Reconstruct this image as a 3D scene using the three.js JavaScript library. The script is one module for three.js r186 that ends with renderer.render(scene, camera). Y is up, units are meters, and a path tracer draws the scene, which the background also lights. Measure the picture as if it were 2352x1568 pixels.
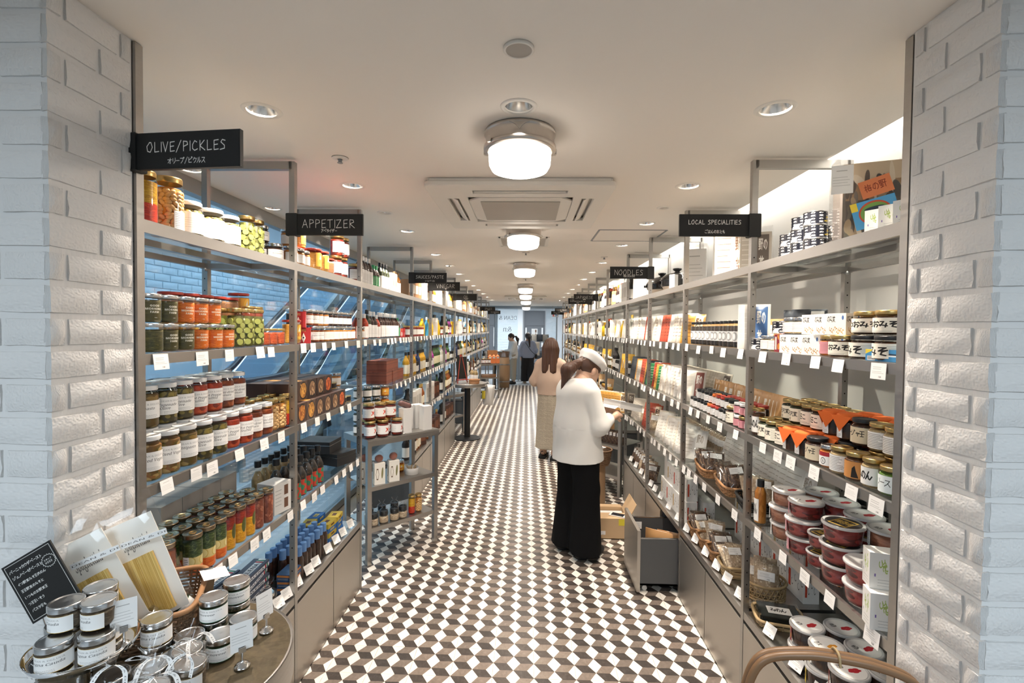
import * as THREE from 'three';
import { mergeGeometries } from 'three/addons/utils/BufferGeometryUtils.js';
import { RectAreaLightUniformsLib } from 'three/addons/lights/RectAreaLightUniformsLib.js';

// ------------------------------------------------------------------ camera, renderer, light
const scene = new THREE.Scene();
scene.background = new THREE.Color(0, 0, 0);
const camera = new THREE.PerspectiveCamera(70.34, 1.5, 0.05, 60);
camera.position.set(0, 1.6535, 0);
camera.rotation.order = 'YXZ';
camera.rotation.set(-0.02551, 0.03086, 0.01018);
scene.add(camera);
const renderer = new THREE.WebGLRenderer();
renderer.toneMapping = THREE.LinearToneMapping;
renderer.toneMappingExposure = 0.85;
renderer.shadowMap.enabled = true;
RectAreaLightUniformsLib.init();

const WARM = new THREE.Color(1, 0.865, 0.74), SPOTC = new THREE.Color(1, 0.88, 0.76), COOL = new THREE.Color(0.72, 0.87, 1), BLUE = new THREE.Color(0.45, 0.77, 1);
const LAMP = 95, SPOT_CD = 11, COVE = 40, FRONT = 14, HALL = 5.5, FAR = 24;

function rectLight(color, intensity, w, h, pos, look) {
  const l = new THREE.RectAreaLight(color, intensity, w, h);
  l.position.set(...pos); l.lookAt(...look); l.castShadow = true; scene.add(l); return l;
}
// cove strip above the edge of the ceiling over the right-hand shelving, shop entrance panels behind the camera, escalator hall and end hall
rectLight(new THREE.Color(1, 0.96, 0.9), COVE, 14.2, 0.05, [1.35, 2.585, -7.6], [1.43, 2.2, -7.6]).rotation.set(-Math.PI / 2, 0, Math.PI / 2);
for (const x of [-1.3, 1.3]) rectLight(COOL, FRONT, 1.15, 1.15, [x, 2.375, 1.1], [x, 0, 1.1]);
for (const z of [-4, -8, -12]) rectLight(BLUE, HALL, 1.6, 2.4, [-3.4, 3.86, z], [-3.4, 0, z]);
for (const x of [-1.3, 0.6]) rectLight(new THREE.Color(0.9, 0.96, 1), FAR, 1.1, 1.1, [x, 2.585, -17.2], [x, 0, -17.2]);

// ------------------------------------------------------------------ helpers
let seed = 7;
const rnd = () => { seed = (seed + 0x6d2b79f5) | 0; let t = Math.imul(seed ^ (seed >>> 15), 1 | seed); t = (t + Math.imul(t ^ (t >>> 7), 61 | t)) ^ t; return ((t ^ (t >>> 14)) >>> 0) / 4294967296; };
const rr = (a, b) => a + (b - a) * rnd(), pick = (a) => a[Math.floor(rnd() * a.length)];
const V = (x, y, z) => new THREE.Vector3(x, y, z);
const counts = new Map();
function numbered(name) { const n = counts.get(name) ?? 0; counts.set(name, n + 1); return n ? name + '_' + String(n).padStart(3, '0') : name; }
const ORD = 'first second third fourth fifth sixth seventh eighth ninth tenth eleventh twelfth thirteenth fourteenth fifteenth sixteenth seventeenth eighteenth nineteenth twentieth'.split(' ');
const ord = (i) => { const n = i + 1; if (n <= 20) return ORD[i]; const t = ['twent', 'thirt', 'fort', 'fift'][Math.floor(n / 10) - 2]; return n % 10 ? t + 'y' + ORD[(n % 10) - 1] : t + 'ieth'; };
function ready(g) { // the attributes that merging needs, nothing else
  let h = g.index ? g.toNonIndexed() : g;
  for (const k of Object.keys(h.attributes)) if (!['position', 'normal', 'uv', 'color'].includes(k)) h.deleteAttribute(k);
  if (!h.attributes.uv) h.setAttribute('uv', new THREE.BufferAttribute(new Float32Array(h.attributes.position.count * 2), 2));
  if (!h.attributes.normal) h.computeVertexNormals();
  return h;
}
const merge = (list) => (list.length === 1 ? list[0] : mergeGeometries(list.map(ready)));
const tint = (g, c) => { g = ready(g); const n = g.attributes.position.count, a = new Float32Array(n * 3); const k = new THREE.Color(c); for (let i = 0; i < n; i++) { a[i * 3] = k.r; a[i * 3 + 1] = k.g; a[i * 3 + 2] = k.b; } g.setAttribute('color', new THREE.BufferAttribute(a, 3)); return g; };
const bx = (w, h, d, x = 0, y = 0, z = 0) => new THREE.BoxGeometry(w, h, d).translate(x, y, z); // centred at x, y, z
const span = (x0, x1, y0, y1, z0, z1) => bx(x1 - x0, y1 - y0, z1 - z0, (x0 + x1) / 2, (y0 + y1) / 2, (z0 + z1) / 2);
const cyl = (r, h, x = 0, y = 0, z = 0, n = 16, r2 = r) => new THREE.CylinderGeometry(r2, r, h, n).translate(x, y + h / 2, z); // stands on y
const lathe = (pts, n = 20) => new THREE.LatheGeometry(pts.map(([r, y]) => new THREE.Vector2(r, y)), n, Math.PI, Math.PI * 2);
const tube = (pts, r, seg = 24, rad = 6, closed = false) => new THREE.TubeGeometry(new THREE.CatmullRomCurve3(pts.map((p) => (p.isVector3 ? p : V(...p))), closed), seg, r, rad, closed);
function rod(a, b, r, n = 8, r2 = r) { const d = b.clone().sub(a), g = new THREE.CylinderGeometry(r2, r, d.length(), n); g.applyQuaternion(new THREE.Quaternion().setFromUnitVectors(V(0, 1, 0), d.clone().normalize())); return g.translate((a.x + b.x) / 2, (a.y + b.y) / 2, (a.z + b.z) / 2); }
function rbox(w, h, d, b, x = 0, y = 0, z = 0) { // chamfered box standing on y
  const s = new THREE.Shape(); const X = w / 2 - b, Z = d / 2 - b;
  s.moveTo(-X, -Z); s.lineTo(X, -Z); s.lineTo(X, Z); s.lineTo(-X, Z); s.closePath();
  const g = new THREE.ExtrudeGeometry(s, { depth: h - 2 * b, bevelEnabled: true, bevelThickness: b, bevelSize: b, bevelSegments: 1, curveSegments: 1 });
  return g.rotateX(-Math.PI / 2).translate(x, y + b, z);
}
function add(name, geo, mat, parent) { // one named mesh
  const m = new THREE.Mesh(Array.isArray(geo) ? merge(geo) : geo, mat);
  m.name = parent ? name : numbered(name); m.castShadow = m.receiveShadow = true; (parent ?? scene).add(m); return m;
}
function tag(o, label, category, group) { o.userData.label = label; o.userData.category = category; if (group) o.userData.group = group; return o; }
function thing(name, label, category, pos = [0, 0, 0], turn = 0, group) {
  const o = new THREE.Group(); o.name = numbered(name); o.position.set(...pos); o.rotation.y = turn; scene.add(o); return tag(o, label, category, group);
}
function struct(name, geo, mat) { const m = add(name, geo, mat); m.userData.kind = 'structure'; return m; }
function put(proto, name, pos, turn, label, category, group, scale = 1) { // a copy of a thing with its parts
  const o = proto.clone(); o.name = numbered(name); o.userData = {}; o.position.set(...pos); o.rotation.set(0, turn, 0); if (scale !== 1) o.scale.setScalar(scale); scene.add(o); return tag(o, label, category, group);
}
const proto = (build) => { const g = new THREE.Group(); build(g); return g; };
// ------------------------------------------------------------------ lettering and printed matter
const GL = { A: '0,10 4,0 8,10;1.5,6.5 6.5,6', B: '1,0 1,10 6,9 6,6 1,5 5,3 5,1 1,0', C: '7,1.5 4,0 1,4 1,8 4,10 8,8.5', D: '1,0 1,10 5,9 8,5 5,.5 0,0', E: '7,0 1,.5 1,10 7,9.5;1,5 6,4.5', F: '7,0 1,.5 1,10;1,5 5,4.5', G: '7,1 3,0 0,5 2,10 7,9 7,6 4,6', H: '0,0 0,10;7,0 7,10;0,5 7,5', I: '1,0 1,10', J: '6,0 6,8 3,10 0,8', K: '1,0 1,10;7,0 1,5.5 8,10', L: '1,0 1,10 7,9.5', M: '0,10 1,0 4,7 7,0 8,10', N: '0,10 0,0 7,10 7,0', O: '4,0 0,4 1,9 5,10 8,5 6,0 3.5,0', P: '1,10 1,0 6,.5 7,3.5 1,5.5', R: '1,10 1,0 6,.5 7,3 1,5 8,10', S: '7,1 3,0 1,2.5 6,6 6,9 0,10', T: '0,.5 8,0;4,0 4,10', U: '0,0 1,9 4,10 7,8 7,0', V: '0,0 3.5,10 7,0', Z: '0,.5 7,0 0,10 8,9.5', '/': '7,-1 0,11', ' ': '', '、': '1,8 2,10',
  ア: '1,1 9,1 6,4.5;5,3 4.5,7 2,10', イ: '8,0 1,6;5,3.5 5,10', ウ: '5,0 5,2;1,5 1,2.5 9,2.5 8,6 4,10', オ: '0,3 10,3;6.5,0 6.5,10 5,9;6,3.5 1,9', カ: '1,3 9,3 8,10 6,9;5,0 4,5 1,10', ク: '4,0 1,5;3.5,2 9,2 7,7 3,10', サ: '0,3 10,3;3,0 3,6;7,0 7,6 4,10', シ: '1,1 3,2;0,4 2,5;1,10 6,8 9,2', ス: '1,1 8,1 5,6 0,10;5,5 9,10', ソ: '1,1 2,4;8,0 7,6 3,10', タ: '4,0 1,5;3.5,2 9,2 7,7 3,10;3,4 7,7', ッ: '1,4 2,6;4,3 5,6;9,4 7,8 4,10', ト: '4,0 4,10;4,4 8,6', ニ: '2,2 8,2;0,9 10,9', ノ: '8,0 6,6 1,10', ハ: '3,2 0,9;6,2 10,9', ヒ: '2,0 2,9 9,9;8,2 2,5', フ: '1,1 9,1 7,6 3,10', ヘ: '0,6 4,2 10,8', リ: '2,1 2,6;8,0 8,6 4,10', ル: '3,1 3,6 0,10;6,0 6,10 10,6', ャ: '2,5 9,4 7,6;4,3 6,10', ェ: '2,4 8,4;5,4 5,9;1,9 9,9', セ: '0,4 10,3 8,6;3,0 3,9 9,9', ー: '1,5 9,5',
  こ: '2,1 8,1;1,7 3,9 9,9', は: '1,0 1,10;4,3 10,3;7,0 7,8 5,10 3,8 7,7 10,9', ん: '5,0 0,10 4,5 5,9 7,10 10,6', の: '5,1 3,9 0,7 2,2 6,1 9,4 8,8 6,10', お: '0,2 7,2;3,0 3,10 1,8 6,5 9,7 7,10;8,1 10,3', と: '3,0 4,4;9,3 3,6 2,9 9,10', も: '4,0 4,8 7,10 9,7;1,3 7,3;1,6 7,6', そ: '2,1 8,1 2,5 9,4 5,6 4,9 8,10', う: '4,0 7,1;1,4 6,3 8,5 6,9 3,10', な: '0,2 6,2;3,0 1,5;8,2 10,4;7,4 7,8 5,10 4,8 7,8 9,10', み: '1,1 5,1 1,8 0,6 9,8;8,4 7,10', つ: '0,3 6,2 9,5 7,8 3,9', い: '1,1 1,8 3,9;8,2 9,6', 野: '0,0 5,0 5,5 0,5 0,0;0,2.5 5,2.5;2.5,0 2.5,9;0,7 5,7;0,10 5,9;6,0 10,0 8,3;6,4 10,4;8,4 8,10', 沢: '1,1 2,2;0,4 1,5;0,10 2,7;4,1 9,1 9,4 4,4 4,1;4,4 3,10;6,4 10,10', 菜: '0,2 10,2;3,0 3,3;7,0 7,3;2,4 8,3;2,6 8,6;5,5 5,10;5,7 0,10;5,7 10,10', 梅: '2,0 2,10;0,3 4,3;2,4 0,7;6,0 5,2 10,2;5,4 9,4 9,9;5,4 5,9;4,6 10,6;5,9 9,9', 酢: '0,0 5,0;1,2 5,2 5,10 0,10 0,2;1,6 5,6;7,0 6,4;6,2 10,2;8,2 8,10;8,5 10,5;8,7 10,7' };
const DAKU = { ゴ: 'コ', ご: 'こ', ば: 'は', ど: 'と', が: 'カ', バ: 'ハ', ブ: 'フ', ベ: 'ヘ', ザ: 'サ', ジ: 'シ', ゼ: 'セ', ダ: 'タ' }, HANDAKU = { ピ: 'ヒ', ペ: 'ヘ', プ: 'フ', パ: 'ハ' };
function script(c, text, x, y, s, lw, gap = 0.25) { // drawn lettering; returns its width
  c.lineWidth = lw; c.lineCap = c.lineJoin = 'round'; let at = x;
  for (const ch of text) {
    const base = DAKU[ch] ?? HANDAKU[ch] ?? ch, g = GL[base] ?? '0,0 8,0;4,0 4,10;0,5 8,5;1,10 7,10';
    let w = ch === ' ' ? 5 : 0;
    for (const line of g ? g.split(';') : []) {
      c.beginPath(); line.split(' ').forEach((p, i) => { const [a, b] = p.split(',').map(Number); w = Math.max(w, a); i ? c.lineTo(at + a * s, y + b * s) : c.moveTo(at + a * s, y + b * s); }); c.stroke();
    }
    if (DAKU[ch]) { c.beginPath(); c.moveTo(at + 9 * s, y - 0.5 * s); c.lineTo(at + 9.8 * s, y + 1.2 * s); c.moveTo(at + 10.6 * s, y - 1 * s); c.lineTo(at + 11.4 * s, y + 0.6 * s); c.stroke(); w = 11; }
    if (HANDAKU[ch]) { c.beginPath(); c.arc(at + 9.8 * s, y, 1.1 * s, 0, 7); c.stroke(); w = 11; }
    at += (w + 10 * gap) * s;
  }
  return at - x;
}
const canvas = (w, h) => { const c = document.createElement('canvas'); c.width = w; c.height = h; return c; };
const tex = (c, srgb = true) => { const t = new THREE.CanvasTexture(c); if (srgb) t.colorSpace = THREE.SRGBColorSpace; t.wrapS = t.wrapT = THREE.RepeatWrapping; t.magFilter = THREE.LinearFilter; return t; };
class Atlas { // printed cells on one sheet; cell(name) gives its place
  constructor(size, cw, ch) { this.c = canvas(size, size); this.x = this.c.getContext('2d'); this.x.fillStyle = '#999'; this.x.fillRect(0, 0, size, size); Object.assign(this, { size, cw, ch, n: 0, at: {} }); }
  cell(name, draw) {
    const per = Math.floor(this.size / this.cw), cx = (this.n % per) * this.cw, cy = Math.floor(this.n / per) * this.ch; this.n++;
    const x = this.x; x.save(); x.beginPath(); x.rect(cx, cy, this.cw, this.ch); x.clip(); x.translate(cx, cy); draw(x, this.cw, this.ch); x.restore();
    this.at[name] = [(cx + 2) / this.size, 1 - (cy + this.ch - 2) / this.size, (cx + this.cw - 2) / this.size, 1 - (cy + 2) / this.size];
  }
  uv(g, name, u0 = 0, v0 = 0, u1 = 1, v1 = 1) { // maps a geometry's 0..1 uv to (a part of) a cell
    const r = this.at[name]; if (!r) throw new Error('no cell ' + name); const a = g.attributes.uv;
    for (let i = 0; i < a.count; i++) a.setXY(i, r[0] + (r[2] - r[0]) * (u0 + (u1 - u0) * a.getX(i)), r[1] + (r[3] - r[1]) * (v0 + (v1 - v0) * a.getY(i)));
    return g;
  }
}
const LB = new Atlas(2048, 256, 128), CT = new Atlas(2048, 256, 256);
const fill = (x, col, w, h) => { x.fillStyle = col; x.fillRect(0, 0, w, h); };
function lines(x, x0, x1, y, n, dy, col = '#999', lw = 2) { x.strokeStyle = col; x.lineWidth = lw; for (let i = 0; i < n; i++) { x.beginPath(); x.setLineDash([rr(3, 9), 2, rr(2, 6), 2]); x.moveTo(x0, y + i * dy); x.lineTo(x1 - rr(0, (x1 - x0) * 0.25), y + i * dy); x.stroke(); } x.setLineDash([]); }
function ddLabel(words, edge) { return (x, w, h) => {
  fill(x, '#f1efec', w, h); if (edge) { x.fillStyle = edge; x.fillRect(0, 0, w, 4); x.fillRect(0, h - 5, w, 5); }
  x.fillStyle = '#a5a3a0'; x.font = '17px serif'; x.fillText('DEAN & DELUCA', 62, 34);
  x.fillStyle = '#2c2a28'; x.font = 'italic 25px serif'; words.forEach((t, i) => x.fillText(t, 44 + i * 10, 64 + i * 24)); lines(x, 80, 180, 102, 3, 8, '#8a8886');
  lines(x, 6, 40, 30, 9, 9, '#b5b2ae', 3);
}; }
LB.cell('mixed', ddLabel(['Mixed Vegetable'])); LB.cell('antipasto', ddLabel(['Antipasto'])); LB.cell('tapenade', ddLabel(['Tapenade', 'Olive'])); LB.cell('stuffed', ddLabel(['Hot Pepper', 'Stuffed'])); LB.cell('semi', ddLabel(['Semi-dried', 'Tomato']));
LB.cell('bagna', ddLabel(['Bagna Cauda'], '#d9b24a')); LB.cell('geno', ddLabel(['Genovese'], '#1d7d4f'));
LB.cell('plain', (x, w, h) => { fill(x, '#efedea', w, h); lines(x, 70, 190, 40, 5, 13, '#b7b4b0'); });
LB.cell('xlabel', (x, w, h) => { fill(x, '#eeedec', w, h); lines(x, 14, 90, 30, 9, 10, '#9c9a9a', 3); x.strokeStyle = '#d8432c'; x.lineWidth = 11; x.beginPath(); x.moveTo(150, 36); x.lineTo(188, 92); x.moveTo(186, 34); x.lineTo(146, 94); x.moveTo(168, 62); x.lineTo(198, 60); x.stroke(); });
LB.cell('ortiz', (x, w, h) => { fill(x, '#e0a23a', w, h); x.fillStyle = '#f3c04c'; x.beginPath(); x.ellipse(128, 64, 74, 58, 0, 0, 7); x.fill(); x.fillStyle = '#e9e6df'; x.beginPath(); x.moveTo(92, 58); x.lineTo(130, 20); x.lineTo(150, 58); x.fill(); x.fillStyle = '#c3271f'; x.font = 'bold 44px serif'; x.fillText('ORTIZ', 62, 98); });
function jp(bg, ink, text, s, lw, extra) { return (x, w, h) => { fill(x, bg, w, h); x.strokeStyle = ink; script(x, text, 40, 30, s, lw, 0.1); extra?.(x, w, h); }; }
LB.cell('miso', jp('#f3ecdc', '#17120e', 'みそ', 7, 11, (x) => lines(x, 170, 246, 26, 7, 12, '#4b443d'))); LB.cell('katsuo', jp('#f3ecdc', '#1a1512', 'つおみそ', 5, 9, (x) => { x.fillStyle = '#c22'; x.beginPath(); x.arc(26, 30, 16, 0, 7); x.fill(); lines(x, 40, 220, 112, 2, 8, '#777'); }));
LB.cell('nozawa', jp('#f1ead9', '#1b1712', '野沢菜', 4.6, 6, (x) => { x.strokeStyle = '#1b1712'; script(x, 'つけ', 60, 92, 2.4, 4); lines(x, 196, 250, 20, 9, 11, '#555'); })); LB.cell('nameko', jp('#f1ead9', '#1b1712', 'なめこ', 4.6, 7, (x) => lines(x, 40, 220, 100, 2, 10, '#444')));
LB.cell('jan', jp('#d8cbb0', '#201a14', 'ージャン', 4, 6, (x) => { x.fillStyle = '#e4962d'; x.fillRect(30, 8, 12, 18); })); LB.cell('orangecat', jp('#c98a4a', '#5a3213', '味', 4, 5, (x) => { x.fillStyle = '#1d1511'; x.beginPath(); x.moveTo(160, 120); x.lineTo(168, 50); x.lineTo(190, 30); x.lineTo(200, 66); x.lineTo(222, 120); x.fill(); }));
LB.cell('brush', jp('#eceae6', '#141210', 'みのん', 5.5, 10)); LB.cell('green', jp('#e8eff0', '#2b3430', 'ソース', 4.6, 5)); LB.cell('mark', (x, w, h) => { fill(x, '#f1f0ee', w, h); x.fillStyle = '#a32430'; x.fillRect(0, 0, w, 40); x.strokeStyle = '#191716'; x.lineWidth = 6; x.beginPath(); x.arc(150, 84, 28, 0, 7); x.stroke(); x.font = 'bold 30px serif'; x.fillStyle = '#191716'; x.fillText('X', 139, 95); });
LB.cell('tiny', (x, w, h) => { fill(x, '#efeeec', w, h); lines(x, 20, 240, 18, 9, 12, '#4d4a48', 4); }); LB.cell('badge', (x, w, h) => { fill(x, '#e9e8e6', w, h); x.strokeStyle = '#55585c'; x.lineWidth = 4; for (let i = 0; i < 3; i++) { x.beginPath(); x.ellipse(128, 64, 30 + i * 10, 40 + i * 6, 0, 0, 7); x.stroke(); } });
LB.cell('pinkl', (x, w, h) => { fill(x, '#c98a92', w, h); x.fillStyle = '#f0e6e4'; x.fillRect(30, 30, 60, 70); lines(x, 110, 230, 30, 6, 13, '#8a4a55'); });
LB.cell('price', (x, w, h) => { fill(x, '#f3f1ee', w, h); lines(x, 40, 200, 34, 2, 14, '#8d8a87', 3); lines(x, 30, 226, 68, 2, 12, '#a3a09d', 3); x.fillStyle = '#66625f'; x.font = 'bold 17px sans-serif'; x.fillText('¥ 680', 140, 114); });
LB.cell('price2', (x, w, h) => { fill(x, '#f3f1ee', w, h); lines(x, 60, 190, 26, 1, 14, '#8d8a87', 3); lines(x, 20, 226, 54, 4, 12, '#b0adaa', 2); });
LB.cell('balena', (x, w, h) => { fill(x, '#51596b', w, h); x.fillStyle = '#e6e7ea'; x.fillRect(0, 46, w, 58); x.fillStyle = '#2f3442'; x.font = 'bold 46px sans-serif'; x.fillText('BALENA', 20, 92); x.fillStyle = '#b3242b'; x.fillRect(206, 46, 14, 58); x.fillStyle = '#1f7a4c'; x.fillRect(226, 46, 12, 58); });
function dish(bg, food, n) { return (x, w, h) => { fill(x, bg, w, h); x.fillStyle = '#1d1613'; x.beginPath(); x.ellipse(128, 66, 104, 60, 0, 0, 7); x.fill(); x.fillStyle = food[0]; x.beginPath(); x.ellipse(128, 66, 88, 50, 0, 0, 7); x.fill(); for (let i = 0; i < n; i++) { x.fillStyle = food[1 + (i % (food.length - 1))]; x.beginPath(); x.ellipse(128 + rr(-70, 70), 66 + rr(-38, 38), rr(8, 16), rr(6, 11), rr(0, 3), 0, 7); x.fill(); } }; }
LB.cell('dish0', dish('#4b3730', ['#a4662b', '#d08b3f', '#8c4a1e'], 40)); LB.cell('dish1', dish('#5b463c', ['#b9803a', '#e0a74f', '#7a4a20'], 36)); LB.cell('dish2', dish('#43312c', ['#8d6a4c', '#c7a37c', '#6a4a33'], 30)); LB.cell('dish3', dish('#3f2f2b', ['#c2582a', '#e07a3d', '#8c3418'], 36));
LB.cell('redbox', (x, w, h) => { fill(x, '#a51d22', w, h); x.fillStyle = '#f0e9e2'; x.beginPath(); x.moveTo(128, 42); x.lineTo(166, 82); x.lineTo(128, 122); x.lineTo(90, 82); x.fill(); x.fillStyle = '#2a2523'; x.fillRect(112, 76, 30, 10); x.fillStyle = '#d8b36a'; x.font = 'bold 24px serif'; x.fillText('ORTIZ', 92, 32); });
LB.cell('sardine', (x, w, h) => { fill(x, '#3f8fc4', w, h); x.fillStyle = '#f0d23c'; x.beginPath(); x.moveTo(0, 0); x.lineTo(70, 0); x.lineTo(0, 56); x.fill(); x.fillStyle = '#eef3f6'; x.beginPath(); x.ellipse(150, 58, 82, 17, 0.06, 0, 7); x.fill(); x.fillStyle = '#22384e'; x.beginPath(); x.ellipse(150, 50, 80, 9, 0.06, 0, 7); x.fill(); x.beginPath(); x.moveTo(222, 62); x.lineTo(250, 40); x.lineTo(246, 84); x.fill(); x.fillStyle = '#eceae6'; x.fillRect(14, 74, 54, 46); for (let i = 0; i < 14; i++) { x.fillStyle = '#222'; x.fillRect(18 + i * 3.4, 78, i % 3 ? 1 : 2, 36); } });
LB.cell('can', (x, w, h) => { fill(x, '#11131d', w, h); x.strokeStyle = '#e8e6df'; for (let i = 0; i < 9; i++) for (let j = 0; j < 4; j++) script(x, j % 2 ? '菜' : 'の', 8 + i * 28, 8 + j * 29, 1.5, 2.4); x.fillStyle = '#dfe3e6'; x.beginPath(); x.moveTo(112, 124); x.quadraticCurveTo(120, 64, 156, 72); x.quadraticCurveTo(138, 92, 150, 124); x.fill(); x.fillStyle = '#e2c43a'; for (const [a, b] of [[40, 96], [46, 60], [214, 92], [222, 56]]) { x.beginPath(); x.ellipse(a, b, 20, 9, -0.4, 0, 7); x.fill(); } });
LB.cell('cat', (x, w, h) => { fill(x, '#f1ede5', w, h); x.strokeStyle = '#2a2623'; script(x, 'のみ菜', 20, 18, 3.4, 4, 0.05); x.strokeStyle = '#a9793e'; x.lineWidth = 5; for (let i = 0; i < 9; i++) { x.beginPath(); x.arc(60 + i * 20, 92 + (i % 3) * 8, 11, i, i + 4); x.stroke(); } x.fillStyle = '#4a6da8'; x.beginPath(); x.arc(214, 28, 13, 0, 7); x.fill(); });
LB.cell('crab', (x, w, h) => { fill(x, '#7c2430', w, h); x.fillStyle = '#d98a2f'; for (let i = 0; i < 8; i++) { x.beginPath(); x.ellipse(150 + rr(-80, 80), 64 + rr(-44, 44), 22, 8, rr(0, 3), 0, 7); x.fill(); } x.fillStyle = '#e7dccd'; x.fillRect(24, 20, 40, 90); });
LB.cell('bigbag', (x, w, h) => { fill(x, '#b9a68c', w, h); x.fillStyle = '#8a6f52'; x.fillRect(0, 30, w, 30); x.fillStyle = '#57504a'; x.fillRect(0, 60, w, 70); for (let i = 0; i < 60; i++) { x.fillStyle = pick(['#6b6259', '#3c3835', '#9a8468', '#cabda9', '#4b4038']); x.beginPath(); x.ellipse(rr(0, w), rr(26, h), rr(6, 26), rr(4, 12), rr(0, 3), 0, 7); x.fill(); } });
LB.cell('fishcard', (x, w, h) => { fill(x, '#4d9bd0', w, h); x.fillStyle = '#e9cf45'; x.fillRect(0, 0, 40, 40); x.fillRect(210, 84, 46, 44); x.fillStyle = '#b84a2e'; x.beginPath(); x.ellipse(128, 64, 92, 54, 0, 0, 7); x.fill(); x.fillStyle = '#6f9a4c'; x.beginPath(); x.ellipse(128, 64, 82, 46, 0, 0, 7); x.fill(); x.fillStyle = '#27384a'; x.beginPath(); x.ellipse(128, 44, 56, 8, 0, 0, 7); x.ellipse(128, 88, 56, 8, 0, 0, 7); x.fill(); });
LB.cell('seal', (x, w, h) => { fill(x, '#cf7a4e', w, h); x.strokeStyle = '#7d2f1c'; script(x, '梅の野', 40, 34, 5, 6); });
LB.cell('plum', (x, w, h) => { fill(x, '#eceae7', w, h); x.fillStyle = '#b5212c'; for (let k = 0; k < 5; k++) { x.beginPath(); x.arc(150 + 15 * Math.cos(k * 1.257), 50 + 15 * Math.sin(k * 1.257), 14, 0, 7); x.fill(); } x.strokeStyle = '#5a5653'; script(x, '梅酢', 60, 80, 2.2, 3); });
LB.cell('orangedot', (x, w, h) => { fill(x, '#eceae7', w, h); x.fillStyle = '#e0962b'; for (let k = 0; k < 6; k++) { x.beginPath(); x.arc(150 + 13 * Math.cos(k * 1.05), 50 + 13 * Math.sin(k * 1.05), 12, 0, 7); x.fill(); } x.strokeStyle = '#5a5653'; script(x, '酢菜', 60, 80, 2.2, 3); });
LB.cell('gold', (x, w, h) => { fill(x, '#3d3836', w, h); x.fillStyle = '#c8a54a'; x.fillRect(60, 24, 140, 84); x.fillStyle = '#2a2420'; x.fillRect(68, 32, 124, 68); x.strokeStyle = '#c8a54a'; script(x, '梅酢梅', 76, 46, 3.4, 5); });
LB.cell('sprout', (x, w, h) => { fill(x, '#efeeea', w, h); x.strokeStyle = '#a9bd6a'; x.lineWidth = 5; for (let i = 0; i < 14; i++) { x.beginPath(); x.arc(rr(70, 190), rr(24, 66), rr(8, 14), i, i + 4); x.stroke(); } x.fillStyle = '#7a62a8'; x.fillRect(36, 74, 10, 10); lines(x, 60, 220, 94, 3, 10, '#aaa'); });
LB.cell('bow', (x, w, h) => { fill(x, '#e9e7e4', w, h); x.strokeStyle = '#3a3633'; x.lineWidth = 3; for (let i = 0; i < 5; i++) { x.beginPath(); x.arc(40 + i * 48, 50 + (i % 2) * 24, 13, 0.5, 4.4); x.stroke(); } x.fillStyle = '#cf4a31'; x.fillRect(30, 30, 34, 70); });
LB.cell('bowtan', (x, w, h) => { fill(x, '#e9e7e4', w, h); x.strokeStyle = '#3a3633'; x.lineWidth = 3; for (let i = 0; i < 5; i++) { x.beginPath(); x.arc(40 + i * 48, 50 + (i % 2) * 24, 13, 0.5, 4.4); x.stroke(); } x.fillStyle = '#c9ab78'; x.fillRect(30, 30, 34, 70); });
LB.cell('tape', (x, w, h) => { fill(x, '#efedea', w, h); x.fillStyle = '#5d5a57'; x.font = '52px sans-serif'; x.fillText('DEAN & DELU', 4, 82); });
function pouch(bg, col2, mark) { return (x, w, h) => { fill(x, bg, w, h); x.fillStyle = col2; x.fillRect(w * 0.55, 10, w * 0.36, h - 20); x.strokeStyle = mark; script(x, '野の', w * 0.6, 24, 3, 5); script(x, '菜', w * 0.62, 76, 3.4, 5); lines(x, 20, 120, 24, 6, 15, mark, 2); }; }
LB.cell('pouch0', pouch('#d9cfc0', '#efe9df', '#6a4f3c')); LB.cell('pouch1', pouch('#b5503a', '#e6c9a8', '#3a1712')); LB.cell('pouch2', pouch('#ded8cf', '#8a5047', '#f1ece4')); LB.cell('pouch3', pouch('#e3dfd8', '#4b6d9e', '#f4f1ea')); LB.cell('pouch4', pouch('#2f7d4c', '#e8e4d8', '#f0ede0')); LB.cell('pouch5', pouch('#cf9a4a', '#f0e2c6', '#5b3412')); LB.cell('pouch6', pouch('#c9bfb0', '#6d6157', '#efe9e0')); LB.cell('pouch7', pouch('#3b4047', '#d6d2ca', '#22252a')); LB.cell('pouch8', pouch('#dcd8d2', '#ebe8e3', '#a89c8e'));
LB.cell('checker', (x, w, h) => { fill(x, '#b33a26', w, h); for (let i = 0; i < 6; i++) for (let j = 0; j < 3; j++) if ((i + j) % 2) { x.fillStyle = '#2c7a58'; x.save(); x.translate(22 + i * 42, 22 + j * 42); x.rotate(0.5); x.fillRect(-20, -18, 40, 36); x.restore(); } });
LB.cell('bluetin', (x, w, h) => { fill(x, '#2766ab', w, h); x.fillStyle = '#d8c05a'; x.fillRect(70, 40, 116, 46); x.fillStyle = '#1d3f6e'; x.font = 'bold 30px serif'; x.fillText('Ramón', 80, 74); }); LB.cell('yellowtin', (x, w, h) => { fill(x, '#c9ad35', w, h); x.fillStyle = '#5c3a1e'; x.fillRect(80, 40, 96, 44); }); LB.cell('oranget', (x, w, h) => { fill(x, '#2b4a70', w, h); x.fillStyle = '#c07a3f'; x.fillRect(10, 16, 236, 40); lines(x, 30, 226, 82, 2, 14, '#dad6cf', 4); });
LB.cell('bluetag', (x, w, h) => { fill(x, '#3a86b4', w, h); x.fillStyle = '#d6e6ee'; x.font = 'italic 34px serif'; x.fillText('Lambrusco', 40, 76); });
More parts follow.
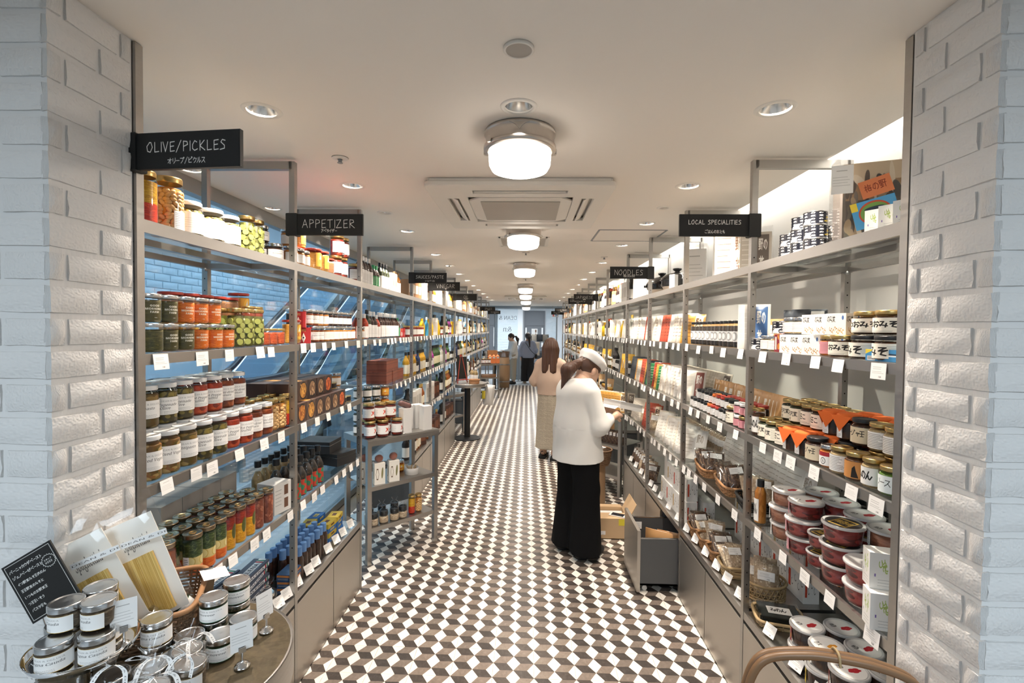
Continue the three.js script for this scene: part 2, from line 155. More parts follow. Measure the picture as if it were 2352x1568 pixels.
LB.cell('newsbox', (x, w, h) => { fill(x, '#d9d7d3', w, h); x.fillStyle = '#6b4a38'; x.fillRect(150, 16, 60, 40); x.fillRect(150, 70, 60, 40); lines(x, 20, 120, 30, 5, 15, '#777'); });
LB.cell('brownpack', (x, w, h) => { fill(x, '#b98d5e', w, h); x.fillStyle = '#efe8dc'; x.fillRect(80, 30, 96, 70); lines(x, 92, 164, 50, 3, 14, '#7a5b3c'); });
LB.cell('herb', (x, w, h) => { fill(x, '#e7e3da', w, h); x.strokeStyle = '#6b5645'; x.lineWidth = 7; x.beginPath(); for (let k = 0; k < 7; k++) x.lineTo(70 + 34 * Math.cos(k * 1.047), 66 + 34 * Math.sin(k * 1.047)); x.stroke(); x.fillStyle = '#7e7a52'; x.beginPath(); x.ellipse(186, 60, 22, 34, 0.4, 0, 7); x.fill(); });
LB.cell('wood', (x, w, h) => { fill(x, '#7a3f2e', w, h); for (let i = 0; i < 40; i++) { x.strokeStyle = pick(['#8b4c38', '#6a3425', '#5d2c20', '#94573f']); x.lineWidth = rr(1, 4); x.beginPath(); const y = rr(0, h); x.moveTo(0, y); x.lineTo(w, y + rr(-5, 5)); x.stroke(); } });
LB.cell('nori', (x, w, h) => { fill(x, '#161b18', w, h); for (let i = 0; i < 260; i++) { x.fillStyle = pick(['#222a25', '#0d100e', '#2d352f']); x.fillRect(rr(0, w), rr(0, h), rr(1, 4), rr(1, 3)); } });
LB.cell('spaghetti', (x, w, h) => { fill(x, '#efe9de', w, h); x.fillStyle = '#3a3430'; x.font = 'italic 17px serif'; x.fillText('Spaghettini', 130, 36); lines(x, 150, 220, 52, 3, 7, '#9b948b', 1); });
LB.cell('dishsmall', (x, w, h) => { fill(x, '#e9e7e3', w, h); dish('#2f2924', ['#6b4a2e', '#a8743a', '#43622f', '#9a4a2a'], 30)(x, w, h); x.fillStyle = '#efece8'; x.fillRect(0, 96, w, 32); });

// what the jars hold
function blobs(base, cols, n, r0, r1, sq = 1) { return (x, w, h) => { fill(x, base, w, h); for (let i = 0; i < n; i++) { x.fillStyle = pick(cols); x.beginPath(); x.ellipse(rr(0, w), rr(0, h), rr(r0, r1) * 0.6, rr(r0, r1) * sq * 1.3, rr(-0.5, 0.5), 0, 7); x.fill(); } }; }
function shreds(base, cols, n = 500, len = 40) { return (x, w, h) => { fill(x, base, w, h); for (let i = 0; i < n; i++) { x.strokeStyle = pick(cols); x.lineWidth = rr(1, 4); x.beginPath(); const a = rr(0, w), b = rr(0, h); x.moveTo(a, b); x.quadraticCurveTo(a + rr(-len, len), b + rr(-len, len) * 0.4, a + rr(-len, len), b + rr(-len, len) * 0.5); x.stroke(); } }; }
const farm = (x) => { x.fillStyle = '#f2efe8'; x.save(); x.scale(0.36, 1); x.font = 'bold 33px sans-serif'; ['GOOD', 'MORNING', 'FARM'].forEach((t, i) => x.fillText(t, 350 - (i === 1 ? 40 : 0), 78 + i * 36)); x.fillRect(390, 200, 30, 4); x.restore(); };
CT.cell('darkgreen', shreds('#3a3a16', ['#4c4a1f', '#2c2c10', '#5a5526', '#6a6230'], 500, 30)); CT.cell('farmgreen', (x, w, h) => { shreds('#4a4420', ['#5c5529', '#3a3517', '#6d6434', '#4f4b22'], 500, 26)(x, w, h); farm(x); }); CT.cell('farmorange', (x, w, h) => { shreds('#d2640f', ['#e57c1c', '#c55409', '#ef9331', '#d96c14'], 600, 36)(x, w, h); farm(x); });
CT.cell('brine', blobs('#4a4a14', ['#565617', '#3e4011', '#5f5d1e'], 60, 10, 30)); CT.cell('redshred', shreds('#b04a26', ['#c75c32', '#95361a', '#d87746', '#a94020'], 500, 44)); CT.cell('rose', shreds('#8a3a2c', ['#9c4838', '#74291e', '#ab5a48'], 400, 34));
CT.cell('beanbrine', blobs('#b8792f', ['#c88a3e', '#a66a24'], 60, 10, 28)); CT.cell('yellowred', (x, w, h) => { shreds('#b8860b', ['#c89a1c', '#a97806', '#d3a92c'])(x, w, h); x.save(); x.beginPath(); x.rect(0, h * 0.52, w, h); x.clip(); shreds('#b3260f', ['#c8371c', '#981a08', '#d44a22'])(x, w, h); x.restore(); });
CT.cell('olives', blobs('#3d3410', ['#5d4f1c', '#7a6a2c', '#8b7a3a', '#4a3f16', '#2c260c'], 110, 10, 22, 0.8)); CT.cell('mixedveg', blobs('#6a4a1c', ['#9a7d4a', '#b89a62', '#7d6a2a', '#8a5a26', '#5a4a18', '#a88a52'], 120, 10, 30, 0.7)); CT.cell('artichoke', blobs('#5c4416', ['#8a6d34', '#74602a', '#a38a50', '#5a4a1c'], 110, 12, 30, 0.6));
CT.cell('tomato', blobs('#8e2a0c', ['#b23c12', '#a02e0a', '#c4551c', '#7a2008'], 90, 12, 30)); CT.cell('amber', blobs('#7a3208', ['#94460f', '#a8551a', '#692806'], 80, 12, 32)); CT.cell('lemon', (x, w, h) => { shreds('#d05a10', ['#de701e', '#c44e08', '#ea8a34'])(x, w, h); x.fillStyle = '#cbb679'; x.fillRect(0, h * 0.38, w, h * 0.3); x.save(); x.beginPath(); x.rect(0, 0, w, h * 0.42); x.clip(); shreds('#2f3d18', ['#3f5122', '#26320f', '#55632e', '#6b7440'])(x, w, h); x.restore(); for (let i = 0; i < 4; i++) { x.fillStyle = '#d8c98c'; x.beginPath(); x.ellipse(32 + i * 64, h * 0.54, 22, 34, 0, 0, 7); x.fill(); x.strokeStyle = '#b89c4a'; x.lineWidth = 4; x.stroke(); } });
CT.cell('yellowpep', (x, w, h) => { shreds('#c98a08', ['#dba018', '#b87804', '#e8b42c'])(x, w, h); x.save(); x.beginPath(); x.rect(0, 0, w, h * 0.34); x.clip(); shreds('#8e2310', ['#a5321a', '#781808'])(x, w, h); x.restore(); for (const u of [60, 150, 220]) { x.fillStyle = '#4d5222'; x.beginPath(); x.ellipse(u, h * 0.42, 17, 62, 0.05, 0, 7); x.fill(); } });
CT.cell('pinkroot', blobs('#7a3d2a', ['#94543e', '#8a4a34', '#a8684e', '#6a3020'], 130, 6, 14)); CT.cell('tuna', shreds('#9a6a48', ['#ae7e5a', '#885a3a', '#bc9068'], 160, 70)); CT.cell('goldtuna', shreds('#c98f3c', ['#d8a450', '#b87e2e', '#e2b566'], 140, 70)); CT.cell('brown', blobs('#2c150b', ['#3a1d10', '#22100a', '#45260f'], 90, 8, 24)); CT.cell('misopaste', blobs('#4a2a14', ['#5a361c', '#3c200e', '#684424'], 160, 5, 14)); CT.cell('plum', blobs('#5c1414', ['#7a2220', '#8c2d2a', '#4a0d10', '#98403a'], 60, 22, 44)); CT.cell('palepl', blobs('#7a4a36', ['#925c44', '#a06a50', '#6a3c2a'], 60, 22, 44)); CT.cell('xsauce', blobs('#5e1509', ['#701c0c', '#4e0f06', '#7d2612'], 90, 10, 26)); CT.cell('pink', blobs('#a8505e', ['#b8606c', '#98424f'], 70, 8, 22)); CT.cell('honey', blobs('#b8742a', ['#c8863a', '#a86620'], 50, 10, 30)); CT.cell('pesto', blobs('#242c12', ['#2f3a18', '#1a200c'], 130, 6, 16)); CT.cell('bagna', blobs('#5a4a38', ['#6a5842', '#4c3d2c', '#766450'], 130, 6, 16)); CT.cell('beige', blobs('#a08a62', ['#b09a72', '#907a54'], 100, 6, 18)); CT.cell('orangejam', blobs('#c06a14', ['#d47e24', '#a8580a'], 80, 8, 24)); CT.cell('spice', blobs('#2e2824', ['#4a3a2c', '#211c1a', '#5d4a36'], 200, 3, 8)); CT.cell('greensauce', blobs('#4a6a1c', ['#5a7c28', '#3a5812'], 120, 6, 14)); CT.cell('dried', blobs('#4a3426', ['#6a4c36', '#38261a', '#7d6048', '#8f7458'], 150, 8, 20, 0.5)); CT.cell('drypale', blobs('#b09a80', ['#c8b498', '#98826a', '#d8c8ae'], 140, 8, 20, 0.5)); CT.cell('noodle', shreds('#cdb487', ['#d9c296', '#bfa474', '#e4d0a6'], 400, 60)); CT.cell('spag', (x, w, h) => { fill(x, '#d8b25e', w, h); for (let i = 0; i < 130; i++) { x.strokeStyle = pick(['#e2bf6e', '#c79c48', '#ebcc82', '#b88c3c']); x.lineWidth = rr(1, 3); const a = rr(0, w); x.beginPath(); x.moveTo(a, 0); x.lineTo(a + rr(-3, 3), h); x.stroke(); } });

// shop signs, chalk board
const SG = new Atlas(1024, 512, 128);
function sign(name, latin, kana) { SG.cell(name, (x, w, h) => { fill(x, '#101112', w, h); x.strokeStyle = '#e8e6e2'; const s = Math.min(5.6, 400 / (latin.length * 9)), w1 = (() => { const k = canvas(8, 8).getContext('2d'); return script(k, latin, 0, 0, s, 1); })(); script(x, latin, (w - w1) / 2, 34, s, 3.6); const w2 = script(canvas(8, 8).getContext('2d'), kana, 0, 0, 1.9, 1, 0.15); script(x, kana, (w - w2) / 2, 92, 1.9, 2.6, 0.15); }); }
sign('olive', 'OLIVE/PICKLES', 'オリーブ/ピクルス'); sign('app', 'APPETIZER', 'アペタイザー'); sign('sauce', 'SAUCES/PASTE', 'ソース/ペースト'); sign('vinegar', 'VINEGAR', '酢'); sign('oil', 'OIL', 'オイル'); sign('local', 'LOCAL SPECIALITIES', 'ごはんのおとも'); sign('noodles', 'NOODLES', 'そば、うどんなど'); sign('japanese', 'JAPANESE', '酢梅菜'); sign('cond', 'CONDIMENTS', '酢沢菜'); sign('spices', 'SPICES', 'スパイス'); sign('season', 'SEASONING', '酢野菜'); sign('pasta', 'PASTA', 'パスタ'); sign('tomato', 'TOMATO SAUCE', 'ソース');
const chalk = canvas(512, 640); { const x = chalk.getContext('2d'); fill(x, '#1a1918', 512, 640); x.strokeStyle = '#d9d7d3'; x.lineWidth = 5; x.strokeRect(18, 18, 476, 604); script(x, 'バーニャカウダペースト', 40, 70, 2.9, 5, 0.12); script(x, 'ジェノベーゼペースト', 40, 140, 2.9, 5, 0.12); let y = 220; for (const t of ['イつ野菜みそ無沢のん', '国産野菜のみそと', 'いつものお野菜に', 'つけていそう', 'パスタにも']) { script(x, t, 54, y, 2.7, 4.4, 0.2); y += 74; } x.beginPath(); for (let k = 0; k <= 36; k++) { const q = k % 2 ? 62 : 74; x.lineTo(420 + q * Math.cos(k * 0.1745), 170 + q * Math.sin(k * 0.1745) * 0.9); } x.stroke(); script(x, 'スタッフ', 376, 146, 1.8, 3); script(x, 'おすすめ', 376, 176, 1.8, 3); }
// ------------------------------------------------------------------ materials
const S = (c, o = {}) => new THREE.MeshStandardMaterial({ color: c, roughness: 0.6, ...o });
const P = (c, o = {}) => new THREE.MeshPhysicalMaterial({ color: c, roughness: 0.5, ...o });
const lin = (r, g, b) => new THREE.Color().setRGB(r, g, b);
function noiseTex(n, f) { const d = new Uint8Array(n * n * 4); for (let y = 0; y < n; y++) for (let x = 0; x < n; x++) { const v = f(x, y), i = (y * n + x) * 4; d[i] = d[i + 1] = d[i + 2] = Math.max(0, Math.min(255, v)); d[i + 3] = 255; } const t = new THREE.DataTexture(d, n, n); t.wrapS = t.wrapT = THREE.RepeatWrapping; t.magFilter = THREE.LinearFilter; t.needsUpdate = true; return t; }
const grainRow = Array.from({ length: 256 }, () => rr(150, 205));
const brushT = noiseTex(256, (x, y) => grainRow[y] + rr(-14, 14)); // strokes along u
const grainT = noiseTex(256, () => rr(90, 165));
const patch = Array.from({ length: 17 * 17 }, () => rnd());
const cloudT = noiseTex(256, (x, y) => { let v = 0; for (const [k, a] of [[16, 0.5], [8, 0.3]]) { const s = 256 / k, i = Math.floor(x / s), j = Math.floor(y / s), u = (x % s) / s, w = (y % s) / s, q = (p, r) => patch[(r % k) * 17 + (p % k)]; v += a * ((q(i, j) * (1 - u) + q(i + 1, j) * u) * (1 - w) + (q(i, j + 1) * (1 - u) + q(i + 1, j + 1) * u) * w); } return 70 + v * 200 + rr(-10, 10); });
const rep = (t, u, v) => { const c = t.clone(); c.repeat.set(u, v); return c; };
const M = {
  steel: P(lin(0.42, 0.405, 0.385), { metalness: 1, roughness: 0.54, roughnessMap: brushT }),
  steelDoor: P(lin(0.5, 0.47, 0.43), { metalness: 1, roughness: 0.42 }),
  chrome: P(lin(0.75, 0.75, 0.75), { metalness: 1, roughness: 0.12 }), darkHole: S('#0c0b0a', { roughness: 0.9 }), bolt: P(lin(0.5, 0.5, 0.5), { metalness: 1, roughness: 0.3 }),
  shelfGlass: P(lin(0.955, 0.975, 0.965), { roughness: 0.02, transmission: 1, thickness: 0, ior: 1.4 }), glass: P(lin(0.985, 0.99, 0.985), { roughness: 0.01, transmission: 1, thickness: 0, ior: 1.28 }), solidGlass: P(lin(0.97, 0.985, 0.98), { roughness: 0.01, transmission: 1, thickness: 0.01, ior: 1.5 }), pane: P(lin(0.93, 0.97, 0.99), { roughness: 0.01, transmission: 1, thickness: 0, ior: 1.5 }),
  film: P(lin(0.98, 0.98, 0.98), { roughness: 0.06, transmission: 1, thickness: 0, ior: 1.38 }), clear: P(lin(0.97, 0.97, 0.96), { roughness: 0.05, transmission: 1, thickness: 0, ior: 1.35 }), frost: P(lin(0.85, 0.84, 0.83), { roughness: 0.35, transmission: 0.35, thickness: 0 }),
  white: S(lin(0.8, 0.78, 0.75), { roughness: 0.7 }), brick: S(lin(0.76, 0.745, 0.725), { roughness: 0.75, bumpMap: rep(cloudT, 2, 1), bumpScale: 0.003 }), ceiling: S(lin(0.8, 0.75, 0.69), { roughness: 0.85 }), wallR: S(lin(0.52, 0.515, 0.49), { roughness: 0.6 }), grout: S(lin(0.16, 0.14, 0.12), { roughness: 0.9 }),
  black: S('#141516', { roughness: 0.55 }), dark: S(lin(0.07, 0.072, 0.075), { roughness: 0.5, bumpMap: grainT, bumpScale: 0.0001 }), grey: S(lin(0.25, 0.26, 0.27)), greyDoor: S(lin(0.13, 0.14, 0.155), { roughness: 0.5 }), plasticW: S(lin(0.72, 0.69, 0.64), { roughness: 0.5 }), filter: S(lin(0.42, 0.39, 0.35), { roughness: 0.8, bumpMap: rep(grainT, 3, 3), bumpScale: 0.0008 }),
  opal: S(lin(0.9, 0.88, 0.84), { roughness: 0.4, emissive: lin(1, 0.91, 0.8), emissiveIntensity: 7 }), glow: S('#fff', { emissive: lin(1, 0.9, 0.78), emissiveIntensity: 3 }), coolGlow: S('#fff', { emissive: lin(0.82, 0.92, 1), emissiveIntensity: 1.6 }), ledBlue: S('#fff', { emissive: lin(0.75, 0.9, 1), emissiveIntensity: 2.2 }),
  reflector: P(lin(0.85, 0.83, 0.8), { metalness: 1, roughness: 0.18 }), nickel: P(lin(0.55, 0.51, 0.47), { metalness: 1, roughness: 0.28 }),
  print: S('#ffffff', { map: tex(LB.c), roughness: 0.62 }), gloss: P('#ffffff', { map: tex(LB.c), roughness: 0.32 }), goods: P('#ffffff', { map: tex(CT.c), roughness: 0.45 }), signs: S('#ffffff', { map: tex(SG.c), roughness: 0.7 }), chalk: S('#ffffff', { map: tex(chalk), roughness: 0.8 }),
  lidW: P(lin(0.78, 0.78, 0.77), { roughness: 0.3 }), lidGold: P(lin(0.62, 0.43, 0.17), { metalness: 1, roughness: 0.3 }), lidBronze: P(lin(0.36, 0.27, 0.17), { metalness: 1, roughness: 0.3 }), lidSteel: P(lin(0.66, 0.66, 0.66), { metalness: 1, roughness: 0.22 }), lidBlack: P(lin(0.015, 0.015, 0.016), { roughness: 0.35 }), lidRed: P(lin(0.42, 0.045, 0.03), { roughness: 0.35 }), orangeCloth: S(lin(0.72, 0.14, 0.02), { roughness: 0.85 }), card: S(lin(0.55, 0.38, 0.22), { roughness: 0.8, bumpMap: grainT, bumpScale: 0.0002 }), cardW: S(lin(0.72, 0.71, 0.69), { roughness: 0.7 }), beigeBox: S(lin(0.42, 0.385, 0.345), { roughness: 0.8 }), blackBox: S(lin(0.02, 0.02, 0.021), { roughness: 0.6 }), yellow: S(lin(0.75, 0.62, 0.05)),
  wicker: S(lin(0.18, 0.1, 0.05), { roughness: 0.6, bumpMap: rep(brushT, 6, 1), bumpScale: 0.0006 }), rattan: P(lin(0.21, 0.115, 0.055), { roughness: 0.4 }), wickerPale: S(lin(0.44, 0.31, 0.16), { roughness: 0.7 }), wickerOrange: S(lin(0.36, 0.18, 0.075), { roughness: 0.5 }), wood: S('#ffffff', { map: rep(tex(LB.c), 1, 1), roughness: 0.6 }), oak: S(lin(0.32, 0.2, 0.11), { roughness: 0.6, bumpMap: brushT, bumpScale: 0.0005 }),
  vc: P('#ffffff', { vertexColors: true, roughness: 0.45 }), skin: P(lin(0.62, 0.39, 0.28), { roughness: 0.5 }), hairDark: P(lin(0.022, 0.013, 0.01), { roughness: 0.42 }), hairBrown: P(lin(0.075, 0.034, 0.02), { roughness: 0.42 }), rope: S(lin(0.5, 0.46, 0.4)), pot: P(lin(0.016, 0.015, 0.015), { roughness: 0.15, clearcoat: 0.6 }), clay: S(lin(0.6, 0.5, 0.4)), green: S(lin(0.05, 0.3, 0.12)), blueL: S(lin(0.12, 0.25, 0.5)), redw: S(lin(0.3, 0.04, 0.02)), phone: P(lin(0.02, 0.02, 0.025), { roughness: 0.1 }), navy: S(lin(0.02, 0.05, 0.2), { roughness: 0.4 }),
};
{ // worn metal table top
  const c = canvas(512, 512), x = c.getContext('2d'); fill(x, '#564a36', 512, 512);
  for (let i = 0; i < 2600; i++) { x.fillStyle = pick(['#5f523b', '#4b402c', '#6b5d42', '#433925', '#594d38']); x.globalAlpha = 0.35; x.beginPath(); x.ellipse(rr(0, 512), rr(0, 512), rr(2, 26), rr(1, 9), rr(0, 3), 0, 7); x.fill(); } x.globalAlpha = 1;
  M.tableTop = P('#ffffff', { map: tex(c), metalness: 0.3, roughness: 0.45, bumpMap: cloudT, bumpScale: 0.0003 });
}
// one floor tile: white lozenges and two greys that read as stacked cubes
const tileC = [0, 1, 2].map((k) => { const c = canvas(512, 512), x = c.getContext('2d'), n = 512, d = ['#3e3733', '#393330', '#443c37'][k], g = ['#786b61', '#71665d', '#7f7267'][k];
  for (let i = 0; i < 2; i++) for (let j = 0; j < 4; j++) { x.fillStyle = (i + j) % 2 ? g : d; x.fillRect(i * n / 2, j * n / 4, n / 2, n / 4); }
  for (let i = 0; i < 900; i++) { x.fillStyle = pick(['#000', '#fff']); x.globalAlpha = 0.022; x.beginPath(); x.ellipse(rr(0, n), rr(0, n), rr(4, 34), rr(3, 20), rr(0, 3), 0, 7); x.fill(); } x.globalAlpha = 1;
  x.fillStyle = ['#e6e0d6', '#e2dcd1', '#e9e3da'][k]; const loz = (cx, cy) => { x.beginPath(); x.moveTo(cx, cy - n / 4); x.lineTo(cx + n / 6, cy); x.lineTo(cx, cy + n / 4); x.lineTo(cx - n / 6, cy); x.fill(); };
  for (const u of [0, n]) { loz(u, n / 4); loz(u, n * 3 / 4); } for (const v of [0, n / 2, n]) loz(n / 2, v);
  for (let i = 0; i < 260; i++) { x.fillStyle = '#6b5f52'; x.globalAlpha = 0.03; x.beginPath(); x.ellipse(rr(0, n), rr(0, n), rr(2, 20), rr(2, 12), 0, 0, 7); x.fill(); } x.globalAlpha = 1;
  return P('#ffffff', { map: tex(c), roughness: 0.34 }); });

// ------------------------------------------------------------------ floor
const TX = 0.0512, TZ = -2.65695, TS = 0.2; // the tile grid
const XL = -1.035, XR = 0.955; // faces of the two shelving runs
const floorM = struct('floor', span(-4.2, 4.2, -0.12, -0.012, -20, 4.2), M.grout);
{
  const half = TS / 2 - 0.0006, g = new THREE.BoxGeometry(half * 2, 0.012, half * 2).translate(0, -0.006, 0), uv = g.attributes.uv;
  const pos = g.attributes.position; for (let i = 0; i < pos.count; i++) uv.setXY(i, 0.5 + pos.getX(i) / TS, 0.5 - pos.getZ(i) / TS);
  const inst = [[], [], []]; let made = 0; const cells = [];
  for (let k = -8; k < 6; k++) for (let w = -58; w < 14; w++) cells.push([k, w]);
  cells.sort((a, b) => Math.abs(a[1] - 2) - Math.abs(b[1] - 2) || a[0] - b[0]);
  cells.sort((a, b) => (a[1] > 2 ? 100 : -a[1]) - (b[1] > 2 ? 100 : -b[1]));
  for (const [k, w] of cells) {
    const x = TX + (k + 0.5) * TS, z = TZ + (w + 0.5) * TS, v = Math.floor(rnd() * 3), y = rr(-0.0006, 0);
    if (made < 300) { made++; const m = add('tile', g, tileC[v], floorM); m.position.set(x, y, z); } else inst[v].push([x, y, z]);
  }
  inst.forEach((list, v) => { const m = new THREE.InstancedMesh(g, tileC[v], list.length); list.forEach((p, i) => m.setMatrixAt(i, new THREE.Matrix4().setPosition(...p))); m.name = 'distant_tiles'; m.userData.kind = 'stuff'; m.castShadow = m.receiveShadow = true; floorM.add(m); });
  const hallTile = S(lin(0.5, 0.51, 0.52), { roughness: 0.3 });
  add('end_floor', span(-4, 4, -0.012, 0, -19.9, TZ - 58 * TS), hallTile, floorM);
  add('escalator_floor', span(-5.2, -1.76, -0.012, 0, -16, -1.26), hallTile, floorM);
  for (const x of [-4.2, 1.1]) add('side_floor', span(x, x < 0 ? -1.15 : 4.2, -0.012, 0, -1.26, 4.1), hallTile, floorM);
}
// ------------------------------------------------------------------ ceiling with openings for the recessed lights
const downs = [];
for (const z of [-1.668, -2.542, -3.72, -4.888, -5.75, -6.62, -7.5, -8.4, -9.3, -10.3, -11.4, -12.6]) downs.push([-0.925, z, 0.052, 'L']);
for (const z of [-1.668, -2.543, -3.428, -4.305, -5.42, -6.3, -7.2, -8.1, -9, -10, -11.2, -12.5]) downs.push([0.822, z, 0.052, 'R']);
downs.push([-0.036, -1.646, 0.049, 'C'], [-1.615, -2.29, 0.045, 'W'], [-1.615, -3.03, 0.045, 'W'], [-1.615, -3.9, 0.045, 'W'], [-0.927, -3.133, 0.038, 'S'], [0.823, -2.99, 0.03, 'S']);
{
  const s = new THREE.Shape(); [[-4.2, 4.2], [4.2, 4.2], [4.2, -1.2], [1.29, -1.2], [1.29, -15.6], [-1.76, -15.6], [-1.76, -1.2], [-4.2, -1.2]].forEach((p, i) => (i ? s.lineTo(...p) : s.moveTo(...p)));
  for (const [x, z, r] of downs) { const h = new THREE.Path(); h.absarc(x, z, r, 0, Math.PI * 2, true); s.holes.push(h); }
  struct('ceiling', new THREE.ExtrudeGeometry(s, { depth: 0.1, bevelEnabled: false, curveSegments: 10 }).rotateX(Math.PI / 2).translate(0, 2.5, 0), M.ceiling);
}
// ------------------------------------------------------------------ walls
struct('wall_right', span(1.43, 1.55, 0, 2.66, -15.6, -1.26), M.wallR);
struct('trim_1', [span(1.25, 1.55, 2.6, 2.66, -15.6, -1.2), span(1.25, 1.29, 2.5, 2.6, -15.6, -1.2), span(1.25, 1.55, 2.4, 2.66, -1.26, -1.2)], M.ceiling);
const strip = thing('cove_light_strip', 'long white light strip hidden in the ceiling cove beside the wall', 'light', [1.35, 2.59, -7.6]); add('tube', bx(0.045, 0.008, 14.2), M.coolGlow, strip);
struct('wall_behind', span(-4.2, 4.2, 0, 2.4, 4.1, 4.2), M.white); struct('wall_side', [span(-4.2, -4.1, 0, 2.4, -1.2, 4.2), span(4.1, 4.2, 0, 2.4, -1.2, 4.2)], M.white);
for (const x of [-1.3, 1.3]) { const p = thing('ceiling_panel_light', x < 0 ? 'square cool ceiling panel light on the escalator side of the entrance' : 'square cool ceiling panel light on the solid wall side of the entrance', 'light', [x, 2.4, 1.1]); add('frame', [bx(1.24, 0.015, 0.03, 0, -0.0075, 0.605), bx(1.24, 0.015, 0.03, 0, -0.0075, -0.605), bx(0.03, 0.015, 1.2, 0.605, -0.0075, 0), bx(0.03, 0.015, 1.2, -0.605, -0.0075, 0)], M.plasticW, p); add('diffuser', bx(1.17, 0.008, 1.17, 0, -0.01, 0), M.coolGlow, p); }
// brick piers with painted, uneven bricks
const brickG = Array.from({ length: 8 }, () => { const g = new THREE.BoxGeometry(1, 1, 1, 4, 3, 1), p = g.attributes.position, seen = new Map(); for (let i = 0; i < p.count; i++) { const key = [p.getX(i), p.getY(i), p.getZ(i)].map((v) => v.toFixed(2)).join(); if (!seen.has(key)) seen.set(key, [rr(-0.012, 0.012), rr(-0.03, 0.03), rr(-0.1, 0.1)]); const [a, b, c] = seen.get(key); if (p.getZ(i) > 0) { const e = Math.abs(p.getX(i)) > 0.49 || Math.abs(p.getY(i)) > 0.49; p.setXYZ(i, p.getX(i) * (e && Math.abs(p.getX(i)) > 0.49 ? 0.985 : 1) + a * 0.5, p.getY(i) * (Math.abs(p.getY(i)) > 0.49 ? 0.93 : 1) + b * 0.4, p.getZ(i) + c - (e ? 0.22 : 0)); } } g.computeVertexNormals(); return g; });
const COURSE = 2.4 / 33;
function pier(name, xf, sign, other) {
  const core = struct(name, sign < 0 ? span(-3.6, xf, 0, 2.4, -1.255, -1.03) : span(xf, 3.6, 0, 2.4, -1.255, -1.03), M.brick);
  const lay = (face, a, b, y) => { const len = b - a - 0.011; if (len < 0.015) return; const m = add('brick', pick(brickG), M.brick, core); m.scale.set(len, COURSE - 0.011, 0.02); const c = (a + b) / 2;
    if (face === 'aisle') { m.position.set(xf + sign * 0.001, y + COURSE / 2, c); m.rotation.y = -sign * Math.PI / 2; } else m.position.set(c, y + COURSE / 2, -1.031); };
  for (let k = 0; k < 33; k++) {
    const y = k * COURSE, cuts = k % 2 ? [-1.252, -1.152, -1.02] : [-1.252, -1.214, -1.064, -1.02];
    for (let i = 0; i + 1 < cuts.length; i++) lay('aisle', cuts[i], cuts[i + 1], y);
    let x = k % 2 ? 0.205 : 0.105, x0 = 0; while (x0 < 0.66) { const [a, b] = [xf + sign * x0, xf + sign * x].sort((p, q) => p - q); lay('front', a, b, y); x0 = x; x += 0.212; }
  }
  return core;
}
pier('wall_pier_left', -1.044, -1); pier('wall_pier_right', 0.957, 1);
// glazed wall to the escalator hall
{
  const w = struct('window_1', [span(-1.755, -1.695, 2.325, 2.4, -15.6, -1.26), span(-1.75, -1.7, 0, 0.06, -15.6, -1.26)], M.steel);
  for (let i = 0; i < 10; i++) add('pane', span(-1.731, -1.721, 0.06, 2.325, -1.27 - (i + 1) * 1.43, -1.275 - i * 1.43), M.pane, w);
}
const hallW = S(lin(0.62, 0.7, 0.76), { roughness: 0.7 });
const bw = struct('wall_escalator_hall', [span(-5.5, -5.2, 0, 4, -16, -1.2), span(-5.2, -1.76, 0, 4, -16.1, -16), span(-5.2, -1.76, 0, 4, -1.26, -1.2), span(-5.5, -1.7, 3.9, 4, -16, -1.2), span(-1.76, -1.7, 2.4, 4, -16, -1.2)], hallW);
{ const g = pick(brickG); for (let k = 0; k < 12; k++) for (let i = 0; i < 24; i++) { const m = add('brick', brickG[(k * 5 + i * 3) % 8], hallW, bw); m.scale.set(0.288, 0.093, 0.03); m.rotation.y = Math.PI / 2; m.position.set(-5.195, 1.6 + k * 0.105, -5.4 - (i + (k % 2) / 2) * 0.3); } }
for (const z of [-4, -8, -12]) { const p = thing('hall_panel_light', `blue white ceiling panel light over the escalators, ${ord(['-4', '-8', '-12'].indexOf(String(z)))} from the entrance`, 'light', [-3.4, 3.9, z]); add('diffuser', bx(1.7, 0.02, 2.5, 0, -0.02, 0), M.coolGlow, p); }
// end hall
struct('wall_end', [span(-4, 4, 0, 2.66, -20, -19.6), span(-4.1, -4, 0, 2.66, -20, -15.6), span(4, 4.1, 0, 2.66, -20, -15.6), span(-4.1, 4.1, 2.6, 2.7, -20, -15.6), span(1.25, 4, 0, 2.66, -15.7, -15.6), span(-4, -1.76, 0, 2.66, -15.7, -15.6), span(-1.76, 1.29, 2.4, 2.66, -15.7, -15.6)], S(lin(0.62, 0.64, 0.66)));
for (const x of [-1.3, 0.6]) { const p = thing('end_panel_light', x < 0 ? 'ceiling panel light in the end hall before the white wall' : 'ceiling panel light in the end hall before the grey doors', 'light', [x, 2.6, -17.2]); add('diffuser', bx(1.15, 0.01, 1.15, 0, -0.008, 0), M.coolGlow, p); }
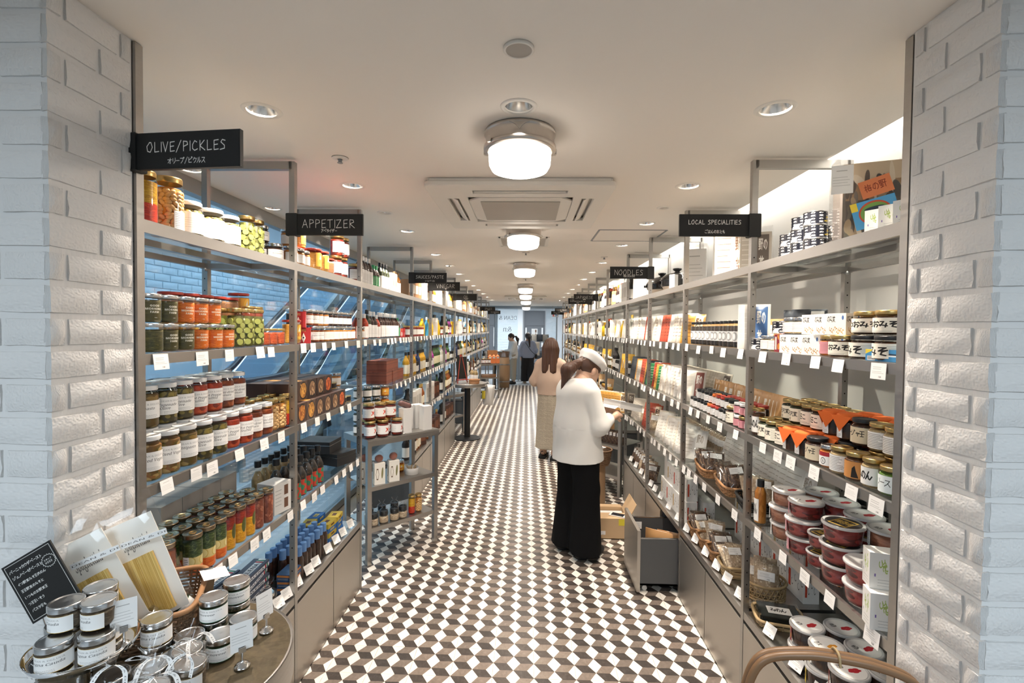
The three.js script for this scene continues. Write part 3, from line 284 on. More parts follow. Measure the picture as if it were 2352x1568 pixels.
// ------------------------------------------------------------------ shelving runs
const ZL = [-1.27, -2.14, -3.0, -4.365, -5.225, -6.11, -6.98, -8.365, -9.245, -10.1, -10.97, -12.33, -13.2];
const ZR = [-1.27, -2.125, -3.0, -3.865, -4.72, -5.905, -6.845, -7.735, -8.605, -9.48, -10.66, -11.5, -12.35, -13.2];
const LEVELS = [1.94, 1.575, 1.21, 0.845], DEEP = 0.42, TOP = 0.435, GL_T = 0.008;
const bayL = (i) => ['pickles bay', 'appetizer bay', 'trolley bay', 'sauces bay', 'vinegar bay', 'bay after vinegar', 'round table bay', 'eighth escalator-side bay', 'ninth escalator-side bay', 'tenth escalator-side bay', 'basket table bay', 'last escalator-side bay'][i];
const bayR = (i) => ['nearest wall-side bay', 'local specialities bay', 'clay pot bay', 'noodles bay', 'wide wall-side bay', 'sixth wall-side bay', 'japanese bay', 'condiments bay', 'ninth wall-side bay', 'tenth wall-side bay', 'eleventh wall-side bay', 'twelfth wall-side bay', 'last wall-side bay'][i];
const WIDE = { L: [2, 6, 10], R: [4, 9] }; // open bays with a table in place of the cupboard
const holes = (() => { const out = []; for (let y = 0.5; y < 2.0; y += 0.0525) out.push(new THREE.CircleGeometry(0.0032, 8).translate(0, y, 0.0128)); return merge(out); })();
const postG = rbox(0.025, 2.385, 0.025, 0.0015);
function rack(side, i, Z) {
  const s = side === 'L' ? -1 : 1, xf = side === 'L' ? XL : XR, xb = xf + s * DEEP, z0 = Z[i] , z1 = Z[i + 1], near = z0 - 0.0125, far = z1 + 0.0125;
  const name = side === 'L' ? bayL(i) : bayR(i), r = thing('shelving_unit', `stainless steel shelving with glass shelves, ${name}`, 'shelving', [0, 0, 0], 0, 'steel shelving along the aisle');
  const xc = xf + s * 0.0125, xbc = xb - s * 0.0125;
  for (const z of i ? [z1] : [z0, z1]) {
    for (const x of [xc, xbc]) { if (z === z0 && x === xbc) continue; const p = add('post', postG, M.steel, r); p.position.set(x, 0, z); if (z > -5.3) { const h = add('bolt_holes', holes, M.darkHole, p); h.userData.kind = 'stuff'; } }
    if (z !== z0) add('top_bar', span(Math.min(xc, xbc), Math.max(xc, xbc), 2.35, 2.385, z - 0.0125, z + 0.0125), M.steel, r);
    else { const p = r.children[0]; p.scale.y = 2.398 / 2.385; }
  }
  LEVELS.forEach((y, k) => {
    if (k === 3 && WIDE[side].includes(i)) return;
    const near = side === 'L' && i === 2 && k === 2 ? -3.74 : z0 - 0.0125; const th = k ? 0.03 : 0.035, f = [span(Math.min(xf, xf + s * 0.012), Math.max(xf, xf + s * 0.012), y - th, y, far, near), span(Math.min(xb, xb - s * 0.02), Math.max(xb, xb - s * 0.02), y - 0.03, y - GL_T, far, near), span(Math.min(xf + s * 0.19, xf + s * 0.215), Math.max(xf + s * 0.19, xf + s * 0.215), y - 0.03, y - GL_T, far, near)];
    for (const z of [near, far]) f.push(span(Math.min(xf + s * 0.012, xb), Math.max(xf + s * 0.012, xb), y - 0.032, y - GL_T, z - 0.01, z + 0.01));
    const sh = add('shelf_frame', f, M.steel, r); add('glass_shelf', span(Math.min(xf + s * 0.013, xb), Math.max(xf + s * 0.013, xb), y - GL_T, y, far + 0.002, near - 0.002), M.shelfGlass, sh);
    if (z0 > -3.1) { const b = add('bolt', [1].map(() => new THREE.SphereGeometry(0.009, 8, 6).translate(xb - s * 0.02, y - 0.034, z1 + 0.02)), M.bolt, sh); }
  });
  if (WIDE[side].includes(i)) return r;
  // closed cupboard under the shelves
  const zc = z1 - z0, c = thing('base_cabinet', side === 'R' && i === 2 ? `stainless steel base cabinet with one side open, under ${name}` : `stainless steel base cabinet with two doors, under ${name}`, 'cabinet', [0, 0, 0], 0, 'base cabinets under the shelving');
  const a = xf + s * 0.02, lo = (p, q) => Math.min(p, q), hi = (p, q) => Math.max(p, q);
  const open = side === 'R' && i === 2;
  const bodyX = open ? [[near, (near + far) / 2], [(near + far) / 2, far]] : [[near, far]];
  add('carcass', open ? [span(lo(a, xb), hi(a, xb), 0.005, 0.39, far, -3.43), span(xb - 0.02, xb, 0.005, 0.39, -3.43, near)] : span(lo(a, xb), hi(a, xb), 0.005, 0.39, far, near), M.dark, c);
  add('worktop', span(lo(xf + s * 0.002, xb), hi(xf + s * 0.002, xb), 0.4, TOP, far, near), M.steel, c);
  const mid = (near + far) / 2; (open ? [[mid - 0.002, far]] : [[near, mid + 0.002], [mid - 0.002, far]]).forEach(([p, q]) => { const d = add('door', rbox(0.016, 0.375, p - q - 0.002, 0.0015).translate(xf + s * 0.01, 0.008, (p + q) / 2), M.steelDoor, c); });
  return r;
}
for (let i = 0; i + 1 < ZL.length; i++) rack('L', i, ZL);
for (let i = 0; i + 1 < ZR.length; i++) rack('R', i, ZR);

// hanging category signs
function hang(cell, words, side, z, where, turn = 0) {
  const s = side === 'L' ? -1 : 1, xp = side === 'L' ? XL - 0.0125 : XR + 0.0125;
  const o = thing('category_sign', `black sign reading ${words}, ${where}`, 'sign', [xp, 2.06, z], turn, 'black category signs');
  add('bracket', rbox(0.05, 0.1, 0.036, 0.003, 0, -0.003, 0), M.black, o);
  add('panel', bx(0.3, 0.094, 0.012, -s * 0.168, 0.047, 0.006), M.black, o);
  add('lettering', SG.uv(new THREE.PlaneGeometry(0.296, 0.09), cell).translate(-s * 0.168, 0.047, 0.0128), M.signs, o);
}
hang('olive', 'OLIVE/PICKLES', 'L', -1.262, 'nearest of the glass-wall run', -0.1); hang('app', 'APPETIZER', 'L', ZL[1], 'on the second post'); hang('sauce', 'SAUCES/PASTE', 'L', ZL[3], 'beside the vinegar sign'); hang('vinegar', 'VINEGAR', 'L', ZL[4], 'behind the sauces sign'); hang('oil', 'OIL', 'L', ZL[6], 'above the round display table'); hang('spices', 'SPICES', 'L', ZL[10], 'far along the glass-wall run'); hang('season', 'SEASONING', 'L', ZL[12], 'farthest along the glass-wall run');
hang('local', 'LOCAL SPECIALITIES', 'R', ZR[1], 'on the wall-side run'); hang('noodles', 'NOODLES', 'R', ZR[3], 'beside the clay pots'); hang('japanese', 'JAPANESE', 'R', ZR[6], 'before the condiments sign'); hang('cond', 'CONDIMENTS', 'R', ZR[7], 'behind the japanese sign'); hang('tomato', 'TOMATO SAUCE', 'R', ZR[11], 'far along the wall-side run'); hang('pasta', 'PASTA', 'R', ZR[13], 'farthest along the wall-side run');

// ------------------------------------------------------------------ ceiling fittings
const upTo = (r0, r1, y0, y1) => lathe([[r0, y0], [r1, y0], [r1, y1], [r0, y1], [r0, y0]], 28);
function aim(light, at) { light.target.position.set(...at); scene.add(light.target); }
{
  const dl = {}, nth = {};
  for (const [x, z, r, kind] of downs) {
    const key = r; dl[key] ??= proto((g) => { add('trim_ring', lathe([[r - 0.002, 0.004], [r - 0.002, -0.004], [r + 0.008, -0.004], [r + 0.014, -0.0005], [r + 0.014, 0]], 28), M.plasticW, g); add('reflector', lathe([[r, 0.0], [r * 0.82, 0.035], [r * 0.5, 0.062]], 28), M.reflector, g); add('lamp_face', new THREE.CircleGeometry(r * 0.52, 20).rotateX(Math.PI / 2).translate(0, 0.06, 0), M.glow, g); });
    nth[kind] = (nth[kind] ?? 0) + 1; const w = { L: 'recessed ceiling downlight in the row over the glass-wall shelves', R: 'recessed ceiling downlight in the row over the wall-side shelves', C: 'recessed ceiling downlight on the aisle centre line before the first round lamp', W: 'recessed downlight along the glazed wall', S: 'small recessed downlight beside an aisle row' }[kind];
    put(dl[key], 'recessed_downlight', [x, 2.4, z], 0, kind === 'C' ? w : `${w}, ${ord(nth[kind] - 1)} from entrance`, 'light', 'recessed downlights');
    if (kind === 'S') continue;
    const far = z < -7, s = new THREE.SpotLight(SPOTC, SPOT_CD * (kind === 'W' ? 0.35 : kind === 'C' ? 0.6 : 1), 0, kind === 'C' ? 0.7 : 0.85, 0.75, 2);
    s.position.set(x, 2.43, z); s.castShadow = true; s.shadow.radius = 1.2; scene.add(s);
    aim(s, kind === 'L' ? [x - 0.26, 1.0, z - 0.05] : kind === 'R' ? [x + 0.26, 1.0, z - 0.05] : [x, 0, z]);
  }
}
function lampProto(g) {
  add('housing', lathe([[0.001, 0], [0.132, 0], [0.136, -0.006], [0.136, -0.013], [0.13, -0.018], [0.13, -0.052], [0.137, -0.057], [0.138, -0.068], [0.132, -0.074], [0.122, -0.076]], 40), M.nickel, g);
  add('opal_diffuser', lathe([[0.118, -0.07], [0.119, -0.09], [0.116, -0.125], [0.106, -0.143], [0.08, -0.152], [0.04, -0.156], [0.0005, -0.157]], 36), M.opal, g);
  const orn = new THREE.Shape(); orn.moveTo(-0.035, 0); orn.quadraticCurveTo(-0.012, -0.004, 0, -0.026); orn.quadraticCurveTo(0.012, -0.004, 0.035, 0); orn.closePath(); add('ornament', new THREE.ExtrudeGeometry(orn, { depth: 0.004, bevelEnabled: true, bevelThickness: 0.001, bevelSize: 0.001 }).translate(0, -0.013, 0.13), M.nickel, g);
  for (const a of [-1.9, 1.9, -0.9]) add('clip', [bx(0.012, 0.022, 0.016, 0.141 * Math.sin(a), -0.058, 0.141 * Math.cos(a)), cyl(0.004, 0.02, 0.146 * Math.sin(a), -0.066, 0.146 * Math.cos(a), 8)], M.nickel, g);
}
const lampP = proto(lampProto);
[-1.86, -3.6, -5.53, -8.1, -9.7, -11.75, -15.0].forEach((z, i) => {
  put(lampP, 'ceiling_lamp', [-0.035, 2.4, z], 0, `round nickel ceiling lamp with opal glass, ${ord(i)} from the entrance`, 'lamp', 'round lamps along the aisle');
  rectLight(WARM, LAMP, 0.19, 0.19, [-0.035, 2.24, z], [-0.035, 0, z]).rotation.set(-Math.PI / 2, 0, 0);
});
{ // round ceiling speaker
  const o = thing('ceiling_speaker', 'round ceiling speaker with grey mesh nearest the entrance', 'speaker', [-0.03, 2.4, -1.306]);
  add('rim', lathe([[0.032, 0], [0.041, 0], [0.041, -0.007], [0.036, -0.009], [0.034, -0.006]], 32), M.plasticW, o); add('grille', new THREE.CircleGeometry(0.036, 32).rotateX(Math.PI / 2).translate(0, -0.007, 0), M.filter, o);
}
function cassette(z, label) { // four-way air conditioner
  const o = thing('air_conditioner', label, 'air conditioner', [-0.045, 2.3985, z]), h = 0.475;
  const fr = new THREE.Shape(); const rc = (s, w, d, b) => { s.moveTo(-w + b, -d); s.lineTo(w - b, -d); s.quadraticCurveTo(w, -d, w, -d + b); s.lineTo(w, d - b); s.quadraticCurveTo(w, d, w - b, d); s.lineTo(-w + b, d); s.quadraticCurveTo(-w, d, -w, d - b); s.lineTo(-w, -d + b); s.quadraticCurveTo(-w, -d, -w + b, -d); };
  rc(fr, h, h * 1.08, 0.04); const hole = (x0, x1, y0, y1) => { const p = new THREE.Path(); p.moveTo(x0, y0); p.lineTo(x0, y1); p.lineTo(x1, y1); p.lineTo(x1, y0); p.closePath(); fr.holes.push(p); };
  hole(-0.25, 0.25, 0.36, 0.425); hole(-0.25, 0.25, -0.425, -0.36); hole(0.33, 0.4, -0.27, 0.27); hole(-0.4, -0.33, -0.27, 0.27); hole(-0.29, 0.29, -0.3, 0.3);
  add('panel', new THREE.ExtrudeGeometry(fr, { depth: 0.014, bevelEnabled: true, bevelThickness: 0.005, bevelSize: 0.004, bevelSegments: 2 }).rotateX(Math.PI / 2).translate(0, -0.021, 0), M.plasticW, o); add('collar', [bx(0.9, 0.018, 0.006, 0, -0.0095, 0.5), bx(0.9, 0.018, 0.006, 0, -0.0095, -0.5), bx(0.006, 0.018, 1, 0.455, -0.0095, 0), bx(0.006, 0.018, 1, -0.455, -0.0095, 0)], M.plasticW, o);
  add('back_plate', bx(0.86, 0.002, 0.94, 0, -0.0015, 0), M.plasticW, o);
  const oc = new THREE.Shape(); [[-0.21, -0.27], [0.21, -0.27], [0.27, -0.21], [0.27, 0.21], [0.21, 0.27], [-0.21, 0.27], [-0.27, 0.21], [-0.27, -0.21]].forEach((p, i) => (i ? oc.lineTo(...p) : oc.moveTo(...p)));
  add('intake_panel', new THREE.ExtrudeGeometry(oc, { depth: 0.008, bevelEnabled: true, bevelThickness: 0.003, bevelSize: 0.014 }).rotateX(Math.PI / 2).translate(0, -0.03, 0), M.plasticW, o); add('intake_filter', rbox(0.44, 0.004, 0.44, 0.001, 0, -0.046, 0), M.filter, o);
  for (const [w, d, x, zz, rx, rz] of [[0.47, 0.05, 0, 0.392, 0.55, 0], [0.47, 0.05, 0, -0.392, -0.55, 0], [0.045, 0.5, 0.365, 0, 0, 0.6], [0.045, 0.5, -0.365, 0, 0, -0.6]]) { const f = add('louvre', rbox(w, 0.008, d, 0.003), M.plasticW, o); f.position.set(x, -0.034, zz); f.rotation.set(rx, 0, rz); }
}
cassette(-2.91, 'square four-way air conditioner set in the ceiling before the second lamp'); cassette(-11.3, 'distant four-way air conditioner set in the ceiling near the aisle end');
{ const o = thing('ceiling_hatch', 'flush ceiling access hatch with thin grey frame on the wall side', 'hatch', [0.78, 2.4, -3.87]); add('frame', [bx(0.5, 0.004, 0.012, 0, -0.002, 0.225), bx(0.5, 0.004, 0.012, 0, -0.002, -0.225), bx(0.012, 0.004, 0.45, 0.25, -0.002, 0), bx(0.012, 0.004, 0.45, -0.25, -0.002, 0)], M.grey, o); add('panel', bx(0.48, 0.002, 0.435, 0, -0.0012, 0), M.ceiling, o);
  const v = thing('ceiling_vent', 'square ceiling vent with inset grille above the second round lamp', 'vent', [-0.04, 2.4, -4.15]); add('frame', [bx(0.4, 0.006, 0.03, 0, -0.003, 0.2), bx(0.4, 0.006, 0.03, 0, -0.003, -0.2), bx(0.03, 0.006, 0.43, 0.2, -0.003, 0), bx(0.03, 0.006, 0.43, -0.2, -0.003, 0)], M.plasticW, v); add('grille', bx(0.37, 0.003, 0.37, 0, -0.002, 0), M.filter, v); }
[[-0.831, -2.128, 'nearest on the glass-wall side'], [-0.02, -4.75, 'on the aisle centre after the second lamp'], [-0.92, -5.68, 'farther along the glass-wall side'], [-0.03, -7.2, 'on the aisle centre before the fourth lamp'], [0.78, -5.0, 'on the wall side']].forEach(([x, z, w]) => { const o = thing('sprinkler', `small round ceiling sprinkler head, ${w}`, 'sprinkler', [x, 2.4, z]); add('plate', lathe([[0.001, 0], [0.036, 0], [0.033, -0.005], [0.012, -0.008]], 20), M.plasticW, o); add('head', [cyl(0.008, 0.016, 0, -0.022, 0, 10), cyl(0.012, 0.002, 0, -0.024, 0, 10)], M.grey, o); });
// ------------------------------------------------------------------ goods: one builder for each kind
const arc = (r, h, y, cell, len, mid = 0, seg = 14) => LB.uv(new THREE.CylinderGeometry(r, r, h, seg, 1, true, mid - len / 2, len), cell).translate(0, y + h / 2, 0);
function lidG(r, h, y) { return lathe([[r * 0.97, y], [r, y + h * 0.12], [r, y + h * 0.82], [r * 0.96, y + h], [r * 0.86, y + h], [r * 0.83, y + h * 0.88], [0.0005, y + h * 0.88]], 24); }
const rise = (g) => { g.computeBoundingBox(); const p = g.attributes.position, u = g.attributes.uv, b = g.boundingBox; for (let i = 0; i < p.count; i++) u.setY(i, (p.getY(i) - b.min.y) / (b.max.y - b.min.y)); return g; };
function jarG(g, o) {
  const { r, h, lid = M.lidW, lidH = 0.014, neck = 0.86, cell, label, ly = 0.2, lh = 0.5, la = 2.6, mid = 0, fillTo = 0.9, pieces } = o, top = h - lidH, sh = top - r * 0.42;
  const prof = [[0.0005, 0.001], [r * 0.86, 0.001], [r * 0.97, 0.004], [r, 0.009], [r, sh], [r * 0.97, sh + r * 0.16], [r * neck, top - 0.004], [r * neck, top]];
  add('glass', lathe(prof, 24), M.glass, g);
  const k = pieces ? 0.84 : 0.955, fy = top * fillTo, cp = [[0.0005, 0.003], [r * 0.88 * k, 0.003], [r * k, 0.01], [r * k, Math.min(sh, fy)], ...(fy > sh ? [[r * (neck + 0.04) * k, fy]] : []), [0.0005, fy]];
  const body = CT.uv(rise(lathe(cp, 20)), cell); const c = add('contents', body, M.goods, g);
  if (pieces) add(pieces[0], pieces[1](r, fy), pieces[2], c);
  add('lid', lidG(r * (neck + 0.06), lidH, top), lid, g);
  if (label) add('label', arc(r * 1.012, h * lh, h * ly, label, la, mid), M.print, g);
  if (o.extra) o.extra(g);
}
// pieces pressed against the glass
const sticking = (geo, n, jit = 0.3, rows) => (r, fy) => { const out = []; for (let i = 0; i < n; i++) { const row = i % rows, a = Math.floor(i / rows) * (Math.PI * 2 / Math.ceil(n / rows)) + (row % 2) * 0.4 + rr(-jit, jit) * 0.4, y = 0.012 + (row + 0.5 + rr(-0.15, 0.15)) * ((fy - 0.02) / rows); const g = geo.clone(); g.rotateZ(rr(-1, 1)); g.translate(0, 0, r * 0.86); g.rotateY(a).translate(0, y, 0); out.push(g); } return merge(out); };
const beanG = new THREE.SphereGeometry(0.0085, 8, 6).scale(1.25, 0.85, 0.7), slice = new THREE.CylinderGeometry(0.011, 0.011, 0.004, 14).rotateX(Math.PI / 2), oliveG = new THREE.SphereGeometry(0.009, 8, 6).scale(1.2, 1, 0.7);
const beanM = P(lin(0.62, 0.38, 0.16), { roughness: 0.35 }), sliceM = P(lin(0.36, 0.38, 0.1), { roughness: 0.4 }), oliveM = P(lin(0.28, 0.2, 0.05), { roughness: 0.3 });
const K = {}; // kinds: [parts, name, short description, category, half width]
function kind(key, name, desc, cat, half, build) { K[key] = { make: () => (K[key].p ??= proto(build)), name, desc, cat, half }; }
const NAMES = { mixed: 'vegetable_jar', anti: 'vegetable_jar', tape: 'olive_jar', stuf: 'pepper_jar', semi: 'tomato_jar', oliveBig: 'olive_jar', cucumber: 'cucumber_jar', tunaJar: 'tuna_jar', ortizJar: 'tuna_jar', farmGreen: 'pickle_jar', farmDark: 'pickle_jar', farmOrange: 'carrot_jar', whiteJam: 'preserve_jar', whiteJamDark: 'preserve_jar', whiteJamBlue: 'preserve_jar', xJar: 'sauce_jar', tapSmall: 'paste_jar', tapYellow: 'paste_jar', lemon: 'layered_pickle_jar', yellowpep: 'pepper_jar', misoBig: 'miso_jar', misoGold: 'miso_jar', spiceSmall: 'spice_jar', spiceOrange: 'spice_jar', spiceRed: 'spice_jar', spiceTall: 'spice_jar', bigBeans: 'bean_jar', beans: 'bean_jar' };
const jar = (key, desc, o, name = NAMES[key] ?? 'jar') => kind(key, name, desc, 'jar', o.r, (g) => jarG(g, o));
// pickles bay
jar('tallLayer', 'tall jar of layered yellow and red vegetables', { r: 0.036, h: 0.155, lid: M.lidGold, cell: 'yellowred', lidH: 0.016 });
jar('bigBeans', 'tall jar of pale beans in brine', { r: 0.04, h: 0.165, lid: M.lidGold, cell: 'beanbrine', lidH: 0.018, label: 'tiny', ly: 0.05, lh: 0.33, la: 1.3, mid: 0.5, pieces: ['beans', sticking(beanG, 120, 0.3, 10), beanM] });
jar('oliveBig', 'white lidded jar of olives with blank white label', { r: 0.045, h: 0.115, cell: 'olives', label: 'plain', ly: 0.1, lh: 0.58, la: 3.6, pieces: ['olives', sticking(oliveG, 60, 0.3, 5), oliveM] });
jar('cucumber', 'tall jar of sliced cucumber in green brine', { r: 0.031, h: 0.145, lid: M.lidGold, cell: 'brine', lidH: 0.014, neck: 0.9, pieces: ['cucumber_slices', sticking(slice, 25, 0.3, 5), sliceM] });
jar('tunaJar', 'short jar of tuna fillets with red lid', { r: 0.038, h: 0.085, lid: M.lidRed, cell: 'tuna', lidH: 0.01, neck: 0.96 });
jar('ortizJar', 'tuna jar with oval orange and red label', { r: 0.04, h: 0.11, lid: M.lidRed, cell: 'goldtuna', lidH: 0.01, neck: 0.96, label: 'ortiz', ly: 0.18, lh: 0.62, la: 1.5, mid: 0.25 });
jar('darkPaste', 'small dark paste jar with white label', { r: 0.036, h: 0.075, lid: M.lidSteel, cell: 'brown', label: 'antipasto', ly: 0.12, lh: 0.52, la: 2.8 });
jar('farmGreen', 'steel lidded jar of chopped green pickle', { r: 0.0325, h: 0.084, lid: M.lidSteel, cell: 'farmgreen', lidH: 0.011, neck: 0.97 });
jar('farmDark', 'steel lidded jar of dark green gherkins', { r: 0.0325, h: 0.084, lid: M.lidSteel, cell: 'darkgreen', lidH: 0.011, neck: 0.97 });
jar('farmOrange', 'steel lidded jar of grated orange carrot', { r: 0.0325, h: 0.084, lid: M.lidSteel, cell: 'farmorange', lidH: 0.011, neck: 0.97 });
jar('redShred', 'small gold lidded jar of shredded red vegetables', { r: 0.026, h: 0.07, lid: M.lidGold, cell: 'redshred', lidH: 0.01, neck: 0.93 });
jar('roseShred', 'small gold lidded jar of rose pickle', { r: 0.027, h: 0.08, lid: M.lidGold, cell: 'rose', lidH: 0.01, neck: 0.93 });
const dd = (key, desc, cell, label) => jar(key, desc, { r: 0.0365, h: 0.13, cell, label, lidH: 0.014, ly: 0.24, lh: 0.42, la: 3.2, mid: 0.1 });
dd('mixed', 'white lidded jar of mixed vegetable pickle', 'mixedveg', 'mixed'); dd('anti', 'white lidded jar of artichoke antipasto', 'artichoke', 'antipasto'); dd('tape', 'white lidded jar of green olives', 'olives', 'tapenade'); dd('stuf', 'white lidded jar of red stuffed peppers', 'tomato', 'stuffed'); dd('semi', 'white lidded jar of amber dried tomatoes', 'amber', 'semi');
jar('beans', 'slim gold lidded jar of beans', { r: 0.026, h: 0.135, lid: M.lidGold, cell: 'beanbrine', neck: 0.92, pieces: ['beans', sticking(beanG, 66, 0.3, 10), beanM] });
jar('slimLayer', 'slim gold lidded jar of layered vegetables', { r: 0.026, h: 0.14, lid: M.lidGold, cell: 'yellowred', neck: 0.92 });
const loop = (r, h) => (g) => add('lid_emblem', new THREE.TorusGeometry(r * 0.35, 0.0012, 5, 20).rotateX(Math.PI / 2).translate(0, h - 0.0005, 0), M.lidGold, g);
const tall = (key, desc, cell, label) => jar(key, desc, { r: 0.029, h: 0.14, lid: M.lidBronze, cell, neck: 0.92, lidH: 0.014, label, ly: 0.05, lh: 0.45, la: 0.7, mid: -1.2, extra: loop(0.029, 0.14) });
tall('lemon', 'bronze lidded jar of greens, lemon and carrot', 'lemon', 'tiny'); tall('yellowpep', 'bronze lidded jar of yellow pepper with bay leaf', 'yellowpep'); tall('pinkroot', 'bronze lidded jar of pink root slices', 'pinkroot'); tall('ambert', 'bronze lidded jar of dark amber preserve', 'amber', 'tiny');
jar('whiteJam', 'short jar with wide white label', { r: 0.031, h: 0.082, lid: M.lidSteel, cell: 'honey', lidH: 0.012, neck: 0.95, label: 'plain', ly: 0.16, lh: 0.5, la: 3.4 }); jar('whiteJamDark', 'short dark jar with small white label', { r: 0.031, h: 0.082, lid: M.lidSteel, cell: 'brown', lidH: 0.012, neck: 0.95, label: 'plain', ly: 0.18, lh: 0.42, la: 2 }); jar('whiteJamBlue', 'short jar with white label edged blue', { r: 0.031, h: 0.082, lid: M.lidSteel, cell: 'amber', lidH: 0.012, neck: 0.95, label: 'bagna', ly: 0.16, lh: 0.5, la: 3.2 });
jar('xJar', 'red sauce jar with white label and red cross mark', { r: 0.04, h: 0.118, lid: M.lidGold, cell: 'xsauce', lidH: 0.014, neck: 0.9, label: 'xlabel', ly: 0.18, lh: 0.52, la: 4, mid: 0.4 });
jar('tapSmall', 'short steel lidded jar of green paste', { r: 0.034, h: 0.085, lid: M.lidSteel, cell: 'pesto', label: 'plain', ly: 0.16, lh: 0.5, la: 2.6, mid: 0.2 }); jar('tapYellow', 'short jar of yellow paste with orange label', { r: 0.034, h: 0.085, lid: M.lidSteel, cell: 'orangejam', label: 'ortiz', ly: 0.16, lh: 0.5, la: 1.8, mid: 0.2 });
// wall-side jars
const jj = (key, desc, cell, label, o = {}) => jar(key, desc, { r: 0.033, h: 0.085, lid: M.lidGold, lidH: 0.012, cell, label, ly: 0.12, lh: 0.58, la: 2.4, mid: -0.1, ...o });
jj('misoBig', 'wide dark miso jar with brush lettering', 'misopaste', 'miso', { r: 0.045, h: 0.07, lid: M.lidBlack }); jj('misoGold', 'wide gold lidded miso jar with brush lettering', 'misopaste', 'katsuo', { r: 0.045, h: 0.07 }); jj('salmon', 'gold lidded jar of orange flakes', 'orangejam', 'pinkl', { r: 0.032, h: 0.068 }); jj('flake', 'clear lidded jar of brown flakes', 'beige', 'tiny', { r: 0.03, h: 0.062, lid: M.lidSteel });
jj('nozawa', 'gold lidded jar of greens with lettered label', 'pesto', 'nozawa'); jj('nameko', 'gold lidded jar of mushrooms with lettered label', 'brown', 'nameko'); jj('jan', 'dark lidded jar with kraft label', 'brown', 'jan', { lid: M.lidBlack, r: 0.036 }); jj('orangeCat', 'gold lidded jar with orange cat label', 'misopaste', 'orangecat'); jj('brushW', 'gold lidded jar with white brush lettering', 'beige', 'brush', { r: 0.03 }); jj('markJar', 'silver lidded jar with red band and round mark', 'orangejam', 'mark', { lid: M.lidSteel, r: 0.028, h: 0.075 }); jj('smallText', 'gold lidded jar with close printed label', 'beige', 'tiny'); jj('greenJar', 'gold lidded jar of bright green sauce', 'greensauce', 'green', { h: 0.08 }); jj('tallSauce', 'slim jar of brown sauce with long label', 'misopaste', 'brush', { r: 0.026, h: 0.115 });
jj('pinkJar', 'small white lidded jar with pink label', 'brown', 'pinkl', { r: 0.026, h: 0.055, lid: M.lidW }); jj('pinkJam', 'small gold lidded jar of pink jam', 'pink', 'pinkl', { r: 0.024, h: 0.055 }); jj('spiceSmall', 'small black lidded jar with white label', 'pesto', 'tiny', { r: 0.025, h: 0.056, lid: M.lidBlack, lidH: 0.013 }); jj('spiceOrange', 'small orange lidded jar with white label', 'orangejam', 'tiny', { r: 0.025, h: 0.056, lid: S(lin(0.75, 0.16, 0.03)), lidH: 0.013 }); jj('spiceRed', 'small red lidded jar with white label', 'brown', 'tiny', { r: 0.025, h: 0.056, lid: M.lidRed, lidH: 0.013 });
jj('spiceTall', 'tall black lidded spice jar with white label', 'spice', 'badge', { r: 0.027, h: 0.13, lid: M.lidBlack, lidH: 0.014, ly: 0.22, lh: 0.38, la: 3.4, neck: 0.84 });
kind('clothJar', 'jar', 'jar tied with pointed orange cloth over the lid', 'jar', 0.035, (g) => { jarG(g, { r: 0.034, h: 0.085, lid: M.lidGold, cell: 'brown', label: 'tiny', ly: 0.1, lh: 0.4, la: 1.6, mid: -0.7 }); const p = []; for (let k = 0; k < 4; k++) { const s = new THREE.Shape(); s.moveTo(-0.036, 0); s.lineTo(0.036, 0); s.lineTo(0, -0.052); s.closePath(); p.push(new THREE.ExtrudeGeometry(s, { depth: 0.0008, bevelEnabled: false }).rotateX(-0.12).translate(0, 0.082, 0.036).rotateY(k * Math.PI / 2)); } add('cloth_cover', [lathe([[0.0005, 0.0895], [0.03, 0.0885], [0.0362, 0.083], [0.0366, 0.07]], 24), ...p], M.orangeCloth, g); });
// bottles
function bottleG(g, o) { const { r, h, cell, cap = M.lidBlack, label, neck = 0.36, sh = 0.62, capH = 0.03, la = 3 } = o, b = h * sh;
  add('glass', lathe([[0.0005, 0.001], [r * 0.95, 0.001], [r, 0.006], [r, b], [r * 0.8, b + r * 0.5], [r * neck, b + r * 1.4], [r * neck, h - capH * 0.6]], 20), M.glass, g);
  add('contents', CT.uv(rise(lathe([[0.0005, 0.004], [r * 0.95, 0.006], [r * 0.95, b], [r * 0.75, b + r * 0.5], [r * neck * 0.85, b + r * 1.3], [0.0005, b + r * 1.3]], 16)), cell), M.goods, g);
  add('cap', lathe([[r * neck * 1.1, h - capH], [r * neck * 1.18, h - capH * 0.9], [r * neck * 1.18, h - 0.002], [r * neck, h], [0.0005, h]], 16), cap, g);
  if (label) add('label', arc(r * 1.012, b * 0.72, b * 0.1, label, la), M.print, g); }
const bottle = (key, desc, o) => kind(key, 'bottle', desc, 'bottle', o.r, (g) => bottleG(g, o));
bottle('checkBottle', 'sauce bottle with red and green chequered label', { r: 0.03, h: 0.195, cell: 'spice', label: 'checker', la: 4.5, neck: 0.45, sh: 0.52 }); bottle('blackCap', 'clear bottle with black cap standing behind', { r: 0.028, h: 0.19, cell: 'beige', neck: 0.45, sh: 0.55 }); bottle('blueBottle', 'dark vinegar bottle with blue paper hood', { r: 0.022, h: 0.155, cell: 'brown', cap: M.blueL, neck: 0.6, capH: 0.05 }); bottle('amberBottle', 'amber sauce bottle with white strip label', { r: 0.024, h: 0.185, cell: 'honey', label: 'brush', la: 1.4, neck: 0.5, sh: 0.7 }); bottle('soyBottle', 'dark soy bottle with black cap', { r: 0.026, h: 0.16, cell: 'brown', label: 'tiny', la: 1.2, neck: 0.5, sh: 0.6 });
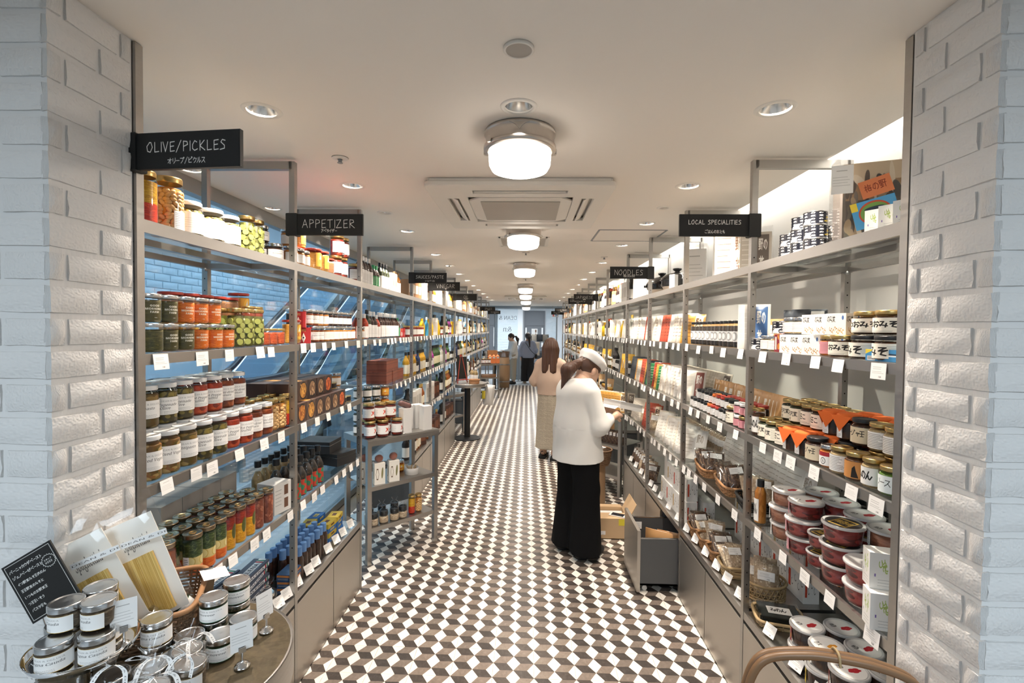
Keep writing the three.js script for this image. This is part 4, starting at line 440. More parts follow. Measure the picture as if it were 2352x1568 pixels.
bottle('ketchup', 'brown sauce bottle with white cap and label', { r: 0.03, h: 0.19, cell: 'brown', cap: M.lidW, label: 'plain', la: 4 }); bottle('redBottle', 'bright red sauce bottle with white label', { r: 0.032, h: 0.17, cell: 'tomato', cap: M.lidW, label: 'plain', la: 2 }); bottle('greenCap', 'dark bottle with green cap and green label', { r: 0.028, h: 0.16, cell: 'brown', cap: M.green, label: 'pouch4', la: 4 }); bottle('wineDark', 'dark glass oil bottle with plain label', { r: 0.03, h: 0.2, cell: 'pesto', label: 'plain', la: 2.4 }); bottle('whiteBottle', 'white ceramic bottle with rounded shoulders', { r: 0.034, h: 0.2, cell: 'beige', cap: M.lidW, label: 'plain', la: 6.2 }); bottle('goldBottle', 'bottle of golden oil with cork stopper', { r: 0.026, h: 0.18, cell: 'honey', cap: M.oak, label: 'plain', la: 1.8 });
// boxes and tins
function face(g, cell, faces) { const a = g.attributes.uv, r = LB.at[cell], pl = [r[0] + (r[2] - r[0]) * 0.03, r[1] + (r[3] - r[1]) * 0.04]; for (let f = 0; f < 6; f++) for (let i = 0; i < 4; i++) { const q = f * 4 + i, c = faces[f]; const rc = c ? LB.at[c] : null; a.setXY(q, rc ? rc[0] + (rc[2] - rc[0]) * a.getX(q) : pl[0], rc ? rc[1] + (rc[3] - rc[1]) * a.getY(q) : pl[1]); } return g; }
function carton(key, desc, w, h, d, cell, o = {}) { kind(key, o.name ?? 'carton', desc, o.cat ?? 'box', w / 2, (g) => { add('body', face(new THREE.BoxGeometry(w, h, d).translate(0, h / 2, 0), cell, [o.side, o.side, o.top, null, cell, o.back]), o.mat ?? M.print, g); if (o.flap) add('lid_edge', bx(w * 1.01, 0.002, d * 1.01, 0, h * 0.7, 0), o.flap, g); }); }
carton('dish0', 'dark food carton printed with brown noodles dish', 0.095, 0.09, 0.1, 'dish0'); carton('dish1', 'food carton printed with golden dish', 0.095, 0.09, 0.1, 'dish1', { top: 'dish1' }); carton('dish2', 'dark food carton printed with mussels dish', 0.095, 0.09, 0.1, 'dish2'); carton('dish3', 'dark food carton printed with orange prawns dish', 0.095, 0.09, 0.1, 'dish3', { side: 'wood' });
carton('balena', 'grey anchovy carton with white lettered band', 0.2, 0.03, 0.07, 'balena', { top: 'balena', side: 'balena' }); carton('redBox', 'small red carton with white diamond', 0.062, 0.075, 0.06, 'redbox', { side: 'redbox' }); carton('sardine', 'blue sardine carton with silver fish', 0.12, 0.032, 0.06, 'sardine'); carton('catBox', 'white carton with brush lettering and brown curls', 0.07, 0.068, 0.06, 'cat', { side: 'cat' }); carton('crabBox', 'dark red carton with orange crab print', 0.05, 0.068, 0.05, 'crab'); carton('sproutBox', 'white carton printed with green sprouts', 0.085, 0.1, 0.05, 'sprout', { side: 'sprout' }); carton('bowBox', 'white gift carton with printed bows and red tab', 0.14, 0.14, 0.07, 'bow', { side: 'bow' }); carton('bowTan', 'white gift carton with printed bows and tan tab', 0.14, 0.14, 0.07, 'bowtan', { side: 'bow' }); carton('newsBox', 'pale grey gift carton with two small photos', 0.1, 0.13, 0.09, 'newsbox'); carton('beigeBox', 'plain beige gift carton', 0.11, 0.16, 0.12, 'price2', { mat: M.beigeBox }); carton('blackGift', 'black gift box tied with silver band', 0.16, 0.07, 0.2, 'nori', { flap: M.lidSteel, mat: M.blackBox }); carton('blueTin', 'blue tin carton with yellow name plate', 0.1, 0.026, 0.065, 'bluetin', { top: 'bluetin', side: 'bluetin' }); carton('yellowTin', 'yellow tin carton', 0.1, 0.026, 0.065, 'yellowtin', { top: 'yellowtin', side: 'yellowtin' }); carton('orangeTin', 'navy tin carton with orange stripe', 0.1, 0.03, 0.065, 'oranget', { side: 'oranget' }); carton('herbBox', 'tall white carton with hexagon emblem', 0.075, 0.15, 0.06, 'herb', { side: 'herb' }); carton('whiteBlock', 'plain white carton in clear film', 0.07, 0.18, 0.07, 'price2', { mat: M.cardW }); carton('woodBox', 'reddish brown wooden gift box', 0.17, 0.09, 0.16, 'wood', { side: 'wood', top: 'wood', name: 'wooden_box' });
kind('can', 'can', 'navy blue fish can with yellow and white print', 'can', 0.04, (g) => { add('body', LB.uv(new THREE.CylinderGeometry(0.0385, 0.0385, 0.046, 24, 1, true, Math.PI, Math.PI * 2), 'can').translate(0, 0.0245, 0), M.gloss, g); for (const y of [0, 0.046]) add('rim', lathe([[0.0005, y + 0.001], [0.036, y + 0.001], [0.037, y], [0.0395, y], [0.0395, y + 0.003], [0.037, y + 0.004], [0.036, y + 0.002], [0.0005, y + 0.002]], 24), M.lidSteel, g); });
kind('flatTin', 'can', 'flat black preserve tin with gold rim', 'can', 0.035, (g) => { add('body', cyl(0.034, 0.032, 0, 0.001, 0, 22), M.lidBlack, g); add('rim', [lathe([[0.034, 0], [0.0355, 0], [0.0355, 0.003], [0.034, 0.004]], 22), lathe([[0.034, 0.03], [0.0355, 0.03], [0.0355, 0.034], [0.0005, 0.034]], 22)], M.lidGold, g); });
// round plastic tubs
function tubG(g, o) { const { r, h, cell, lid, band } = o; add('tub', lathe([[0.0005, 0.001], [r * 0.82, 0.001], [r * 0.86, 0.006], [r * 0.97, h * 0.9], [r, h * 0.92]], 26), M.clear, g); add('contents', CT.uv(rise(lathe([[0.0005, 0.003], [r * 0.81, 0.004], [r * 0.85, 0.01], [r * 0.93, h * 0.8], [0.0005, h * 0.84]], 22)), cell), M.goods, g); add('lid', lathe([[r * 0.99, h * 0.86], [r * 1.03, h * 0.87], [r * 1.03, h * 0.95], [r * 0.99, h], [r * 0.93, h], [r * 0.9, h * 0.965], [0.0005, h * 0.965]], 28), M.frost, g);
  if (lid) { const d = new THREE.CircleGeometry(r * 0.86, 26).rotateX(-Math.PI / 2).translate(0, h * 0.975, 0); add('lid_label', LB.uv(d, lid), M.print, g); }
  if (band) add('side_label', arc(r * 0.965, h * 0.7, h * 0.12, band, 0.34, -0.6, 4), M.print, g); }
const tub = (key, desc, o) => kind(key, 'plastic_tub', desc, 'tub', o.r, (g) => tubG(g, o));
tub('plumTub', 'round clear tub of pickled plums with flower lid', { r: 0.058, h: 0.062, cell: 'plum', lid: 'plum', band: 'pinkl' }); tub('paleTub', 'round clear tub of pale brown plums', { r: 0.058, h: 0.062, cell: 'palepl', lid: 'plum', band: 'price' }); tub('goldTub', 'round tub of plums with gold square on lid', { r: 0.06, h: 0.064, cell: 'plum', lid: 'gold' }); tub('smallTub', 'small round tub of red plums with gold lid', { r: 0.042, h: 0.05, cell: 'plum', lid: 'gold' }); tub('misoTub', 'grey lidded tub with red flower on white label', { r: 0.056, h: 0.075, cell: 'brown', lid: 'plum', band: 'crab' }); tub('misoTubY', 'grey lidded tub with orange dot and yellow band', { r: 0.056, h: 0.075, cell: 'brown', lid: 'orangedot', band: 'yellowtin' }); tub('clearTub', 'clear fluted tub of red plums with printed strip', { r: 0.06, h: 0.06, cell: 'plum', lid: null, band: null });
// soft packs: pillow shapes with crimped ends
function pillow(w, h, t, nx = 8, ny = 10, flat = 0) { const g = new THREE.BoxGeometry(w, h, 1, nx, ny, 1), p = g.attributes.position; for (let i = 0; i < p.count; i++) { const u = p.getX(i) / w * 2, v = p.getY(i) / h * 2, k = Math.pow(Math.max(0, 1 - Math.pow(Math.abs(u), 2.6)), 0.6) * Math.pow(Math.max(0, 1 - Math.pow(Math.abs(v), 4)), 0.6); p.setZ(i, Math.sign(p.getZ(i)) * (0.0012 + (t / 2) * k * (1 + 0.12 * Math.sin(u * 7 + v * 5)))); p.setX(i, p.getX(i) * (1 - 0.06 * k)); } g.translate(0, h / 2, 0); g.computeVertexNormals(); return g; }
function packFace(g, cell, atlas) { const r = atlas.at[cell], a = g.attributes.uv; for (let i = 0; i < a.count; i++) a.setXY(i, r[0] + (r[2] - r[0]) * Math.min(0.98, Math.max(0.02, a.getX(i))), r[1] + (r[3] - r[1]) * Math.min(0.98, Math.max(0.02, a.getY(i)))); return g; }
function pouchK(key, desc, w, h, t, cell, o = {}) { kind(key, { kraft: 'spice_packet', flatWhite: 'flat_packet', dry: 'dried_food_bag', dryPale: 'dried_food_bag', noodleBag: 'noodle_bag' }[key] ?? 'pouch', desc, 'pouch', o.half ?? t / 2 + 0.004, (g) => { const b = packFace(pillow(w, h, t), cell, o.goods ? CT : LB); add('pack', b, o.goods ? M.goods : M.gloss, g); if (o.goods) { add('film', pillow(w * 1.06, h * 1.12, t * 1.15), M.film, g); add('header', LB.uv(new THREE.PlaneGeometry(w * 0.7, h * 0.28), o.header ?? 'price').translate(0, h * 0.72, t * 0.62), M.print, g); } }); }
pouchK('p0', 'cream noodle pouch with brown lettering', 0.13, 0.2, 0.03, 'pouch0'); pouchK('p1', 'red noodle pouch', 0.13, 0.2, 0.03, 'pouch1'); pouchK('p2', 'pale pouch with dusty rose band', 0.13, 0.2, 0.026, 'pouch2'); pouchK('p3', 'white pouch with blue band', 0.13, 0.2, 0.03, 'pouch3'); pouchK('p4', 'green pouch with white lettering', 0.13, 0.18, 0.03, 'pouch4'); pouchK('p5', 'amber pouch with cream panel', 0.13, 0.19, 0.03, 'pouch5'); pouchK('p6', 'grey brown pouch with dark panel', 0.13, 0.18, 0.026, 'pouch6'); pouchK('p7', 'dark grey pouch with pale panel', 0.13, 0.2, 0.026, 'pouch7'); pouchK('p8', 'plain white pouch', 0.13, 0.2, 0.026, 'pouch8'); pouchK('kraft', 'brown paper spice packet', 0.11, 0.14, 0.02, 'brownpack'); pouchK('dry', 'clear bag of dried mushrooms with white header', 0.1, 0.13, 0.03, 'dried', { goods: true }); pouchK('dryPale', 'clear bag of pale dried slices', 0.1, 0.14, 0.03, 'drypale', { goods: true }); pouchK('noodleBag', 'clear bag of dried noodles', 0.12, 0.2, 0.035, 'noodle', { goods: true, header: 'pouch0' }); pouchK('flatWhite', 'thin white packet', 0.15, 0.19, 0.012, 'pouch8'); pouchK('navyBag', 'clear bag of dark blue sachets', 0.12, 0.17, 0.05, 'pouch7');

// ------------------------------------------------------------------ setting goods on the shelves
const nWords = (t) => t.split(/[\s,]+/).length;
function say(desc, place) { let d = desc; if (nWords(d + ' ' + place) > 16) d = d.split(/ with | printed | in | standing | over /)[0]; const w = d.split(' '); while (nWords(w.join(' ') + ' ' + place) > 16 && w.length > 2) w.pop(); while (/^(of|and|with|the)$/.test(w[w.length - 1])) w.pop(); return w.join(' ') + ', ' + place; }
const TURN = { L: 1.25, R: -1.25 };
function row(side, bay, shelf, rowName, depth, z, list, o = {}) { // z: centre of the first; walks away from the camera
  const s = side === 'L' ? -1 : 1, y = (o.y ?? (shelf < 4 ? LEVELS[shelf] : TOP)) + (o.up ?? 0), x = (side === 'L' ? XL : XR) + s * depth, shelfName = shelf < 4 ? ['top', 'second', 'third', 'fourth'][shelf] + ' shelf' : 'cabinet top', where = o.where ?? (side === 'L' ? bayL(bay) : bayR(bay));
  let at = z, i = 0;
  for (let key of list) {
    let gap = 0.004; if (typeof key === 'number') { at -= key; continue; }
    const k = K[key]; if (!k) throw new Error('kind ' + key);
    if (i || o.fromEdge) at -= k.half;
    const ob = put(k.make(), k.name, [x + rr(-0.004, 0.004) * (o.jit ?? 1), y + 0.0006, at], (o.turn ?? TURN[side]) + rr(-0.18, 0.18) * (o.jit ?? (o.lean ? 0.25 : 1)), say(k.desc, `${ord(i)} in ${rowName} row, ${shelfName}, ${where}`), k.cat, `${rowName} row of the ${shelfName}, ${where}`);
    if (o.lean) { ob.rotation.order = 'YXZ'; ob.rotation.x = o.lean; }
    at -= k.half + gap + (o.gap ?? 0); i++;
  }
}
const rpt = (k, n) => Array(n).fill(k);
// ---- glass-wall side, pickles bay
row('L', 0, 0, 'front', 0.075, -1.37, ['tallLayer', 0.018, 'bigBeans', 'oliveBig', 0.01, 'oliveBig', 0.002, 'oliveBig', 0.05, 'cucumber', 0.006, 'cucumber', 0.07, 'darkPaste']);
row('L', 0, 0, 'second', 0.165, -1.56, ['tallLayer', 0.1, 'oliveBig', 0.32, 'tunaJar', 'tunaJar']);
row('L', 0, 0, 'upper', 0.13, -2.08, ['darkPaste'], { up: 0.076 }); row('L', 0, 0, 'back', 0.13, -2.085, ['darkPaste']);
row('L', 0, 1, 'front', 0.046, -1.352, ['farmDark', 'farmGreen', 'farmGreen', 'farmOrange', 0.002, 'farmOrange', 'farmOrange', 'cucumber', 'cucumber', 'cucumber', 'redShred', 'redShred', 'redShred'], { turn: 0.95 });
row('L', 0, 1, 'upper front', 0.05, -1.352, ['farmGreen', 'farmGreen', 'farmOrange', 'farmOrange', 'farmOrange'], { up: 0.0845, turn: 0.95 });
row('L', 0, 1, 'second', 0.118, -1.36, ['farmGreen', 'farmGreen', 'farmOrange', 'farmOrange', 'farmOrange', 0.012, 'cucumber', 'cucumber', 'cucumber', 0.01, 'roseShred', 'roseShred', 'roseShred'], { turn: 0.95 });
row('L', 0, 1, 'upper second', 0.118, -1.97, ['roseShred', 'roseShred'], { up: 0.081 });
row('L', 0, 1, 'back', 0.21, -1.66, rpt('ortizJar', 6), {}); row('L', 0, 1, 'upper back', 0.21, -1.66, rpt('tunaJar', 5).concat('ortizJar'), { up: 0.1105 });
row('L', 0, 2, 'front', 0.05, -1.345, ['mixed', 'mixed', 'anti', 'tape', 'tape', 'stuf', 'stuf', 'semi', 'semi', 'beans', 'beans', 'slimLayer', 'slimLayer'], { turn: 1.0 });
row('L', 0, 2, 'second', 0.128, -1.36, ['mixed', 'anti', 'anti', 'tape', 'stuf', 'stuf', 'semi', 'semi', 0.02, 'beans', 'beans', 'slimLayer', 'slimLayer'], { turn: 1.0 });
row('L', 0, 2, 'upper second', 0.128, -1.36, ['mixed', 'anti', 'tape', 'tape', 'stuf', 'stuf', 'semi', 'semi'], { up: 0.1305, turn: 1.0 });
row('L', 0, 2, 'third', 0.205, -1.39, ['mixed', 'anti', 'anti', 'tape', 'stuf', 'stuf', 'semi', 'semi', 0.02, 'beans', 'beans'], { turn: 1.0 });
row('L', 0, 2, 'upper third', 0.205, -1.39, ['mixed', 'anti', 'tape', 'tape', 'stuf', 'stuf', 'semi', 'semi'], { up: 0.1305, turn: 1.0 });
row('L', 0, 2, 'back', 0.3, -1.9, ['dish0', 'dish1'], { turn: Math.PI / 2, jit: 0.2 }); row('L', 0, 2, 'upper back', 0.3, -1.9, ['dish2', 'dish3'], { turn: Math.PI / 2, up: 0.091, jit: 0.2 });
row('L', 0, 3, 'front', 0.042, -1.52, ['lemon', 'lemon', 'lemon', 'yellowpep', 'yellowpep', 'yellowpep', 'pinkroot', 'pinkroot'], { turn: 1.0 });
row('L', 0, 3, 'second', 0.106, -1.5, ['lemon', 'lemon', 'lemon', 'lemon', 'yellowpep', 'yellowpep', 'pinkroot', 'pinkroot'], { turn: 1.0 }); row('L', 0, 3, 'third', 0.17, -1.53, ['lemon', 'lemon', 'lemon', 'yellowpep', 'yellowpep', 'pinkroot', 'pinkroot'], { turn: 1.0 });
row('L', 0, 3, 'near', 0.07, -1.37, ['ambert', 0.012, 'ambert']); row('L', 0, 3, 'far', 0.07, -2.075, ['newsBox'], { turn: 1.35 });
row('L', 0, 3, 'back', 0.32, -1.72, ['beigeBox', 'beigeBox', 'beigeBox', 'beigeBox'], { turn: Math.PI / 2, jit: 0.1 }); row('L', 0, 3, 'single', 0.19, -2.01, ['whiteJam'], { up: 0 });
for (let k = 0; k < 5; k++) row('L', 0, 4, 'carton layer ' + ORD[k], 0.17, -2.06, ['balena'], { up: k * 0.031, turn: 1.57 + (k % 2 ? 0.05 : -0.04), jit: 0.6 });
for (let k = 0; k < 4; k++) row('L', 0, 4, 'rear carton layer ' + ORD[k], 0.29, -2.02, ['balena'], { up: k * 0.031, turn: 1.57, jit: 0.6 });
// ---- appetizer bay
row('L', 1, 0, 'front', 0.06, -2.21, ['whiteJam', 'whiteJam', 'whiteJam', 0.03, 'ortizJar', 0.004, 'ortizJar', 'tunaJar', 0.04, 'xJar', 'xJar']); row('L', 1, 0, 'upper front', 0.06, -2.76, ['xJar', 'xJar'], { up: 0.1185 }); row('L', 1, 0, 'upper near', 0.085, -2.24, ['whiteJam'], { up: 0.083 }); row('L', 1, 0, 'second', 0.14, -2.4, ['ortizJar', 'ortizJar', 'ortizJar']); row('L', 1, 0, 'upper second', 0.14, -2.44, ['ortizJar'], { up: 0.1105 });
row('L', 1, 1, 'near', 0.05, -2.2, ['ortizJar'], {}); row('L', 1, 1, 'carton', 0.04, -2.3, ['redBox'], { turn: 0.35, jit: 0.3 }); row('L', 1, 1, 'upper carton', 0.055, -2.28, ['redBox'], { turn: 0.35, up: 0.0755, jit: 0.3 });
row('L', 1, 1, 'front', 0.045, -2.405, ['whiteJamBlue', 'whiteJamBlue', 'whiteJam', 'whiteJam', 'whiteJam', 'whiteJam', 'whiteJam', 'whiteJam', 'whiteJam']); row('L', 1, 1, 'upper front', 0.06, -2.37, ['whiteJamBlue', 'whiteJamBlue', 'whiteJam', 'whiteJam', 'whiteJamDark', 'whiteJamDark', 'whiteJamDark', 'whiteJamDark', 'whiteJamDark'], { up: 0.0825 });
row('L', 1, 1, 'second', 0.115, -2.37, rpt('whiteJam', 9)); row('L', 1, 1, 'upper second', 0.13, -2.37, rpt('whiteJamDark', 9), { up: 0.0825 });
row('L', 1, 2, 'front', 0.055, -2.21, ['dish0', 'dish1', 'dish2', 'dish2', 'dish2', 'dish3', 0.02, 'flatTin', 'flatTin'], { turn: Math.PI / 2, jit: 0.12, gap: -0.002 }); row('L', 1, 2, 'upper front', 0.1, -2.22, ['dish0', 'dish1', 'dish2', 'dish2', 'dish3', 0.05, 'flatTin'], { turn: Math.PI / 2, jit: 0.12, up: 0.0905 }); row('L', 1, 2, 'second', 0.17, -2.22, ['dish0', 'dish1', 'dish2', 'dish2', 'dish3', 'dish3'], { turn: Math.PI / 2, jit: 0.1 }); row('L', 1, 2, 'upper second', 0.205, -2.22, ['dish0', 'dish1', 'dish2', 'dish2', 'dish3'], { turn: Math.PI / 2, jit: 0.1, up: 0.0905 });
row('L', 1, 2, 'far', 0.13, -2.84, ['whiteJamDark', 'whiteJam']); row('L', 1, 2, 'upper far', 0.13, -2.84, ['flatTin', 'whiteJam'], { up: 0.083 });
row('L', 1, 3, 'front', 0.045, -2.21, ['checkBottle', 'checkBottle', 'checkBottle', 'checkBottle', 'checkBottle']); row('L', 1, 3, 'second', 0.12, -2.2, ['checkBottle', 'checkBottle', 'checkBottle', 'checkBottle', 'checkBottle']); row('L', 1, 3, 'back', 0.2, -2.18, rpt('blackCap', 6)); row('L', 1, 3, 'gift', 0.12, -2.86, ['blackGift'], { turn: 1.35 }); row('L', 1, 3, 'upper gift', 0.2, -2.84, ['blackGift'], { turn: 1.5, up: 0.0705 }); row('L', 1, 3, 'rear gift', 0.31, -2.75, ['blackGift', 'blackGift'], { turn: 1.5 });
row('L', 1, 4, 'front', 0.06, -2.26, [0.03, ...rpt('blueBottle', 7)]); row('L', 1, 4, 'second', 0.115, -2.25, rpt('blueBottle', 8)); row('L', 1, 4, 'third', 0.17, -2.22, rpt('blueBottle', 8));
for (let k = 0; k < 4; k++) { row('L', 1, 4, 'tin layer ' + ORD[k], 0.1, -2.72, [k % 2 ? 'yellowTin' : 'blueTin', k < 3 ? 'blueTin' : 'yellowTin'], { up: k * 0.0265, turn: 1.57, jit: 0.5 }); row('L', 1, 4, 'rear tin layer ' + ORD[k], 0.2, -2.7, ['yellowTin', 'blueTin'], { up: k * 0.0265, turn: 1.57, jit: 0.5 }); }
for (let k = 0; k < 3; k++) row('L', 1, 4, 'near tin layer ' + ORD[k], 0.06, -2.19, ['orangeTin'], { up: k * 0.0305, turn: 1.57, jit: 0.4 });
// ---- wide bay before the sauces sign
row('L', 2, 0, 'front', 0.07, -3.08, ['xJar', 'ketchup', 'ketchup', 'ketchup', 'ketchup', 0.03, 'greenCap', 'greenCap', 0.05, 'wineDark', 'wineDark', 'wineDark', 0.03, 'herbBox', 'herbBox', 'goldBottle', 'goldBottle', 'goldBottle']);
row('L', 2, 1, 'front', 0.06, -3.08, ['redBottle', 'whiteJam', 'redBottle', 'wineDark', 'ketchup', 'ketchup', 'redBottle', 'ketchup', 'ketchup', 'ketchup', 'ketchup', 'ketchup', 'ketchup', 'ketchup', 'ketchup', 'greenCap', 'redBox', 'redBox']);
row('L', 2, 2, 'front', 0.15, -3.86, ['woodBox', 'woodBox', 'woodBox'], { turn: 1.57, jit: 0.3 }); row('L', 2, 2, 'upper', 0.15, -3.87, ['woodBox', 'woodBox'], { up: 0.0905, turn: 1.57, jit: 0.3 });

// ---- wall-side bay nearest the camera
for (const [k, n] of [[0, ['can', 'can', 'can']], [1, ['can', 'can', 'can']], [2, ['can', 'can']]]) row('R', 0, 0, ['front', 'upper', 'topmost'][k], 0.085 + k * 0.006, -1.8 - k * 0.01, n, { up: k * 0.0505 });
row('R', 0, 0, 'second', 0.17, -1.8, ['can', 'can', 'can', 'can']); row('R', 0, 0, 'upper second', 0.17, -1.8, ['can', 'can', 'can'], { up: 0.0505 });
row('R', 0, 1, 'front', 0.045, -1.36, ['misoBig', 'misoBig', 'misoGold', 'salmon', 0.002, 'catBox', 'catBox', 'catBox', 'crabBox', 'flake', 'flake', 'can']); row('R', 0, 1, 'upper front', 0.055, -1.37, ['misoGold', 'misoGold', 0.03, 'catBox', 'catBox', 'catBox', 0.02, 'flake', 'flake', 'can'], { up: 0.0705 }); row('R', 0, 1, 'second', 0.14, -1.36, ['misoGold', 'misoGold', 'misoBig', 'misoGold', 'catBox', 'catBox', 'catBox', 'flake', 'can']); row('R', 0, 1, 'upper second', 0.14, -1.36, ['misoGold', 'misoGold', 'misoGold', 'misoGold', 'catBox', 'catBox'], { up: 0.0705 }); row('R', 0, 1, 'bag', 0.16, -1.95, ['navyBag', 0.01, 'navyBag'], { turn: -0.6, lean: -0.12 });
put(K.sardine.make(), 'carton', [XR + 0.012 + 0.03, LEVELS[1] + 0.001, -1.345], -1.4, 'blue sardine carton with silver fish before the miso jars', 'box', 'sardine cartons');
row('R', 0, 2, 'front', 0.045, -1.345, ['greenJar', 'brushW', 'orangeCat', 'smallText', 'markJar', 'jan', 'clothJar', 'clothJar', 'nameko', 'nozawa', 'nozawa', 'tallSauce']); row('R', 0, 2, 'second', 0.115, -1.35, ['brushW', 'orangeCat', 'smallText', 'markJar', 'jan', 'clothJar', 'clothJar', 'clothJar', 'nameko', 'nozawa', 'nozawa']); row('R', 0, 2, 'upper second', 0.115, -1.35, ['brushW', 'smallText', 'smallText', 'jan', 'clothJar', 'clothJar', 'nameko', 'nameko', 'nozawa', 'nozawa'], { up: 0.0865 }); row('R', 0, 2, 'third', 0.19, -1.35, rpt('smallText', 3).concat(rpt('clothJar', 4), rpt('nozawa', 4))); row('R', 0, 2, 'upper third', 0.19, -1.35, ['smallText', 'clothJar', 'clothJar', 'clothJar', 'clothJar', 'nozawa', 'nozawa', 'nozawa', 'nozawa', 'nozawa'], { up: 0.0865 }); row('R', 0, 2, 'back', 0.3, -1.8, rpt('pinkJar', 5)); row('R', 0, 2, 'upper back', 0.3, -1.95, rpt('pinkJar', 3), { up: 0.0555 });
row('R', 0, 3, 'tub', 0.07, -1.46, ['clearTub', 0.004, 'goldTub', 'smallTub', 'plumTub', 'paleTub']); row('R', 0, 3, 'upper tub', 0.07, -1.46, ['clearTub', 0.004, 'goldTub', 'smallTub', 'plumTub', 'paleTub'], { up: 0.0645 }); row('R', 0, 3, 'third tier tub', 0.075, -1.59, ['goldTub', 0.088, 'plumTub', 'paleTub'], { up: 0.129 }); row('R', 0, 3, 'second tub', 0.195, -1.42, ['paleTub', 'goldTub', 'goldTub', 'plumTub', 'plumTub']); row('R', 0, 3, 'upper second tub', 0.195, -1.42, ['paleTub', 'goldTub', 'goldTub', 'plumTub', 'plumTub'], { up: 0.0645 }); row('R', 0, 3, 'third tier second tub', 0.195, -1.43, ['paleTub', 'paleTub', 'plumTub', 'plumTub', 'paleTub'], { up: 0.129 });
row('R', 0, 3, 'bottle', 0.04, -2.06, ['amberBottle'], {}); row('R', 0, 3, 'back bottle', 0.3, -1.5, rpt('soyBottle', 10)); row('R', 0, 3, 'rear bottle', 0.36, -1.52, rpt('soyBottle', 9));
row('R', 0, 3, 'carton', 0.035, -1.345, ['sproutBox'], { turn: -0.25, jit: 0.2 }); row('R', 0, 3, 'upper carton', 0.05, -1.37, ['sproutBox'], { turn: -0.25, up: 0.1005, jit: 0.2 });
row('R', 0, 4, 'tub', 0.075, -1.43, ['misoTub', 'misoTub', 'misoTubY', 'misoTub']); row('R', 0, 4, 'upper tub', 0.08, -1.43, ['misoTub', 'misoTub', 'misoTubY', 'misoTub'], { up: 0.0755 }); row('R', 0, 4, 'second tub', 0.195, -1.42, ['misoTubY', 'misoTubY', 'misoTub', 'misoTub']); row('R', 0, 4, 'upper second tub', 0.195, -1.42, ['misoTubY', 'misoTubY', 'misoTub', 'misoTub'], { up: 0.0755 });
// ---- local specialities bay
row('R', 1, 1, 'front', 0.045, -2.24, [0.02, ...rpt('spiceTall', 12)]); row('R', 1, 1, 'second', 0.13, -2.21, rpt('kraft', 24), { turn: -1.35, gap: 0.003, lean: -0.25 }); row('R', 1, 1, 'near bag', 0.05, -2.185, ['p3'], { turn: -0.5, lean: -0.1 });
row('R', 1, 2, 'front', 0.04, -2.175, ['pinkJam', 'pinkJam', 'pinkJar', 'nameko', 'spiceSmall', 'spiceSmall', 'spiceRed', 'spiceRed', 'spiceOrange', 'spiceSmall', 'spiceSmall', 'spiceSmall', 'spiceSmall', 'spiceSmall']); row('R', 1, 2, 'upper front', 0.05, -2.19, ['pinkJam', 'pinkJar', 'pinkJar', 0.01, 'spiceSmall', 'spiceSmall', 'spiceRed', 'spiceRed', 'spiceOrange', 'spiceSmall', 'spiceSmall', 'spiceSmall', 'spiceSmall'], { up: 0.0565 }); row('R', 1, 2, 'second', 0.1, -2.18, rpt('spiceSmall', 8).concat(rpt('spiceRed', 6))); row('R', 1, 2, 'upper second', 0.105, -2.2, rpt('spiceRed', 7).concat(rpt('spiceSmall', 6)), { up: 0.0565 }); row('R', 1, 2, 'back', 0.24, -2.2, rpt('kraft', 26), { turn: -1.35, gap: 0.003, lean: -0.2 });
row('R', 1, 3, 'packet', 0.26, -2.2, rpt('flatWhite', 26), { turn: -1.35, lean: -0.25, gap: 0.006 });
row('R', 1, 4, 'carton', 0.33, -2.25, rpt('bowBox', 5), { turn: -1.57, jit: 0.2 }); row('R', 1, 4, 'upper carton', 0.33, -2.25, rpt('bowTan', 5), { turn: -1.57, up: 0.1405, jit: 0.2 });
// ---- clay pot bay, noodles bay
row('R', 2, 1, 'front', 0.08, -3.07, ['p5', 'p5', 0.02, 'p0', 'p0', 'p0', 'p3', 'p3', 'p1', 'p1', 'p1', 'p1', 0.02, 'p2', 'p2', 'p0', 'p0'], { turn: -0.75, lean: -0.28, gap: 0.01 });
row('R', 2, 2, 'front', 0.09, -3.07, ['p2', 'p8', 'p2', 'p8', 'p0', 'p8', 'p2', 'p0', 'p2', 'p6', 'p4', 'p5', 'p1'], { turn: -0.65, lean: -0.34, gap: 0.024 }); row('R', 2, 2, 'back', 0.26, -3.06, rpt('p6', 20), { turn: -1.2, lean: -0.2, gap: 0.005 });
row('R', 2, 3, 'front', 0.09, -3.07, Array.from({ length: 15 }, (_, i) => ['flatWhite', 'dryPale', 'p8', 'flatWhite', 'p0'][i % 5]), { turn: -0.75, lean: -0.42, gap: 0.014 }); row('R', 2, 3, 'back', 0.27, -3.06, rpt('dryPale', 18), { turn: -1.2, lean: -0.2 });
row('R', 2, 4, 'carton', 0.09, -3.12, ['bowBox', 'bowTan', 'bowBox', 'bowTan'], { turn: -1.57, jit: 0.2 }); row('R', 2, 4, 'upper carton', 0.1, -3.14, ['bowTan', 'bowBox', 'bowTan', 'whiteBlock'], { turn: -1.57, up: 0.1405, jit: 0.2 }); row('R', 2, 4, 'rear carton', 0.2, -3.12, rpt('bowBox', 5), { turn: -1.57, jit: 0.2 });
